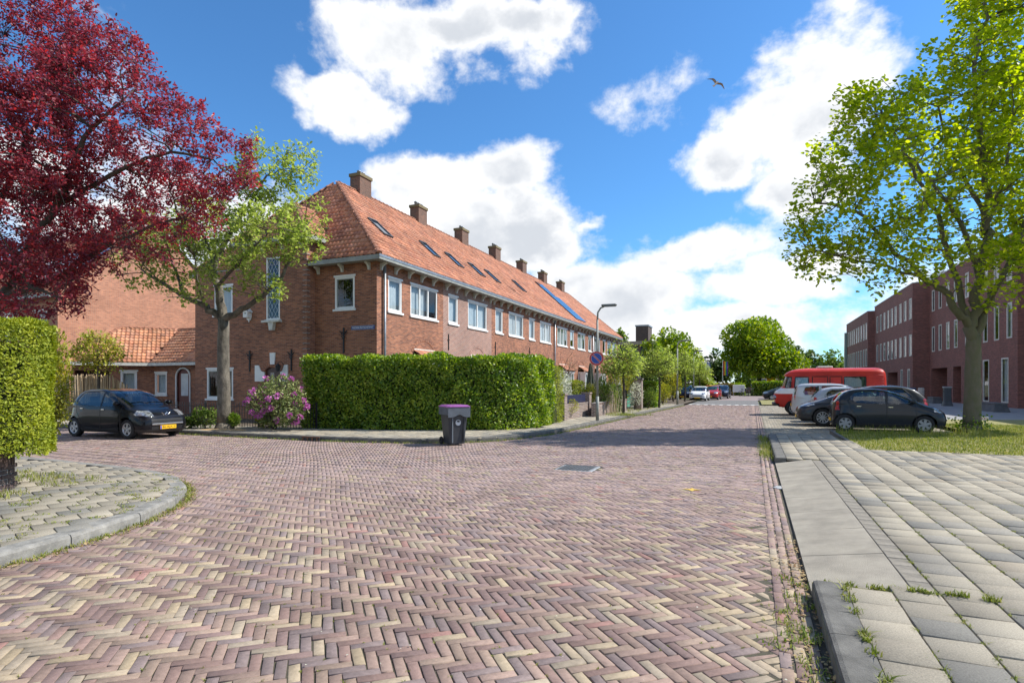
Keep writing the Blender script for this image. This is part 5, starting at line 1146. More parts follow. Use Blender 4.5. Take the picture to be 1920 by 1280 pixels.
# big tree on the lawn
Zl = 18.9; lb_ = at(1822, HOR, 18.6); lb_.z = .1
Zl = depth(lb_); T = lambda px, py, dz=0: at(px, py, Zl+dz)
lm_ell = [ellp(1560, 400, 80, 85, Zl, -.5), ellp(1510, 450, 40, 60, Zl, 0), ellp(1600, 290, 85, 75, Zl, .5), ellp(1650, 220, 80, 70, Zl, 0), ellp(1590, 190, 22, 45, Zl, 0), ellp(1700, 330, 110, 90, Zl, -1.5), ellp(1640, 470, 90, 50, Zl, -1), ellp(1560, 490, 80, 36, Zl, .4), ellp(1780, 240, 120, 110, Zl, 1.2), ellp(1820, 130, 85, 95, Zl, 0), ellp(1850, 40, 70, 80, Zl, .4), ellp(1900, 230, 110, 130, Zl, -1), ellp(1780, 420, 110, 70, Zl, 1.5), ellp(1890, 400, 100, 90, Zl, -1.2), ellp(1840, 500, 80, 45, Zl, -1), ellp(1900, 530, 70, 60, Zl, -1.4), ellp(1655, 530, 30, 24, Zl, 0), ellp(1990, 250, 130, 200, Zl, .5), ellp(2050, 420, 120, 120, Zl, 0), ellp(1930, -60, 130, 110, Zl, 0), ellp(1760, 500, 60, 30, Zl, -1.2)]
tree('lawn_tree', lb_, 'large fresh green tree with thick mossy trunk on the lawn at the right', lm_ell,
     [([T(1826, 640), T(1810, 600), T(1775, 555), T(1735, 520), T(1680, 470, -.3), T(1600, 400, -.4), T(1530, 380)], 0.160, .03), ([T(1826, 640), T(1822, 580), T(1835, 500), T(1845, 400), T(1840, 280), T(1830, 120), T(1850, 0)], 0.192, .04), ([T(1826, 640), T(1845, 590), T(1880, 520), T(1920, 430), T(1960, 300)], 0.160, .04), ([T(1815, 600), T(1790, 510, .4), T(1750, 400, .6), T(1700, 290, .5), T(1640, 200)], 0.120, .03), ([T(1835, 500), T(1790, 400, -1), T(1740, 330, -1.4), T(1690, 280, -1.4)], 0.088, .025), ([T(1842, 440), T(1880, 340, -.8), T(1900, 220, -.8)], 0.096, .03), ([T(1735, 520), T(1660, 500, .5), T(1580, 480, .6), T(1530, 470)], 0.064, .02), ([T(1845, 590), T(1870, 540, -1), T(1890, 510, -1.4)], 0.064, .02), ([T(1845, 400), T(1790, 300, 1), T(1760, 200, 1)], 0.080, .03)],
     LM['lime'], .15, per=15, n1=170, n2=1300, n3=800, spread=.125, trunk_r=.225, trunkpts=[lb_, T(1824, 720), T(1826, 630)], bark='bark_moss', asp=.85, flare=1.4, rmin=.007)
tr_ = [o for o in COL.objects if o.name == 'lawn_tree'][0]
C = nr.normal(0, .11, (260, 3)); C[:, 2] = np.abs(C[:, 2])*1.7 + .02; a_ = nr.random(260)*6.28; C[:, 0] += np.cos(a_)*.36; C[:, 1] += np.sin(a_)*.36; 
link('basal_shoots', leaf_mesh('basal_shoots', C, rdir(260, .4), rdir(260, .8), nr.uniform(.05, .10, 260), LM['beech'], .8), tr_)['kind'] = 'stuff'
# generic far trees
def fartree(px, py_top, py_base, wpx, Z, leaf, size, n, label, name='far_tree', dense=.5, group='trees closing the end of the street'):
    b = at(px, HOR, Z); b.z = 0; top = at(px, py_top, Z).z; k = Z/F; r = wpx*k/2; low = at(px, py_base, Z).z; hc = top-low
    ell = []
    for i in range(13):
        a = i*2.4 + rnd.uniform(-.4, .4); q = rnd.uniform(.3, .72)*r; f = rnd.uniform(0, 1); ell.append((b + Vector((math.cos(a)*q, math.sin(a)*q, low + hc*(.22+.5*f))), r*rnd.uniform(.36, .52)*(1.15-.4*f), r*rnd.uniform(.36, .52)*(1.15-.4*f), hc*rnd.uniform(.2, .28)))
    ell.append((b + Vector((0, 0, low+hc*.78)), r*.45, r*.45, hc*.22)); ell.append((b + Vector((0, 0, low+hc*.45)), r*.52, r*.52, hc*.33))
    t = empty(name, b, 0, label, 'tree', group); s = Skel(); s.limb([b, b+Vector((.1, 0, low*.6+hc*.15)), b+Vector((0, .1, low+hc*.4))], max(.05, r*.07), max(.03, r*.035), 8)
    s.reach(sample_ell(ell, 26, .3), 5, .02, .03); s.mb.build('trunk', M['twig'], t)
    C = sample_ell(ell, n, dense); D = rdir(n, .1); U = rdir(n)*.6 + np.array([[0, 0, 1.]]); link('crown', leaf_mesh('crown', C-np.array(b), D, U, size*nr.uniform(.6, 1.3, n), leaf, .75), t)
    return t
fartree(1422, 594, 716, 168, 88, LM['chestnut'], .42, 17000, 'big round bright green tree at the end of the street', 'chestnut_tree')
fartree(1345, 655, 730, 60, 100, LM['darkgreen'], .6, 1500, 'dark tree left of the big round tree behind the flags')
fartree(1252, 612, 720, 88, 70, LM['chestnut'], .32, 6500, 'tall bright green tree behind the small pavement trees')
fartree(1290, 640, 725, 50, 76, LM['chestnut'], .42, 1600, 'smaller green tree just right of the tall bright one')
fartree(1162, 618, 660, 30, 95, LM['green'], .5, 700, 'tree top showing over the end of the terrace roof')
fartree(1520, 655, 730, 50, 125, LM['darkgreen'], .8, 1500, 'bluish dark tree beyond the red van roof')
fartree(1565, 655, 735, 70, 118, LM['green'], .7, 2200, 'pale green tree against the end of the office blocks')
fartree(1480, 640, 730, 60, 115, LM['darkgreen'], .7, 1600, 'dark green tree directly right of the big round tree')
fartree(1390, 700, 735, 40, 84, LM['green'], .4, 900, 'low bushy tree under the left side of the big round tree')
fartree(1322, 690, 738, 40, 62, LM['elm'], .3, 1200, 'small round tree over the far white car')
# small pavement trees
def smalltree(px, pyb, pyt, wpx, lab, tone='elm', Xk=None):
    b = G(px, pyb, .12); Z = depth(b); b.z = .11; k = Z/F; T = lambda x, y, dz=0: at(x, y, Z+dz); mid = (pyt + (pyb-pyt)*.27)
    h = pyb-pyt; ell = [ellp(px-wpx*.22, pyt+h*.34, wpx*.3, h*.13, Z, -.2), ellp(px+wpx*.22, pyt+h*.32, wpx*.3, h*.13, Z, .2), ellp(px, pyt+h*.16, wpx*.3, h*.15, Z), ellp(px, pyt+h*.3, wpx*.42, h*.17, Z, .4), ellp(px-wpx*.05, pyt+h*.42, wpx*.38, h*.1, Z, -.4)]
    top = at(px, pyt+h*.42, Z)
    return tree('pavement_tree', b, lab, ell, [([at(px, pyt+h*.5, Z), at(px-3, pyt+h*.2, Z)], .05, .015)], LM[tone], .13, per=11, n1=30, n2=260, spread=.13, trunk_r=.065, trunkpts=[b, at(px+1, pyt+h*.7, Z), at(px, pyt+h*.48, Z)], bark='twig', group='small trees along the terrace pavement', flare=1.2)
for _a in ((1228, 628, 728, 52, 60), (1268, 640, 728, 50, 64), (1303, 652, 730, 46, 80)): fartree(_a[0], _a[1], _a[2], _a[3], _a[4], LM['chestnut'], .3, 2600, {1228: 'green tree rising between the first two pavement trees', 1268: 'green tree right behind the second lamp post', 1303: 'pale green tree over the far parked cars'}[_a[0]])
smalltree(1169, 776, 638, 92, 'small round-headed pavement tree just right of the no-parking sign')
smalltree(1236, 764, 648, 78, 'small pavement tree left of the second lamp post')
smalltree(1284, 752, 655, 52, 'slender pavement tree right of the second lamp post')
smalltree(1311, 747, 672, 46, 'slender pavement tree beside the far parked white car')
# conifer-like dark mass of garden trees behind pavement trees
fartree(1205, 668, 745, 60, 48, LM['darkgreen'], .22, 3200, 'dark garden shrub-tree behind the small pavement trees', group='garden trees')
fartree(1255, 672, 748, 56, 54, LM['darkgreen'], .25, 2600, 'dark evergreen garden tree behind the second lamp post', group='garden trees')
# ================================================================== hedges
hedge('beech_hedge', smoothline([(-14.1, 15.5), (-11.7, 15.85), (-9.8, 16.4), (-7.8, 17.15), (-7.35, 18.2), (-7.45, 20.3)], 2), 1.1, .1, 2.5, 72000, LM['beech'], .088, 'tall clipped green beech hedge round the corner garden', stemcore, jag=.08, depthin=.3, asp=.62, core=.28, up=.4)
hedge('conifer_hedge', [(-7.25, 20.35), (-7.35, 21.6)], .8, .1, 2.25, 5000, LM['yew'], .08, 'narrow yellow-green conifer at the far end of the tall hedge', stemcore, asp=.3, jag=.06)
# yew on its brick wall (left edge)
yw = hedge('yew_hedge', [(-10.1, .3), (-10.1, 5.12)], 1.9, .62, 2.45, 115000, LM['yew'], .050, 'clipped yellow-green yew hedge on a low brick wall at the left edge', stemcore, asp=.42, jag=.03, depthin=.10, bulge=.05, up=.1, rend=.7, core=.3)
gwall = empty('garden_wall', (-9.8, 4.3, .1), 0, 'low dark brick garden wall under the yew hedge', 'wall')
line = smoothline([(-9.42, -1.5), (-9.42, 3.7), (-9.45, 4.55), (-9.9, 4.82), (-11, 4.85), (-14, 4.85)], 3)
bm = MB(); bcol = tintmat('dark_wall_brick', .85, 30, .25, .4)
def along(line, step):
    pts = [Vector(p) for p in line]; acc = 0; out = []
    for a, b in zip(pts[:-1], pts[1:]):
        L = (b-a).length; t = (b-a)/L
        while acc < L: out.append((a + t*acc, math.atan2(t.y, t.x))); acc += step
        acc -= L
    return out
core = MB(); o1 = offset(line, .012); o2 = offset(line, .22); nn = len(line)
core.add([(p[0], p[1], z) for z in (.05, .60) for oo in (o1, o2) for p in oo], [q for i in range(nn-1) for q in ((i, i+1, 2*nn+i+1, 2*nn+i), (nn+i+1, nn+i, 3*nn+i, 3*nn+i+1), (2*nn+i, 2*nn+i+1, 3*nn+i+1, 3*nn+i))]); core.build('mortar', pm('pale_mortar', (.36, .34, .31), .9, .2, 10), gwall)
def tintmesh(mesh, c):
    a = mesh.attributes.new('tint', 'FLOAT_COLOR', 'FACE'); a.data.foreach_set('color', np.tile(np.array([*c, 1.], np.float32), len(mesh.polygons))); return mesh
bpro = [tintmesh(MB().rbox(-.1, .1, -.05, .05, -.0265, .0265, .004).mesh('brick', bcol), c) for c in ((.10, .07, .065), (.13, .085, .075), (.085, .065, .065), (.12, .09, .08))]
cpro = [tintmesh(MB().rbox(-.027, .027, -.06, .06, -.1, .1, .005).mesh('coping_brick', bcol), c) for c in ((.10, .07, .065), (.135, .09, .08), (.08, .062, .062))]
invg = wmat(gwall).inverted()
for row in range(6):
    for k, (p, a) in enumerate(along(offset(line, .05), .212)):
        if p.y < 1.5 or p.x < -11: continue
        sh = .106 if row % 2 else 0; p = p + Vector((math.cos(a), math.sin(a)))*sh; link('brick', bpro[rnd.randrange(4)], gwall, invg @ Vector((p.x, p.y, .125+row*.064)), (0, 0, a))
for k, (p, a) in enumerate(along(offset(line, .05), .0625)):
    if p.y < 2.2 or p.x < -11: continue
    link('coping_brick', cpro[rnd.randrange(3)], gwall, invg @ Vector((p.x, p.y, .56)), (0, 0, a))
bush('laurel_shrub', at(98, 800, 16) * 1, .55, 3.2, 2600, LM['yellow'], .11, 'light green shrub behind the right end of the yew hedge')
for o in [o for o in COL.objects if o.name.startswith('laurel_shrub')]: o.location.z = 0.0
# ================================================================== gardens
p = at(183, 740, 24.2); p.z = .1; 
ac = [ellp(183, 655, 42, 32, 24.2), ellp(160, 668, 26, 24, 24.2, .3), ellp(205, 672, 24, 26, 24.2, -.2)]
tree('garden_shrub_tree', p, 'small yellow-green shrub standing behind the paling fence', ac, [([at(184, 705, 24.2), at(183, 660, 24.2)], .04, .015)], LM['yellow'], .12, per=16, n1=24, n2=170, spread=.12, trunk_r=.05, trunkpts=[p, at(185, 720, 24.2), at(184, 700, 24.2)], bark='twig')
# rhododendron
rb_ = at(515, HOR, 18.6); rb_.z = .1
rh = empty('rhododendron', rb_, 0, 'pink flowering rhododendron beside the beech hedge', 'shrub')
ell = [ellp(525, 735, 42, 32, 18.6), ellp(500, 752, 40, 30, 18.6, -.2), ellp(545, 760, 34, 34, 18.6, -.3), ellp(482, 742, 20, 12, 18.6), ellp(525, 780, 44, 20, 18.6, -.2)]
s = Skel(); s.p.append(tuple(rb_)); s.r.append(.05); s.reach(sample_ell(ell, 14, .2), 5, .02, .01); s.reach(sample_ell(ell, 90, .5), 4, .015, .006, segs=3); s.mb.build('stem', M['twig'], rh)
C = sample_ell(ell, 3600, .4); C[:, 2] = np.maximum(C[:, 2], .14); link('foliage', leaf_mesh('foliage', C-np.array(rb_), rdir(3600, .3), rdir(3600, 1), nr.uniform(.08, .14, 3600), LM['rhodo'], .36), rh)
hd_ = sample_ell(ell, 46, .97); hd_ = hd_[hd_[:, 2] > .3]; hd_[:, 1] -= .08
pet = []
for c in hd_: 
    n_ = 26; d = rdir(n_, .3); pm_ = leaf_mesh('flower_head', d*.035, d, rdir(n_), np.full(n_, .085), LM['pink'], .7); pet.append(link('flower_head', pm_, rh, Vector(c)-rb_))
# low plants inside the iron fence
for (px, py, r, h, lf, lab) in ((385, 790, .5, .75, 'green', 'leafy green plant inside the iron fence near the car'), (360, 795, .3, .4, 'green', 'low tuft of leaves by the black car nose'), (440, 795, .3, .6, 'green', 'green plant just right of the street tree trunk'), (500, 797, .35, .6, 'yellow', 'yellow-green low plant below the rhododendron')):
    p = at(px, HOR, 19.2); p.z = .1; bush('garden_plant', p, r, h, 700, LM[lf], .1, lab, cat='plant', group='plants behind the iron fence', stems=5)
# terrace front gardens
def gp(px, Z, zz=.1): p = at(px, HOR, Z); p.z = zz; return p
bush('white_shrub', gp(1046, 25.5), .75, 2.1, 1800, LM['whitefl'], .10, 'pale white-leaved shrub behind the low garden wall'); bush('box_shrub', gp(1052, 24.4), .8, .95, 1800, LM['yellow'], .07, 'low bright green shrub above the garden wall', asp=.6)
hedge('garden_hedge', [tuple(gp(1062, 27.5))[:2], tuple(gp(1086, 27.0))[:2]], .9, .1, 1.75, 4500, LM['yew'], .07, 'block-clipped green hedge in the first terrace garden', stemcore, asp=.5)
bush('yellow_shrub', gp(1108, 27.5), .5, 1.6, 1100, LM['yellow'], .09, 'bright yellow shrub left of the lamp post'); 
bush('garden_shrub', gp(1130, 28.2), .6, 1.9, 1400, LM['green'], .09, 'upright dark shrub right of the lamp post')
hedge('garden_hedge', [tuple(gp(1126, 30.5))[:2], tuple(gp(1160, 30.0))[:2]], .8, .1, 1.5, 3500, LM['darkgreen'], .09, 'dark clipped hedge behind the low wall right of the lamp post', stemcore)
bush('conifer', gp(1152, 29.5), .35, 1.5, 900, LM['beech'], .08, 'small pointed conifer behind the second garden wall'); bush('yellow_shrub', gp(1168, 33.5), .9, 2.9, 2000, LM['yellow'], .13, 'tall yellow-flowered shrub behind the first pavement tree'); bush('white_shrub', gp(1190, 33), .6, 1.6, 900, LM['whitefl'], .1, 'white blossoming shrub behind the green gate')
hedge('garden_hedge', [tuple(gp(1203, 37))[:2], tuple(gp(1232, 36.5))[:2]], 1.2, .1, 1.75, 4500, LM['beech'], .1, 'square green hedge between the first and second pavement trees', stemcore); bush('garden_shrub', gp(1215, 35), .5, 1.3, 900, LM['green'], .09, 'loose green shrub beside the square hedge'); bush('yellow_shrub', gp(1243, 42), .8, 1.7, 1200, LM['yellow'], .12, 'yellow-green shrub by the second pavement tree'); bush('garden_shrub', gp(1262, 48), .9, 2.6, 1200, LM['yellow'], .14, 'climbing light green shrub by the second lamp post')
pg = gp(1128, 29.3); gr_ = empty('plume_grass', pg, 0, 'clump of pale feathery grass in the garden behind the lamp post', 'grass clump'); P = nr.normal(0, .3, (420, 3))*np.array([[1.3, 1.3, 0]]); blades('blades', P, 1.5, LM['plume'], .22, .012, gr_)
pg = gp(1098, 28.5); yu = empty('yucca', pg, 0, 'spiky dark green yucca beside the clipped hedge', 'plant'); P = nr.normal(0, .06, (120, 3))*np.array([[1, 1, 0]]); P[:, 2] += .4; blades('leaves', P, 1.0, LM['darkgreen'], .8, .03, yu); m = MB(); m.tube([(0, 0, 0), (0, 0, .5)], .06, 7); m.build('stem', M['twig'], yu, False)
# bare climbing shrub against facade
bc = gp(1058, 35); ell = [((bc.x, bc.y, 2.6), 1.2, 1.2, 1.2)]; t_ = empty('climber', bc, 0, 'thin twiggy brown-leaved shrub before the terrace fronts', 'shrub'); s = Skel(); s.p.append(tuple(bc)); s.r.append(.04); s.limb([bc, bc+Vector((0, 0, 1.8))], .04, .02); s.reach(sample_ell(ell, 40, .3), 4, .012, .005); s.mb.build('stem', M['twig'], t_); C, D, U, S = tips_leaves(s.tips, 14, .12, .08); link('foliage', leaf_mesh('foliage', C-np.array(bc), D, U, S, LM['dry'], .5), t_)
# far hedge across the street end
hedge('boundary_hedge', [tuple(gp(1240, 80))[:2], tuple(gp(1335, 80))[:2]], 1.4, 0, 1.55, 3000, LM['beech'], .3, 'long clipped hedge across the street end, left of the copper patch', stemcore, core=.2)
hedge('copper_hedge', [tuple(gp(1336, 80))[:2], tuple(gp(1371, 80))[:2]], 1.4, 0, 1.5, 1500, leafmat('copper_leaf', (.10, .05, .02), (.25, .22, .05), None, .3), .3, 'reddish stretch of hedge across the street end', stemcore, core=.2)
hedge('boundary_hedge', [tuple(gp(1372, 80.5))[:2], tuple(gp(1391, 80.5))[:2]], 1.4, 0, 1.6, 1000, LM['beech'], .3, 'short piece of hedge left of the parked motorbikes', stemcore, core=.2)
hedge('boundary_hedge', [tuple(gp(1412, 78))[:2], tuple(gp(1478, 76))[:2]], 1.4, 0, 1.8, 2600, LM['beech'], .3, 'clipped hedge right of the parked motorbikes, by the dark cars', stemcore, core=.2)
# ================================================================== grass and weeds
def inpts(poly, n, cond=None):
    xs = [p[0] for p in poly]; ys = [p[1] for p in poly]; P = np.stack([nr.uniform(min(xs), max(xs), n), nr.uniform(min(ys), max(ys), n)], 1); k = inpoly(P, poly); P = P[k]
    Z = -P[:, 0]*SY_ + P[:, 1]*CY_; cx = P[:, 0]*CY_ + P[:, 1]*SY_; return P[np.abs(cx) < .95*Z + 1]
P = inpts([(2.36, 15.02), (17, 15.02), (17, 26), (6.25, 26), (6.25, 21.3), (2.36, 20.4)], 90000); P3 = np.concatenate([P, np.full((len(P), 1), .105)], 1)
o = blades('lawn_grass', P3, .06, LM['grass'], .55, .007); tag(o, 'mown green and straw-coloured grass round the big tree', 'grass', kind='stuff')
P = inpts([(2.36, 19.4), (6.3, 19.9), (6.3, 21.4), (2.36, 20.5)], 900); P3 = np.concatenate([P, np.full((len(P), 1), .1)], 1)
o = blades('long_grass', P3, .26, LM['grass'], .3, .006); tag(o, 'longer seeding grass beside the grey hatchback', 'grass', kind='stuff')
def weeds(name, pts, h, label, mat='weed', spread=.05, per=26, wid=.005, lean=.9):
    P = np.repeat(np.array([[p[0], p[1], p[2] if len(p) > 2 else 0.] for p in pts]), per, 0); P[:, :2] += nr.normal(0, spread, (len(P), 2)); o = blades(name, P, h, LM[mat], lean, wid); tag(o, label, 'weeds', kind='stuff'); return o
pts = [G(x, y, .0) for x, y in ((1492, 1190), (1505, 1200), (1500, 1180), (1480, 1150), (1520, 1240), (1530, 1270), (1490, 1120), (1470, 1085), (1500, 1100), (1512, 1140), (1525, 1200), (1470, 1165), (1455, 1210))]
weeds('gutter_weeds', pts, .035, 'weeds in the gutter beside the near right kerb', spread=.05, per=36)
pts = [(XK+.62 + rnd.uniform(0, .5), 4.87 + rnd.uniform(-.02, .02), .12) for _ in range(12)] + [(XK+.2, rnd.uniform(2.4, 4.8), .122) for _ in range(14)] + [(XK+rnd.uniform(.1, .6), 4.9, .09) for _ in range(12)]
weeds('kerb_weeds', pts, .035, 'grass tufts round the end of the near right kerb', spread=.02, per=22, mat='grass')
pts = [(5.115 - .3*i + rnd.uniform(-.004, .004), rnd.uniform(2.5, 9.5), .112) for i in range(4, 16) for _ in range(40)]; pts = [p for p in pts if p[0] > 1.2 or p[1] < 4.85]
weeds('slab_weeds', pts, .018, 'moss and small weeds in the joints of the right pavement', spread=.012, per=12, wid=.003, lean=1.2, mat='grass')
pts = [(p[0] + rnd.uniform(.0, .07), p[1] + rnd.uniform(0, .07), 0) for p in along(KN[1:-1], .06) for p in [p[0]] if p[1] > 1.5 and p[0] > -12]
weeds('corner_weeds', pts, .035, 'weeds along the pale kerb of the left street corner', spread=.04, per=16, mat='grass')
pts = [(rnd.uniform(-9.4, -6.5), rnd.uniform(2.2, 6.5), .12) for _ in range(170)]; pts = [p for p in pts if inpoly(np.array([[p[0], p[1]]]), lp)[0]]
weeds('pavement_weeds', pts, .018, 'mossy weeds between the slabs of the left corner pavement', spread=.04, per=18, lean=1.2, mat='grass')
pts = [(-9.3 + rnd.uniform(-.1, .3), rnd.uniform(2.5, 4.6), .12) for _ in range(50)] + [(rnd.uniform(-11.5, -9.4), rnd.uniform(4.95, 5.7), .12) for _ in range(70)]
weeds('wall_weeds', pts, .07, 'tall dry grass at the foot of the brick garden wall', mat='grass', spread=.06, per=9)
pts = [(p.x + rnd.uniform(-.05, .1), p.y - rnd.uniform(.0, .14), 0.0) for p, a in along(KL[1:-5], .09) if p.x > -17 and p.y < 44 and rnd.random() < .75]
weeds('kerb_line_weeds', pts, .06, 'weeds along the far kerb below the hedge and terrace', spread=.04, per=16)
pts = [(XK-.1 + rnd.uniform(-.15, .1), rnd.uniform(13, 18.8), 0) for _ in range(60)]; weeds('gutter_grass', pts, .13, 'grass in the gutter beside the far right kerb', mat='grass', spread=.05, per=14)
pg = G(1172, 778, .12); pts = [(pg.x + rnd.gauss(0, .5), pg.y + rnd.gauss(0, .35), .12) for _ in range(40)]; weeds('tree_pit_grass', pts, .12, 'patch of grass at the foot of the first pavement tree', spread=.07, per=22, mat='weed')
pg = G(1215, 768, .12); pts = [(rnd.uniform(-7.2, -5.6), rnd.uniform(26, 44), .12) for _ in range(90)]; weeds('verge_grass', pts, .12, 'straggling grass along the terrace pavement', spread=.08, per=16, mat='grass')
p = G(420, 805, .125); m = MB(); m.lathe([(0, .02), (.3, .018), (.62, .004), (.75, -.01)], 22); sp_ = m.build('sawdust_ring', pm('dry_sand', (.52, .36, .19), .95, .2, 12, bump=.5)); sp_.location = (p.x, p.y, .115); sp_.scale = (1.5, .7, 1); tag(sp_, 'sandy ring of debris at the foot of the street tree', 'sand')
# leaf litter in the gutter and on the road
n_ = 900; k = nr.integers(0, len(pts), n_)
li = [(p.x + rnd.uniform(.0, .12), p.y + rnd.uniform(0, .1)) for p, a in along(KN[1:-1], .05) if p.x > -10 and p.y > 1.5] * 4
L1 = np.array([(x + rnd.uniform(-.04, .06), y + rnd.uniform(-.04, .06), .008) for x, y in li] + [(XK - rnd.uniform(.0, .3)*rnd.random(), rnd.uniform(2.6, 6.5), .008) for _ in range(420)])
o = link('leaf_litter', leaf_mesh('leaf_litter', L1, rdir(len(L1))*np.array([[1, 1, .15]]), np.array([[0, 0, 1.]])+rdir(len(L1))*.3, nr.uniform(.015, .04, len(L1)), LM['dry'], .6)); tag(o, 'dry brown leaf litter lying in the kerb gutters', 'leaf litter', kind='stuff')
L2 = np.stack([nr.uniform(-6, 1.5, 260), nr.uniform(2.5, 9, 260), np.full(260, .012)], 1)
o = link('petals', leaf_mesh('petals', L2, rdir(260)*np.array([[1, 1, .1]]), np.array([[0, 0, 1.]])+rdir(260)*.2, nr.uniform(.008, .016, 260), LM['whitefl'], .8)); tag(o, 'tiny pale petals scattered over the road bricks', 'petals', kind='stuff')

ids = vis[nr.integers(0, min(len(vis), 4200), 900)]; sg_ = nr.choice([-1, 1], 900); tt = nr.uniform(-.09, .09, 900)
MP = np.stack([bx[ids] + np.cos(ba[ids])*tt - np.sin(ba[ids])*sg_*.035, by[ids] + np.sin(ba[ids])*tt + np.cos(ba[ids])*sg_*.035, np.full(900, -.004)], 1)
MP = np.repeat(MP, 9, 0); MP[:, :2] += nr.normal(0, .006, (len(MP), 2)); o = blades('joint_moss', MP, .012, LM['grass'], 1.0, .0025); tag(o, 'tiny moss and weeds in the joints of the road bricks', 'moss', kind='stuff')
# ================================================================== vehicles
def paint(name, col, metal=.3, rough=.28):
    m = pm(name, col, max(rough, .38), .06, 2, metal=metal*.5, coat=.7, spec=.05); return m
def wheel_parts(parent, x, y, z, r, wdt, out, style=5, rimcol='alloy', hub=None):
    m = MB(); m.smooth = True; s = 1 if out > 0 else -1
    ri = r*.66
    m.lathe([(ri, -wdt/2), (r*.93, -wdt/2), (r, -wdt*.36), (r, wdt*.36), (r*.93, wdt/2), (ri, wdt/2), (ri*.96, wdt*.2), (ri*.96, -wdt*.2)], 36, 'y', (0, 0, 0), True)
    w_ = link('wheel', m.mesh('wheel', M['rubber']), parent, (x, y, z))
    q = MB(); yo = s*wdt*.40
    q.smooth = True; q.lathe([(ri, yo-.01*s), (ri*1.0, yo+.012*s), (ri*.88, yo+.012*s), (ri*.86, yo-.05*s)], 36, 'y'); q.smooth = False
    q.lathe([(0.0, yo+.006*s), (ri*.2, yo+.008*s), (ri*.24, yo-.03*s)], 16, 'y')
    for k in range(style):
        a = 2*math.pi*k/style + .3; ca, sa = math.cos(a), math.sin(a); hw0, hw1 = ri*.17 if style <= 6 else ri*.09, ri*.22 if style <= 6 else ri*.07
        pts = [(ri*.15, -hw0), (ri*.92, -hw1), (ri*.92, hw1), (ri*.15, hw0)]; vs = []
        for yy in (yo, yo-.03*s):
            for (u, v) in pts: vs.append((u*ca - v*sa, yy, u*sa + v*ca))
        q.add(vs, [(0,1,2,3), (0,4,5,1), (1,5,6,2), (2,6,7,3), (3,7,4,0)])
    link('rim', q.mesh('rim', M[rimcol]), w_)
    d = MB(); d.lathe([(0, yo-.06*s), (ri*.97, yo-.06*s)], 24, 'y'); link('brake_disc', d.mesh('brake_disc', M['darkplastic']), w_)
    return w_
class Car:
    def __init__(s, rows, k=(1, 1, 1)):
        T = np.array(rows, float); T[:, 0] *= k[2]; T[:, 1:3] *= k[0]; T[:, 3] *= k[1]; s.T = T; s.k = k
    def row(s, z):
        T = s.T; return [np.interp(z, T[:, 0], T[:, c]) for c in (1, 2, 3, 4)]
    def y(s, x, z):
        xr, xf, b, p = s.row(z); xc = (xr+xf)/2; a = (xf-xr)/2; X = min(.999, abs((x-xc)/a)); return b*(1-X**p)**(1/p)
    def grid(s, ns, ne, nl):
        T = s.T; seg = np.hypot(np.hypot(np.diff(T[:, 0]), np.diff(T[:, 2])*.6), np.diff(T[:, 3])); cum = np.concatenate([[0], np.cumsum(seg)]); t = np.linspace(0, cum[-1], nl)
        lv = [np.interp(t, cum, T[:, c]) for c in range(5)]
        # ease the polyline so panels curve
        for c in range(1, 5):
            for _ in range(2): v = lv[c].copy(); v[1:-1] = .25*lv[c][:-2] + .5*lv[c][1:-1] + .25*lv[c][2:]; lv[c] = v
        zz = lv[0]
        P = [(1, v) for v in np.linspace(-1, 1, ne, endpoint=False)] + [(-v, 1) for v in np.linspace(-1, 1, ns, endpoint=False)] + [(-1, -v) for v in np.linspace(-1, 1, ne, endpoint=False)] + [(v, -1) for v in np.linspace(-1, 1, ns, endpoint=False)]
        P = np.array(P); s.per = P; V = []
        for i in range(nl):
            p = lv[4][i]; m_ = (np.abs(P[:, 0])**p + np.abs(P[:, 1])**p)**(1/p); a = (lv[2][i]-lv[1][i])/2; xc = (lv[2][i]+lv[1][i])/2
            V.append(np.stack([xc + a*P[:, 0]/m_, lv[3][i]*P[:, 1]/m_, np.full(len(P), zz[i])], 1))
        return np.array(V)
def pip(x, z, poly): return inpoly(np.array([[x, z]]), poly)[0]
HATCH = [(.17, -1.60, 1.58, .74, 8), (.25, -1.68, 1.68, .795, 7.5), (.40, -1.71, 1.715, .815, 6.5), (.55, -1.71, 1.705, .82, 6), (.66, -1.70, 1.67, .817, 5.5), (.76, -1.69, 1.56, .81, 5.2), (.84, -1.68, 1.40, .80, 5), (.90, -1.665, 1.20, .79, 5), (.95, -1.65, 1.06, .78, 5.5), (.99, -1.635, .97, .765, 6), (1.05, -1.60, .84, .745, 6.5), (1.20, -1.48, .53, .70, 6.5), (1.32, -1.34, .25, .655, 6.5), (1.395, -1.18, -.02, .61, 6), (1.435, -1.02, -.22, .55, 5), (1.455, -.9, -.4, .45, 4.5), (1.466, -.8, -.52, .25, 4)]
HF = dict(front=1.02, rear=-1.32, wr=.285, arch=.345,
    win=[[(.71, .965), (-.03, .945), (-.03, 1.375), (.10, 1.375), (.30, 1.29)], [(-.12, .945), (-.98, .985), (-1.17, 1.10), (-1.13, 1.22), (-.98, 1.335), (-.12, 1.375)]],
    door=[[(.80, .95), (.78, .30), (-.07, .28), (-.07, 1.40), (.10, 1.40), (.36, 1.30)], [(-.08, .28), (-.80, .30), (-.95, .55), (-1.15, .75), (-1.22, 1.10), (-1.0, 1.37), (-.08, 1.40)]],
    ws=(1.0, 1.375), rw=(1.0, 1.36), head=(.66, .80, 1.30), tail=(.72, 1.02, -1.50), plate=(.38, -.2))
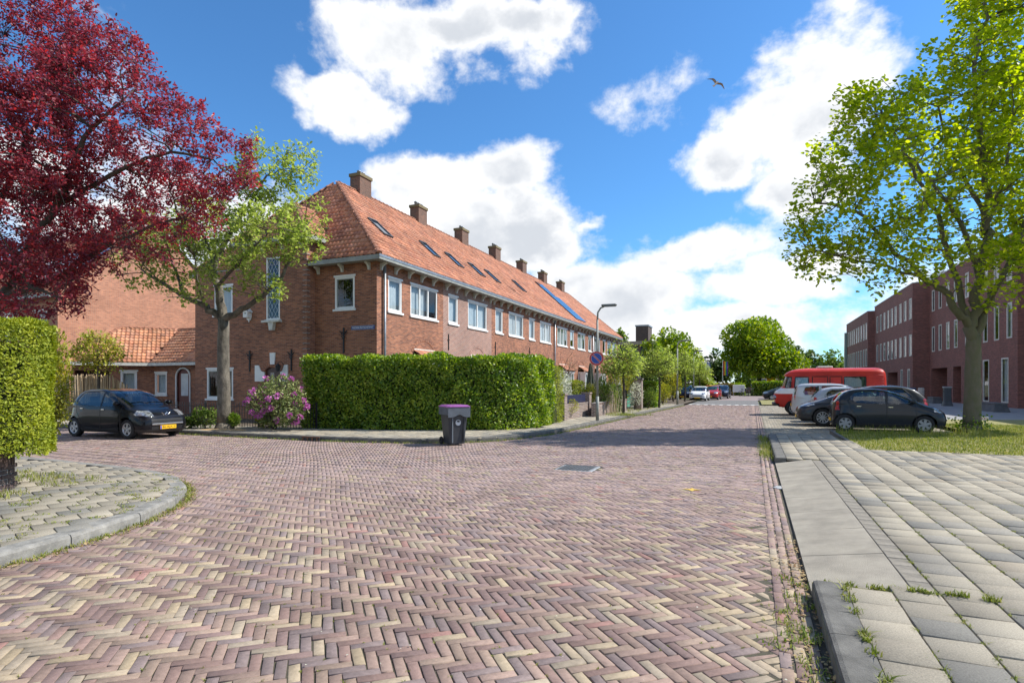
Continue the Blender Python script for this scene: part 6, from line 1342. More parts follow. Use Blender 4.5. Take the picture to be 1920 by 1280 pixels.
MPV = [(.18, -1.95, 1.95, .76, 7), (.28, -2.03, 2.05, .82, 6), (.45, -2.07, 2.09, .85, 5.5), (.62, -2.07, 2.07, .855, 5), (.75, -2.05, 2.0, .85, 5), (.86, -2.04, 1.82, .845, 5), (.93, -2.03, 1.6, .835, 5), (1.0, -2.02, 1.38, .82, 6), (1.06, -2.0, 1.22, .80, 6.5), (1.25, -1.94, .86, .765, 7), (1.42, -1.87, .5, .72, 7.5), (1.53, -1.8, .2, .68, 7), (1.59, -1.68, -.05, .62, 6), (1.615, -1.5, -.3, .52, 5), (1.625, -1.3, -.5, .3, 4)]
MF = dict(front=1.25, rear=-1.35, wr=.31, arch=.375,
    win=[[(.98, 1.04), (.12, 1.02), (.12, 1.50), (.30, 1.49), (.58, 1.36)], [(.02, 1.02), (-.85, 1.04), (-.85, 1.50), (.02, 1.50)], [(-.95, 1.05), (-1.55, 1.10), (-1.62, 1.22), (-1.5, 1.46), (-.95, 1.50)]],
    door=[[(1.05, 1.0), (1.0, .33), (.07, .3), (.07, 1.53), (.3, 1.52), (.66, 1.36)], [(.06, .3), (-.75, .33), (-.95, .6), (-.9, 1.52), (.06, 1.53)]],
    ws=(1.07, 1.5), rw=(1.08, 1.48), head=(.74, .92, 1.62), tail=(.85, 1.25, -1.93), plate=(.62, -.2))
def car(name, loc, rz, rows, ft, body, label, k=(1, 1, 1), res=(84, 40, 64), style=5, rim='alloy', clad=False, plate=None, group=None, bump=None, detail=True, tyre_w=.175, lowdark=.0, rear_plate=None, glass='carglass', badge=False):
    c = empty(name, loc, rz, label, 'car', group); kx, ky, kz = k; S = Car(rows, k); V = S.grid(*res); nl, nc = V.shape[:2]
    sc = lambda poly: [(x*kx, z*kz) for x, z in poly]
    wins = [sc(p) for p in ft['win']]; doors = [sc(p) for p in ft['door']]; xa, xb = ft['front']*kx, ft['rear']*kx; ra = ft['arch']*kz; wr = ft['wr']*kz
    VV = V.reshape(-1, 3); I, J = np.meshgrid(np.arange(nl-1), np.arange(nc), indexing='ij'); I = I.ravel(); J = J.ravel(); J2 = (J+1) % nc
    Q = np.stack([I*nc+J, I*nc+J2, (I+1)*nc+J2, (I+1)*nc+J], 1); C = VV[Q].mean(1); X, Y, Z = C.T
    Pm = (S.per[J] + S.per[J2])/2; side = np.abs(Pm[:, 1]) > .9; sgn = np.where(Y > 0, 1, 0)
    cls = np.full(len(Q), 0)
    XZ = np.stack([X, Z], 1)
    for i, d in enumerate(doors):
        ins = inpoly(XZ, d) & side; cls = np.where(ins, 10 + i*2 + sgn, cls)
    for i, w_ in enumerate(wins):
        ins = inpoly(XZ, w_) & side; cls = np.where(ins, 20 + i*2 + sgn, cls)
    z0, z1 = ft['ws'][0]*kz, ft['ws'][1]*kz; fr = (Pm[:, 0] > .9) & (np.abs(Pm[:, 1]) < .88) & (Z > z0) & (Z < z1); cls = np.where(fr, 40, cls)
    z0, z1 = ft['rw'][0]*kz, ft['rw'][1]*kz; fr = (Pm[:, 0] < -.9) & (np.abs(Pm[:, 1]) < .84) & (Z > z0) & (Z < z1); cls = np.where(fr, 41, cls)
    h0, h1, hx = ft['head'][0]*kz, ft['head'][1]*kz, ft['head'][2]*kx
    slope = (X-hx)/(1.7*kx-hx); hl = (X > hx) & (np.abs(Y) > .40*ky) & (Z > h0 + (1-slope)*.04) & (Z < h1 + (1-slope)*.03); cls = np.where(hl, 50 + sgn, cls)
    t0, t1, tx = ft['tail'][0]*kz, ft['tail'][1]*kz, ft['tail'][2]*kx; tl = (X < tx) & (np.abs(Y) > .60*ky) & (Z > t0) & (Z < t1); cls = np.where(tl, 52 + sgn, cls)
    gr = (X > 1.55*kx) & (np.abs(Y) < .50*ky) & (((Z > .47*kz) & (Z < .57*kz)) | ((Z > .26*kz) & (Z < .37*kz))); cls = np.where(gr, 60, cls)
    cl = (Z < (.27 if not clad else .36)*kz) & (cls < 40); cls = np.where(cl, 61, cls)
    if clad:
        near = np.minimum(np.hypot(X-xa, Z-wr), np.hypot(X-xb, Z-wr)); cls = np.where(side & (near < ra*1.16) & (cls < 20), 61, cls)
    hole = (np.abs(Y) > .45*ky) & ((np.hypot(X-xa, Z-wr) < ra) | (np.hypot(X-xb, Z-wr) < ra)); cls = np.where(hole, -1, cls)
    def sub(ids, nm, mat, parent=c):
        if not len(ids): return None
        q = Q[ids]; uq, inv = np.unique(q, return_inverse=True); me = np_mesh(nm, VV[uq], inv.reshape(-1, 4), mat, smooth=True); return link(nm, me, parent)
    b = sub(np.where(cls == 0)[0], 'body', body)
    top = MB(); top.smooth = True; top.add([tuple(p) for p in V[-1]] , [tuple(range(nc))]); top.build('roof_panel', body, c, False)
    dob = {}
    for i in range(len(doors)):
        for g in (0, 1): dob[(i, g)] = sub(np.where(cls == 10+i*2+g)[0], 'door', body)
    for i in range(len(wins)):
        for g in (0, 1): sub(np.where(cls == 20+i*2+g)[0], 'side_window', M[glass])
    sub(np.where(cls == 40)[0], 'windscreen', M[glass]); sub(np.where(cls == 41)[0], 'rear_window', M[glass])
    for g in (0, 1): sub(np.where(cls == 50+g)[0], 'headlight', M['clearlamp']); sub(np.where(cls == 52+g)[0], 'tail_light', M['redlamp'])
    sub(np.where(cls == 60)[0], 'grille', M['darkplastic']); sub(np.where(cls == 61)[0], 'sill_trim', M['darkplastic'])
    yw = .80*ky - tyre_w/2 - .022
    for x in (xa, xb):
        for sg_ in (1, -1): wheel_parts(c, x, sg_*yw, wr, wr, tyre_w, sg_, style, rim)
    # underside, arch liners, cabin
    m = MB(); m.rbox(xb+ra*.9, xa-ra*.9, -.74*ky, .74*ky, .17*kz, .62*kz, .03); m.rbox(-1.5*kx, xb-ra*.5, -.6*ky, .6*ky, .24*kz, .60*kz, .03); m.rbox(xb-ra, xb+ra, -.50*ky, .50*ky, .2*kz, .68*kz, .02); m.rbox(xa-ra, xa+ra, -.50*ky, .50*ky, .2*kz, .72*kz, .02); m.build('underbody', M['darkplastic'], c, False)
    zs = ft['ws'][0]*kz
    if detail:
        for sg_ in (1, -1):
            for sx in (.15, -.72): 
                m = MB(); x0 = sx*kx; m.rbox(x0-.25, x0+.22, sg_*.37*ky-.23, sg_*.37*ky+.23, .45*kz, .60*kz, .04); m.rbox(x0-.34, x0-.22, sg_*.37*ky-.22, sg_*.37*ky+.22, .55*kz, 1.06*kz, .05); m.rbox(x0-.34, x0-.25, sg_*.37*ky-.12, sg_*.37*ky+.12, 1.07*kz, 1.22*kz, .03); m.build('seat', M['seat'], c, False)
        m = MB(); m.rbox(.62*kx, .98*kx, -.66*ky, .66*ky, .70*kz, .97*kz, .05); m.build('dashboard', M['darkplastic'], c, False)
        m = MB(); m.smooth = True; pts = [(.50*kx + .06*math.sin(a), .37*ky + .18*math.cos(a), .98*kz + .17*math.sin(a)) for a in [2*math.pi*i/20 for i in range(21)]]; m.tube(pts, .016, 6); m.build('steering_wheel', M['darkplastic'], c, False)
    # mirrors, handles, seams
    for sg_ in (1, -1):
        xm, zm = wins[0][0][0] - .02, wins[0][0][1] + .05; ym = S.y(xm, zm); m = MB(); m.smooth = True
        m.rbox(xm-.09, xm+.06, min(sg_*(ym+.02), sg_*(ym+.20)), max(sg_*(ym+.02), sg_*(ym+.20)), zm-.05, zm+.085, .035); m.rbox(xm-.02, xm+.03, min(sg_*(ym-.04), sg_*(ym+.04)), max(sg_*(ym-.04), sg_*(ym+.04)), zm-.04, zm, .01); m.build('mirror', M['darkplastic'] if not detail else body, c, False)
        for i, d in enumerate(doors[:2]):
            pts = []
            for (x, z), (x2, z2) in zip(d, d[1:] + d[:1]):
                for t in np.linspace(0, 1, 8, endpoint=False): xx, zz = x+(x2-x)*t, z+(z2-z)*t; pts.append((xx, sg_*(S.y(xx, zz)-.001), zz))
            pts.append(pts[0]); m = MB(); m.tube(pts, .0075, 4, False); m.build('door_seam', M['darkplastic'], dob.get((i, 1 if sg_ > 0 else 0)) or c, False)
            xh = min(p[0] for p in d) + (.10 if i == 0 else .30)*kx; zh = (.84 if i == 0 else .86)*kz; yh = S.y(xh, zh); m = MB(); m.rbox(xh-.06, xh+.08, min(sg_*(yh-.01), sg_*(yh+.025)), max(sg_*(yh-.01), sg_*(yh+.025)), zh-.018, zh+.018, .008); m.build('door_handle', M['chrome'] if detail else body, dob.get((i, 1 if sg_ > 0 else 0)) or c, False)
    # bumper strip, lamps inside, plates
    xf = S.row(.42*kz)[1]; m = MB(); m.rbox(xf-.06, xf+.012, -.50*ky, .50*ky, .40*kz, .455*kz, .012); m.build('bumper_bar', M[bump] if bump else body, c, False)
    def plate_(x, z, txt, sgn_):
        pl = MB().rbox(x-.008, x+.008, -.26, .26, z-.055, z+.055, .004).build('number_plate', M['yellow_plate'], c, False)
        if txt: lettering(txt, pl, .085, (x+sgn_*.010, .02*sgn_, z), (R(90), 0, R(90)*sgn_), M['darkplastic'], fit=.42, ext=.0008); e = MB().box(x+min(.006*sgn_, .0095*sgn_), x+max(.006*sgn_, .0095*sgn_), -.255 if sgn_ > 0 else .215, -.215 if sgn_ > 0 else .255, z-.05, z+.05); e.build('country_band', pm('eu_blue', (.02, .06, .45), .5, .05, 3), pl, False)
    plate_(S.row(.34*kz)[1] + .02, .33*kz, plate, 1)
    plate_(S.row(ft['plate'][0]*kz)[0] - .012, ft['plate'][0]*kz, rear_plate, -1)
    for sg_ in (1, -1):      # wipers
        m = MB(); x0 = S.row(ft['ws'][0]*kz)[1]
        xq = S.row((ft['ws'][0]+.05)*kz)[1]
    m = MB(); z = (ft['ws'][0]+.012)*kz; x0 = S.row(z)[1]
    for y0, y1 in ((.55, -.02), (-.02, -.55)): m.tube([(x0-.03, y0*ky, z+.02), (S.row(z+.05)[1]+.012, (y0*.6+y1*.4)*ky, z+.05), (S.row(z+.035)[1]+.012, y1*ky, z+.035)], .010, 5)
    m.build('wipers', M['darkplastic'], c, False)
    return c, S
blk = paint('black_paint', (.008, .0085, .011), .2, .2); gry = paint('graphite_paint', (.026, .03, .036), .3, .4); dgr = paint('slate_paint', (.04, .042, .047), .3, .4); slv = paint('silver_paint', (.50, .53, .56), .6, .3); sl2 = paint('pale_silver_paint', (.42, .45, .49), .6, .3); wht = paint('white_car_paint', (.78, .79, .80), .0, .3); rdp = paint('red_car_paint', (.38, .03, .03), .1, .3); dbl = paint('navy_paint', (.02, .025, .045), .4, .3)
cb, S_ = car('hatchback', (-17.85, 11.62, 0), R(2), HATCH, HF, blk, 'small black hatchback with yellow plate parked at the left kerb', bump='alloy', plate='86-RJX-9', style=5, res=(110, 52, 84))
# chevron-framed emblem with a pale rampant mark on the black car's nose
xe = S_.row(.72)[1]; em = MB(); em.tube([(xe+.01, .13, .76), (xe+.035, .07, .70), (xe+.04, 0, .685), (xe+.035, -.07, .70), (xe+.01, -.13, .76)], .010, 6); em.tube([(xe+.035, -.03, .70), (xe+.03, -.01, .73), (xe+.03, .02, .735), (xe+.015, .03, .77)], .014, 6); em.tube([(xe+.03, .01, .73), (xe+.035, .045, .72)], .008, 5); em.build('emblem', M['chrome'], cb, False)
car('hatchback', (4.14, 22.95, .0), 0, HATCH, HF, gry, 'dark grey hatchback parked nearest the lawn tree, tail to the street', k=(.955, 1, 1), style=6, rim='steel', res=(110, 52, 84), group='cars parked nose in or out in the right bays')
CROSS = [(r[0], r[1], r[2], r[3]*(1.0 if r[0] < .9 else .97), r[4]) for r in HATCH]
CF = dict(HF); CF['wr'] = .315; CF['arch'] = .365; CF['head'] = (.70, .79, 1.25); CF['front'] = 1.03; CF['rear'] = -1.08
car('crossover', (3.75, 25.35, 0), R(180), CROSS, CF, dgr, 'dark grey crossover with black and silver spoked wheels, nose to the street', k=(1.27, 1.105, 1.06), style=10, rim='alloy', clad=True, group='cars parked nose in or out in the right bays', tyre_w=.21)
car('hatchback', (4.05, 27.75, 0), 0, HATCH, HF, sl2, 'small silver hatchback between the crossover and the taller silver car', k=(1.06, 1.0, 1.02), style=7, group='cars parked nose in or out in the right bays')
car('people_carrier', (3.75, 30.35, 0), 0, MPV, MF, slv, 'tall silver people carrier parked beside the red van', k=(1.0, 1.0, 1.01), style=7, group='cars parked nose in or out in the right bays')
low = (40, 20, 34)
wp = G(1312, 751); car('hatchback', (wp.x, wp.y, 0), R(-93), HATCH, HF, wht, 'white car facing us, parked at the far end of the terrace', k=(1.05, .98, .96), res=low, detail=False, group='cars parked at the far end of the street')
rp_ = G(1331, 747.5); car('hatchback', (wp.x+.75, wp.y+5.2, 0), R(-93), HATCH, HF, rdp, 'red car parked behind the far white car', k=(1.15, 1.08, 1.02), res=low, detail=False, group='cars parked at the far end of the street')
car('hatchback', (wp.x+1.5, wp.y+10.5, 0), R(-93), HATCH, HF, dbl, 'dark car behind the red one at the far street end', k=(1.15, 1.08, 1.05), res=low, detail=False, group='cars parked at the far end of the street')
car('hatchback', (wp.x-1.7, wp.y+3.5, 0), R(-93), HATCH, HF, dbl, 'dark car half hidden behind the far white car', k=(1.15, 1.08, 1.05), res=low, detail=False, group='cars parked at the far end of the street')
for (px, py, lab, zz) in ((1449, 750, 'nearest of the dark cars left of the red van', 0), (1443, 747, 'middle one of the dark cars left of the red van', 3.2), (1437, 745.5, 'farthest dark car left of the red van', 6.4)):
    p = G(1430, 749.5); car('hatchback', (p.x+2.0, p.y+zz, 0), R(180), HATCH, HF, dbl if zz else gry, lab, k=(1.15, 1.06, 1.0), res=low, detail=False, group='dark cars beyond the red van')
# ---------------------------------------------------------------- red van
red = pm('van_red', (.54, .038, .026), .45, .15, 1.2, coat=.2, spec=.2); 
m_, nt_, b_, out_ = None, None, None, None
VAN = [(.42, -2.35, 2.30, .93, 9), (.55, -2.45, 2.46, .98, 8), (.80, -2.48, 2.52, 1.0, 8), (1.05, -2.49, 2.52, 1.005, 8), (1.18, -2.49, 2.50, 1.005, 8), (1.28, -2.49, 2.42, 1.0, 8), (1.36, -2.49, 2.26, .995, 8), (1.45, -2.48, 2.16, .985, 8), (1.9, -2.46, 2.02, .955, 8), (2.02, -2.45, 1.96, .94, 8), (2.06, -2.45, 2.03, .945, 7), (2.12, -2.44, 2.0, .935, 8), (2.24, -2.40, 1.86, .89, 7.5), (2.33, -2.33, 1.66, .79, 7), (2.39, -2.22, 1.4, .6, 6.5), (2.42, -2.1, 1.1, .35, 6)]
vx = (1.02 + 6.07)/2; vn = empty('camper_van', (vx, 33.4, 0), R(180), 'old red camper van with white band above the bumper, nose to the street', 'van')
S = Car(VAN); V = S.grid(120, 50, 80); nl, nc = V.shape[:2]; VV = V.reshape(-1, 3); I, J = np.meshgrid(np.arange(nl-1), np.arange(nc), indexing='ij'); I = I.ravel(); J = J.ravel(); J2 = (J+1) % nc
Q = np.stack([I*nc+J, I*nc+J2, (I+1)*nc+J2, (I+1)*nc+J], 1); X, Y, Z = VV[Q].mean(1).T; Pm = (S.per[J]+S.per[J2])/2; side = np.abs(Pm[:, 1]) > .9; sg2 = np.where(Y > 0, 1, 0); XZ = np.stack([X, Z], 1); cls = np.zeros(len(Q), int)
cls = np.where((Z > 1.10) & (Z < 1.40) & (X > 1.15), 5, cls)
wv = [[(2.02, 1.42), (1.78, 1.42), (1.72, 1.96), (1.92, 1.96)], [(1.6, 1.42), (.95, 1.42), (.95, 1.96), (1.55, 1.96)], [(-.62, 1.42), (-1.55, 1.42), (-1.55, 1.96), (-.62, 1.96)]]
pv = [[(.78, 1.38), (.10, 1.38), (.10, 1.98), (.78, 1.98)], [(.0, 1.38), (-.52, 1.38), (-.52, 1.98), (.0, 1.98)]]
for i, w_ in enumerate(wv): cls = np.where(inpoly(XZ, w_) & side, 20+i*2+sg2, cls)
cls = np.where((Pm[:, 0] > .9) & (np.abs(Pm[:, 1]) < .92) & (np.abs(Y) > .03) & (Z > 1.47) & (Z < 1.98), 40+sg2, cls)
cls = np.where((X > 2.35) & (np.abs(Y) < .5) & (Z > .72) & (Z < 1.08), 60, cls); cls = np.where((X > 2.3) & (Z < .58), 61, cls)
xa, xb, ra, wr = 1.62, -1.25, .44, .35
cls = np.where((np.abs(Y) > .5) & ((np.hypot(X-xa, Z-wr) < ra) | (np.hypot(X-xb, Z-wr) < ra)), -1, cls)
def vsub(ids, nm, mat):
    if len(ids): q = Q[ids]; uq, inv = np.unique(q, return_inverse=True); return link(nm, np_mesh(nm, VV[uq], inv.reshape(-1, 4), mat, smooth=True), vn)
vsub(np.where(cls == 0)[0], 'body', red); vsub(np.where(cls == 5)[0], 'white_band', wht); vsub(np.where(cls == 60)[0], 'grille', red); vsub(np.where(cls == 61)[0], 'bumper', M['darkplastic'])
for i in range(3):
    for g in (0, 1): vsub(np.where(cls == 20+i*2+g)[0], 'side_window', M['carglass'])
for g in (0, 1): vsub(np.where(cls == 40+g)[0], 'windscreen', M['carglass'])
top = MB(); top.smooth = True; top.add([tuple(p) for p in V[-1]], [tuple(range(nc))]); top.build('roof_panel', red, vn, False)
for sg_ in (1, -1):
    for i, d in enumerate(wv + pv):
        pts = []
        for (x, z), (x2, z2) in zip(d, d[1:]+d[:1]):
            for t in np.linspace(0, 1, 6, endpoint=False): xx, zz = x+(x2-x)*t, z+(z2-z)*t; pts.append((xx, sg_*(S.y(xx, zz)+.002), zz))
        pts.append(pts[0]); m = MB(); m.tube(pts, .02, 5, False); m.build('window_seal', M['rubber'], vn, False)
    for z in (1.05, 1.55, 1.7, 1.85):      # pressed ribs
        x0, x1 = (-2.3, -1.62) if z > 1.2 else (-.8, 1.1); m = MB(); m.tube([(xx, sg_*(S.y(xx, z)-.004), z) for xx in np.linspace(x0, x1, 10)], .012, 5); m.build('body_rib', red, vn, False)
    m = MB(); pts = [(xx, sg_*(S.y(xx, 2.05)+.004), 2.05) for xx in np.linspace(-2.3, 1.9, 24)]; m.tube(pts, .022, 5); m.build('rain_gutter', red, vn, False)
    m = MB(); m.lathe([(0, 2.55), (.10, 2.545), (.115, 2.50), (.115, 2.4)], 18, 'x', (0, sg_*.72, .92)); m.build('headlight', M['clearlamp'], vn, False)
    m = MB(); m.rbox(1.75, 1.83, min(sg_*1.0, sg_*1.16), max(sg_*1.0, sg_*1.16), 1.45, 1.78, .02); m.build('mirror', M['darkplastic'], vn, False)
    for x in (xa, xb): wheel_parts(vn, x, sg_*.88, wr, wr, .2, sg_, 8, 'steel')
    m = MB(); yq = S.y(-1.1, 1.7)-.05; n_ = 16; vs = []
    for k in range(n_+1): xx = -1.56 + .95*k/n_; yy = sg_*(yq - .03*math.sin(k*1.8)); vs += [(xx, yy, 1.40), (xx, yy, 1.98)]
    m.add(vs, [(2*k, 2*k+2, 2*k+3, 2*k+1) for k in range(n_)]); m.build('curtain', pm('green_curtain', (.16, .22, .17), .9, .25, 8), vn, False)
MB().rbox(-2.3, 2.2, -.85, .85, .40, 1.0, .04).build('underbody', M['darkplastic'], vn, False)
MB().rbox(1.3, 1.38, -.85, .85, 1.0, 1.95, .02).build('partition', M['seat'], vn, False)
m = MB()     # reflective blinds in the cab
m.quad((2.05, -.85, 1.46), (2.05, .85, 1.46), (1.93, .82, 1.98), (1.93, -.82, 1.98)); m.build('sun_blind', pm('foil_blind', (.55, .57, .6), .35, .35, 14, metal=.5), vn, False)
for sg_ in (1, -1): MB().quad((1.56, sg_*.90, 1.4), (.98, sg_*.90, 1.4), (.98, sg_*.88, 1.98), (1.52, sg_*.88, 1.98)).build('sun_blind', pm('foil_blind', (.5, .53, .57), .35, .4, 14, metal=.5), vn, False)
MB().rbox(-.2, .5, -.35, .35, 2.40, 2.53, .04).build('roof_vent', M['offwhite'], vn, False)
MB().rbox(2.44, 2.6, -.98, .98, .48, .64, .03).build('bumper_bar', M['darkplastic'], vn, False)
# ================================================================== street furniture
def lamp(px, py, h, label, arm=1.0, green=True, r=.05, dirx=1.0):
    p = G(px, py, .12); t = empty('street_lamp', (p.x, p.y, .1), 0, label, 'lamp post', 'lamp posts along the terrace pavement')
    m = MB(); m.smooth = True; m.tube([(0, 0, 0), (0, 0, 1.0)], r*1.35, 12); m.tube([(0, 0, 1.0), (0, 0, h-.5)], [r, r*.85], 12)
    m.build('post', pm('weathered_post', (.25, .265, .24), .55, .25, 6), t, False)
    m = MB(); m.smooth = True; m.tube([(0, 0, h-.55), (.02*dirx, 0, h-.2), (.14*dirx, 0, h-.02), (.36*dirx, 0, h+.06), (arm*.6*dirx, 0, h+.08)], r*.75, 10); m.build('arm', M['gutter'], t, False)
    m = MB(); x0, x1 = arm*.5*dirx, (arm*.5+.62)*dirx; m.smooth = False; m.rbox(min(x0, x1), max(x0, x1), -.09, .09, h+.03, h+.12, .03); hd = m.build('lamp_head', pm('lamp_grey', (.13, .14, .14), .5, .1, 5), t, False)
    MB().rbox(min(x0, x1)+.12, max(x0, x1)-.04, -.07, .07, h+.012, h+.03, .006).build('lens', M['clearlamp'], hd, False)
    return t, p
lt, lp0 = lamp(1120, 788, 4.62, 'grey curved lamp post carrying the no-parking sign', .35)
# no parking sign (thing fixed to the post)
Zs = depth(lp0); sp = at(1118.5, 672, Zs); ns_ = empty('no_parking_sign', (sp.x, sp.y, sp.z), math.atan2(0-sp.y, 0-sp.x) + R(90), 'round blue and red no-parking sign fixed to the lamp post', 'road sign')
def disc(r0, r1, y, mat, nm, th=.004): m = MB(); m.lathe([(r0, y), (r1, y), (r1, y+th), (r0, y+th)], 40, 'y', (0, 0, 0), True); return m.build(nm, mat, ns_, False)
sred = pm('sign_red', (.50, .02, .025), .35, .05, 3); sblu = pm('sign_blue', (.012, .06, .33), .35, .05, 3)
disc(.0, .285, -.095, M['steel'], 'backing'); disc(0, .225, -.1, sblu, 'face'); disc(.215, .28, -.102, sred, 'rim')
disc(.209, .216, -.103, M['white'], 'white_ring')
for w_, y, mt in ((.030, -.104, M['white']), (.022, -.1065, sred)):
    MB().box(-.215, .215, y, y+.003, -w_, w_, Matrix.Rotation(R(45), 4, 'Y')).build('diagonal_bar', mt, ns_, False)
MB().box(-.06, .06, -.09, .0, -.05, -.03).build('clamp', M['steel'], ns_, False)
lamp(1270, 758, 4.6, 'pale second lamp post further along the pavement', .5, r=.06); lamp(1300.5, 748, 4.7, 'third lamp post beside the far parked cars', .5, r=.06)
# wheelie bin
p = G(851, 833); wb = empty('wheelie_bin', (p.x, p.y, 0), R(23+28), 'dark grey wheelie bin with purple lid standing on the road by the hedge', 'bin')
binm = pm('bin_plastic', (.035, .038, .044), .5, .2, 6); lidm = pm('bin_lid_purple', (.27, .08, .27), .45, .15, 4)
def loft(m, secs):
    n = len(secs[0]); vs = [q for s in secs for q in s]; fs = []
    for i in range(len(secs)-1):
        for k in range(n): fs.append((i*n+k, i*n+(k+1) % n, (i+1)*n+(k+1) % n, (i+1)*n+k))
    fs.append(tuple(range(n-1, -1, -1))); fs.append(tuple((len(secs)-1)*n+k for k in range(n))); m.add(vs, fs)
def rrect(x0, x1, y0, y1, z, r=.04): return [(x0+r, y0, z), (x1-r, y0, z), (x1, y0+r, z), (x1, y1-r, z), (x1-r, y1, z), (x0+r, y1, z), (x0, y1-r, z), (x0, y0+r, z)]
m = MB(); loft(m, [rrect(-.21, .21, -.25, .23, .04), rrect(-.27, .27, -.31, .30, .80), rrect(-.28, .28, -.32, .31, .98)]); m.build('body', binm, wb, False)
m = MB(); loft(m, [rrect(-.32, .32, -.36, .33, .76, .05), rrect(-.32, .32, -.37, .335, 1.0, .05)]); 
m = MB(); n_ = 14; ps = []
for k in range(n_+1):
    x = -.31+.62*k/n_; d = abs(x)/.31; z = .74 + (.07*math.exp(-(x/.11)**2)); ps.append((x, z))
m.add([(x, -.375, z) for x, z in ps] + [(x, -.375, 1.0) for x, z in ps] + [(x, -.30, z) for x, z in ps], [(k, k+1, n_+2+k, n_+1+k) for k in range(n_)] + [(2*n_+2+k, 2*n_+3+k, k+1, k) for k in range(n_)])
m.box(-.312, -.295, -.373, .30, .80, 1.0); m.box(.295, .312, -.373, .30, .80, 1.0); m.build('front_lip', pm('bin_lip', (.10, .115, .135), .45, .2, 6), wb, False)
m = MB(); loft(m, [rrect(-.325, .325, -.385, .34, 1.0, .05), rrect(-.33, .33, -.39, .345, 1.018, .05), rrect(-.27, .27, -.32, .29, 1.055, .06)]); m.build('lid', lidm, wb, False)
m = MB(); m.tube([(-.25, .38, .96), (.25, .38, .96)], .018, 8); m.box(-.26, -.22, .28, .39, .94, .975); m.box(.22, .26, .28, .39, .94, .975); m.build('handle', binm, wb, False)
for x in (-.25, .25):
    m = MB(); m.smooth = True; m.lathe([(.03, -.025), (.095, -.025), (.105, -.01), (.105, .01), (.095, .025), (.03, .025)], 22, 'x', (x, .27, .105), True); m.build('wheel', M['rubber'], wb, False)
m = MB(); m.lathe([(0, -.302), (.075, -.302), (.078, -.290)], 20, 'y', (0, 0, .60)); st = m.build('sticker', pm('sticker', (.55, .57, .58), .5, .1, 4), wb, False); m = MB(); m.prism([(-.05, 0), (-.035, .045), (0, .055), (.035, .045), (.05, 0), (.02, .015), (0, -.005), (-.025, .015)], .002, Matrix(((1,0,0,0),(0,0,1,-.305),(0,1,0,.605),(0,0,0,1)))); m.build('sticker_mark', M['iron'], st, False)
for x in (-.16, .16): MB().box(x-.012, x+.012, -.315, -.27, .08, .72).build('rib', pm('bin_rib', (.16, .18, .2), .5, .1, 4) if x < 0 else binm, wb, False)
# iron fence of the corner garden
fa, fb = Vector((-20.6, 14.45, .1)), Vector((-13.4, 14.92, .1)); fe = empty('iron_fence', fa, 0, 'low black iron railing round the corner garden', 'fence'); L = (fb-fa).length; d = (fb-fa).normalized()
m = MB(); m.tube([fa+Zv*.15, fb+Zv*.15], .014, 6); m.build('bottom_rail', M['iron'], fe); m = MB(); m.tube([fa+Zv*.72, fb+Zv*.72], .014, 6); m.build('top_rail', M['iron'], fe)
bar = MB(); bar.tube([(0, 0, 0), (0, 0, .80)], .010, 6); bar.lathe([(0, .87), (.018, .81), (.0, .79)], 6); barm = bar.mesh('bar', M['iron']); n_ = int(L/.115)
for k in range(n_+1): link('bar', barm, fe, d*(L*k/n_))
for k in range(4): q = fa + d*(L*k/3); mm = MB(); mm.box(q.x-.025, q.x+.025, q.y-.025, q.y+.025, .05, 1.0); mm.build('post', M['iron'], fe)
# chestnut paling fence
fl = smoothline([tuple(at(80, HOR, 26.5))[:2], tuple(at(130, HOR, 25.4))[:2], tuple(at(190, HOR, 25.0))[:2], tuple(at(232, HOR, 24.6))[:2], tuple(at(268, HOR, 24.6))[:2]], 2); pf_ = empty('paling_fence', (fl[0][0], fl[0][1], .1), 0, 'pale split chestnut paling fence behind the black hatchback', 'fence')
wood = [pm('chestnut_%d' % k, c, .85, .3, 9, stretch=(1, 1, .2)) for k, c in enumerate(((.46, .34, .20), (.38, .28, .165), (.52, .40, .26), (.33, .235, .135)))]
pal = []
for k in range(8):
    m = MB(); b = [(rnd.uniform(-.003, .003)*j, rnd.uniform(-.003, .003)*j) for j in range(4)]; m.tube([(b[j][0], b[j][1], .0 + j*.62) for j in range(3)] + [(0, 0, 1.86), (0, 0, 1.93)], [.030, .031, .029, .026, .007], 6); pal.append(m.mesh('pale', wood[k % 4]))
invp = wmat(pf_).inverted(); al = along(fl, .062); tot = len(al)
for k, (p, a) in enumerate(al):
    u = k/tot; sc_ = 1.0 if u < .74 else 1.0 - (u-.74)/.26*.42
    o = link('pale', pal[rnd.randrange(8)], pf_, invp @ Vector((p.x+rnd.uniform(-.01, .01), p.y+rnd.uniform(-.01, .01), .08)), (rnd.gauss(0, .018), rnd.gauss(0, .022), rnd.uniform(0, 6.28))); o.scale = (1, 1, sc_*rnd.uniform(.965, 1.03))
for z in (.5, 1.2): m = MB(); m.tube([(p[0], p[1]-.04, z+.08) for p in fl], .006, 5); m.build('wire', M['steel'], pf_)
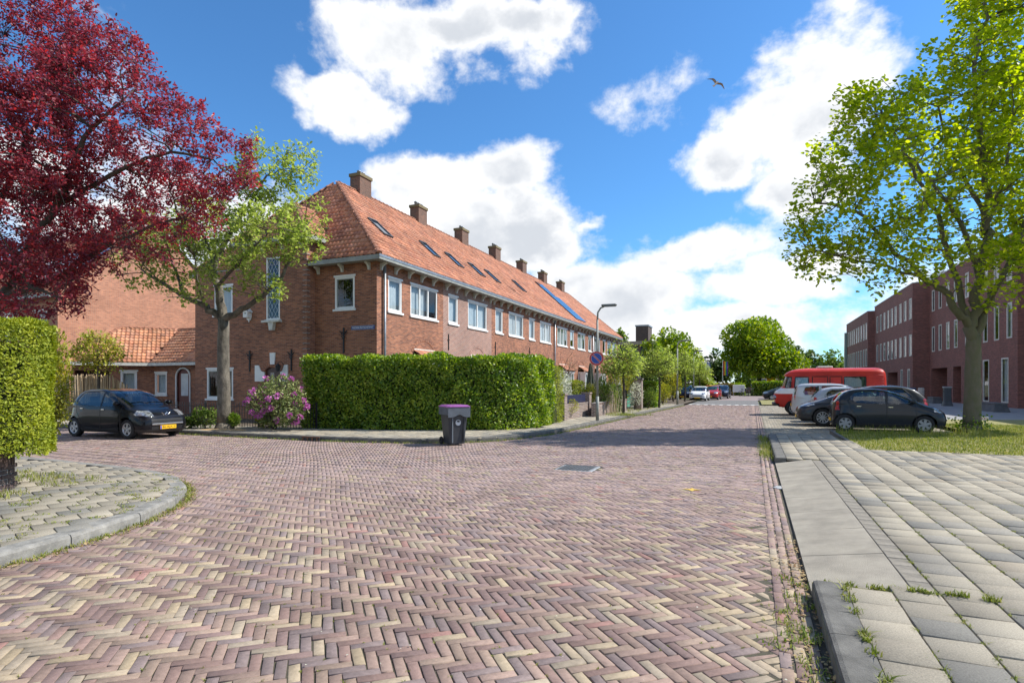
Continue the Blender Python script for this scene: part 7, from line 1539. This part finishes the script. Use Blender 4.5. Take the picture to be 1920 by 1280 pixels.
# terrace garden walls
def gwall_(a, b, h, lab, blue=False, piers=(1, 1), mat='garden_brick'):
    a, b = Vector(a), Vector(b); a.z = b.z = .1; t = empty('garden_wall', a, 0, lab, 'wall', 'low garden walls of the terrace'); d = (b-a); L = d.length; d.normalize(); s = Vector((-d.y, d.x, 0)); Mx = Matrix(((d.x, s.x, 0, a.x), (d.y, s.y, 0, a.y), (0, 0, 1, .1), (0, 0, 0, 1)))
    MB().box(0, L, -.11, .11, 0, h, Mx).build('wall', M[mat], t); MB().box(0, L, -.13, .13, h, h+.05, Mx).build('coping', M[mat], t)
    for on, x in zip(piers, (-.2, L+.2)):
        if on: pr = MB().box(x-.18, x+.18, -.18, .18, 0, 1.05, Mx).build('pier', M['garden_brick'], t); MB().box(x-.21, x+.21, -.21, .21, 1.05, 1.12, Mx).build('cap', M['garden_brick'], pr)
    if blue:
        bl = pm('navy_board', (.02, .025, .075), .5, .15, 4); n_ = int(L/.14)
        bm_ = MB().rbox(-.055, .055, -.012, .012, 0, .36, .004).mesh('fence_board', bl); inv = wmat(t).inverted()
        for k in range(n_): q = Mx @ Vector((.08+k*(L-.1)/n_, 0, h+.06)); link('fence_board', bm_, t, inv @ q, (0, 0, math.atan2(d.y, d.x)))
        MB().box(.0, L, .012, .03, h+.15, h+.2, Mx).build('rail', bl, t)
    return t
gwall_(G(1056, 788, .1), G(1098, 780, .1), .62, 'low brown brick wall topped with navy boards at the end of the tall hedge', True)
gwall_(G(1113, 782, .1), G(1141, 775, .1), .6, 'low brick garden wall directly behind the lamp post', False, (0, 1)); gwall_(G(1150, 774, .1), G(1172, 769, .1), .6, 'low brick garden wall behind the first pavement tree', False, (0, 0))
# blue gate board by the hedge
p = G(1041, 789, .1); bg_ = empty('garden_gate', (p.x, p.y, .1), R(90), 'dark blue garden gate beside the conifer', 'gate'); 
for k in range(6): MB().rbox(-.45+k*.15, -.32+k*.15, -.015, .015, .05, 1.0, .004).build('board', pm('navy_gate', (.02, .025, .075), .5, .1, 4), bg_, False)
for z in (.25, .8): MB().box(-.45, .43, .015, .04, z, z+.07).build('rail', M['darkplastic'], bg_, False)
p0, p1 = G(1174, 768, .1), G(1190, 764, .1); gg_ = empty('green_gate', p0, math.atan2(p1.y-p0.y, p1.x-p0.x), 'sea-green slatted garden gate behind the first pavement tree', 'gate'); gl = (p1-p0).length; grn = pm('sea_green_paint', (.09, .30, .22), .5, .15, 5)
for k in range(4): MB().rbox(0, gl, -.015, .015, .15+k*.22, .32+k*.22, .005).build('slat', grn, gg_, False)
for x in (0, gl): MB().box(x-.05, x+.05, -.05, .05, 0, 1.15).build('post', M['offwhite'] if x else M['iron'], gg_, False)
# stone pier with closed parasol behind
p = G(1197, 768, .1); pi = empty('gate_pier', (p.x, p.y, .1), 0, 'dark brick gate pier right of the green gate', 'pier'); MB().box(-.22, .22, -.22, .22, 0, 1.75).build('shaft', M['garden_brick'], pi, False); MB().box(-.27, .27, -.27, .27, 1.75, 1.85).build('cap', M['kerb'], pi, False)
def parasol(px, Z, h, label, col):
    p = at(px, HOR, Z); t = empty('parasol', (p.x, p.y, .08), 0, label, 'parasol', 'closed garden parasols'); m = MB(); m.tube([(0, 0, 0), (0, 0, h)], .025, 8); m.build('pole', M['steel'], t, False)
    m = MB(); vs = []; n_ = 16; prof = [(.05, h), (.1, h-.25), (.2, h-.9), (.23, h-1.3), (.2, h-1.45)]
    for r, z in prof:
        for k in range(n_): a = 2*math.pi*k/n_; q = r*(1 if k % 2 else .72); vs.append((q*math.cos(a), q*math.sin(a), z))
    m.add(vs, [(i*n_+k, i*n_+(k+1) % n_, (i+1)*n_+(k+1) % n_, (i+1)*n_+k) for i in range(4) for k in range(n_)]); m.build('canopy', col, t, False)
    m = MB(); m.lathe([(.26, 0), (.26, .08), (.05, .1)], 14); m.build('base', M['concrete'], t, False)
parasol(1197, 38, 2.55, 'closed grey parasol behind the dark gate pier', pm('grey_canvas', (.24, .22, .22), .9, .2, 6)); parasol(1107, 32, 2.7, 'closed dark green parasol left of the lamp post', pm('green_canvas', (.07, .085, .06), .9, .2, 6))
# bollards, bins and benches by the office blocks
def bench(px, Z, w, label):
    p = at(px, HOR, Z); t = empty('concrete_bench', (p.x, p.y, .075), R(90), label, 'bench', 'dark concrete blocks before the offices'); m = MB(); loft(m, [rrect(-w/2-.12, w/2+.12, -.38, .38, 0, .03), rrect(-w/2, w/2, -.26, .26, .42, .03)]); m.build('block', pm('dark_concrete', (.075, .085, .095), .7, .2, 4), t, False); MB().rbox(-w/2-.03, w/2+.03, -.29, .29, .42, .50, .015).build('seat_slab', pm('bench_top', (.12, .125, .13), .7, .2, 4), t, False)
bench(1864, 32, 2.0, 'long dark concrete bench right of the big tree trunk'); bench(1752, 46, 1.6, 'grey concrete bench before the dark entrance recess')
p = at(1776, HOR, 40); lb = empty('litter_bin', (p.x, p.y, .075), 0, 'tall dark litter bin left of the big tree trunk', 'bin'); m = MB(); loft(m, [rrect(-.30, .30, -.30, .30, 0, .05), rrect(-.22, .22, -.22, .22, .3, .05), rrect(-.21, .21, -.21, .21, 1.25, .05)]); m.build('body', pm('bin_blue_grey', (.05, .065, .08), .5, .15, 4), lb, False); MB().rbox(-.24, .24, -.24, .24, 1.25, 1.36, .03).build('cap', M['steel'], lb, False); MB().box(-.225, -.21, -.13, .13, .95, 1.1).build('slot', M['iron'], lb, False)
p = at(1727, HOR, 36); bo = empty('bollard', (p.x, p.y, .075), 0, 'round concrete-grey bollard behind the grey hatchback nose', 'bollard'); m = MB(); m.smooth = True; m.lathe([(.17, 0), (.17, 1.25), (.14, 1.3), (0, 1.3)], 22); m.build('post', M['concrete'], bo, False); MB().lathe([(.173, 1.0), (.173, 1.1)], 22).build('band', M['steel'], bo, False)
p = at(1708, HOR, 37); lb = empty('litter_bin', (p.x, p.y, .075), 0, 'small dark blue bin behind the silver cars', 'bin'); MB().rbox(-.25, .25, -.25, .25, .3, 1.3, .04).build('body', pm('bin_navy', (.03, .05, .10), .5, .1, 4), lb, False); m = MB(); m.tube([(0, 0, 0), (0, 0, .35)], .05, 8); m.build('post', M['iron'], lb, False)
# small dog-rule sign on a stake by the tree
p = G(1846, 800, .1); ds = empty('lawn_sign', (p.x, p.y, .1), math.atan2(-p.y, -p.x)+R(90), 'small white notice on a stake at the foot of the big tree', 'sign'); m = MB(); m.tube([(0, 0, 0), (0, 0, .32)], .012, 6); m.build('stake', M['offwhite'], ds, False); pl_ = MB().rbox(-.11, .11, -.018, -.006, .22, .36, .004).build('board', M['white'], ds, False); m = MB(); m.lathe([(.032, -.021), (.045, -.021)], 20, 'y', (-.03, 0, .29)); m.lathe([(.032, -.021), (.045, -.021)], 20, 'y', (.04, 0, .29)); m.build('pictogram', M['redlamp'], pl_, False)
# flags
def flag(px, py, Z, pytop, cols, label, vertical=True, wpx=20, hpx=70):
    p = at(px, HOR, Z); top = at(px, pytop, Z).z; t = empty('flagpole', (p.x, p.y, 0), 0, label, 'flag', 'flagpoles at the street end'); m = MB(); m.tube([(0, 0, 0), (0, 0, top)], [.07, .045], 8); m.build('pole', M['white'], t, False)
    w_ = wpx*Z/F; h_ = hpx*Z/F; n_ = len(cols); fo = empty('x', (0, 0, 0)); bpy.data.objects.remove(fo); fl_ = None
    for k, c in enumerate(cols):
        m = MB(); vs = []; N2 = 9
        for i in range(N2+1):
            z = top - .15 - h_*i/N2
            for u in (k/n_, (k+1)/n_): vs.append((.08 + w_*u*.92, .14*math.sin(u*5+i*.45) + .05*math.sin(i), z - .12*u))
        m.smooth = True; m.add(vs, [(2*i, 2*i+1, 2*i+3, 2*i+2) for i in range(N2)]); m.build('stripe', pm('flag_%d' % int(px*10+k), c, .8, .08, 3), t, False)
flag(1355, 735, 83, 675, [(.55, .02, .03), (.75, .25, .02), (.8, .65, .03), (.05, .35, .08), (.03, .12, .5), (.22, .05, .3)], 'tall flagpole with a rainbow flag at the street end', hpx=26, wpx=9)
flag(1323, 735, 84, 676, [(.7, .72, .74), (.08, .16, .5), (.7, .72, .74), (.1, .2, .55)], 'flagpole with a blue and white flag behind the far trees', hpx=22, wpx=8)
# white board, bicycles and motorbike at the street end
p = at(1385, HOR, 77); bd_ = empty('notice_board', (p.x, p.y, 0), YAW, 'white board standing before the hedge at the street end', 'board'); MB().rbox(-.8, .8, -.04, .04, .5, 1.5, .02).build('panel', M['white'], bd_, False)
for x in (-.7, .7): MB().box(x-.04, x+.04, .0, .06, 0, .6).build('leg', M['steel'], bd_, False)
p = at(1446, HOR, 92); yb = empty('yellow_box', (p.x, p.y, 0), YAW, 'yellow sign panel over the far hedge', 'sign'); MB().rbox(-.7, .7, -.1, .1, 1.2, 2.9, .05).build('panel', pm('bright_yellow', (.8, .35, .01), .5, .05, 3), yb, False); m = MB(); m.tube([(0, .05, 0), (0, .05, 1.3)], .06, 8); m.build('post', M['steel'], yb, False)
def bike(px, Z, ang, label, dark=True):
    p = at(px, HOR, Z); t = empty('bicycle', (p.x, p.y, 0), ang, label, 'bicycle', 'bicycles parked at the street end')
    for x in (-.52, .52): m = MB(); m.tube([(x+.33*math.cos(a), 0, .34+.33*math.sin(a)) for a in [2*math.pi*k/24 for k in range(25)]], .022, 5, False); w_ = m.build('wheel', M['rubber'], t, False)
    m = MB(); J_ = {'bb': (-.08, 0, .3), 'seat': (-.22, 0, .85), 'head': (.36, 0, .9), 'r': (-.52, 0, .34), 'f': (.52, 0, .34)}
    for a, b in (('bb', 'seat'), ('seat', 'head'), ('bb', 'head'), ('r', 'bb'), ('r', 'seat'), ('head', 'f')): m.tube([J_[a], J_[b]], .022, 6)
    m.build('frame', M['iron'], t, False); m = MB(); m.rbox(-.36, -.1, -.08, .08, .9, .97, .02); m.build('saddle', M['rubber'], t, False); m = MB(); m.tube([(.33, -.28, 1.05), (.38, 0, 1.02), (.33, .28, 1.05)], .018, 6); m.tube([(.36, 0, .9), (.37, 0, 1.02)], .018, 6); m.build('handlebar', M['steel'], t, False)
for px, a, lab in ((1394, .3, 'left bicycle beside the white board'), (1399, .9, 'second bicycle right of the white board'), (1404, 1.2, 'bicycle leaning before the hedge gap'), (1409, .6, 'rightmost bicycle by the hedge right of the board')): bike(px, 76, a+YAW, lab)
# gull
g_ = at(1343, 157, 40); gu = empty('gull', g_, YAW + R(15), 'white gull gliding in front of the clouds', 'bird')
wm = pm('gull_white', (.70, .70, .69), .8, .1, 8); wg = pm('gull_grey_wing', (.30, .29, .28), .8, .2, 8)
m = MB(); m.smooth = True; m.tube([(0, -.30, .02), (0, -.24, .025), (0, -.17, .03), (0, 0, 0), (0, .16, 0), (0, .30, .01)], [.006, .035, .042, .075, .05, .02], 10); m.build('body', wm, gu, False)
m = MB(); m.add([(-.03, .22, 0), (.03, .22, 0), (.09, .4, 0), (-.09, .4, 0), (-.03, .22, .012), (.03, .22, .012), (.09, .4, .006), (-.09, .4, .006)], [(0,3,2,1), (4,5,6,7), (0,1,5,4), (1,2,6,5), (2,3,7,6), (3,0,4,7)]); m.build('tail', wm, gu, False)
rollm = Matrix.Rotation(R(24), 4, 'Y')
for sg_ in (1, -1):
    secs = []
    for (x, y0, y1, z) in ((.03, -.13, .12, .02), (.22, -.16, .10, .10), (.38, -.15, .06, .12), (.55, -.06, .07, .06), (.68, .03, .075, .0)):
        secs.append([(sg_*x, y0, z), (sg_*x, (y0+y1)/2, z+.018), (sg_*x, y1, z), (sg_*x, (y0+y1)/2, z-.008)])
    m = MB(); loft(m, secs); m.build('wing', wg, gu, False)
    m = MB(); loft(m, [[(sg_*.60, -.035, .045), (sg_*.60, .02, .055), (sg_*.60, .078, .042), (sg_*.60, .02, .03)], [(sg_*.73, .05, -.02), (sg_*.73, .06, -.015), (sg_*.73, .075, -.02), (sg_*.73, .06, -.025)]]); m.build('wing_tip', M['iron'], gu, False)
gu.rotation_euler = (0, R(24), YAW + R(10))
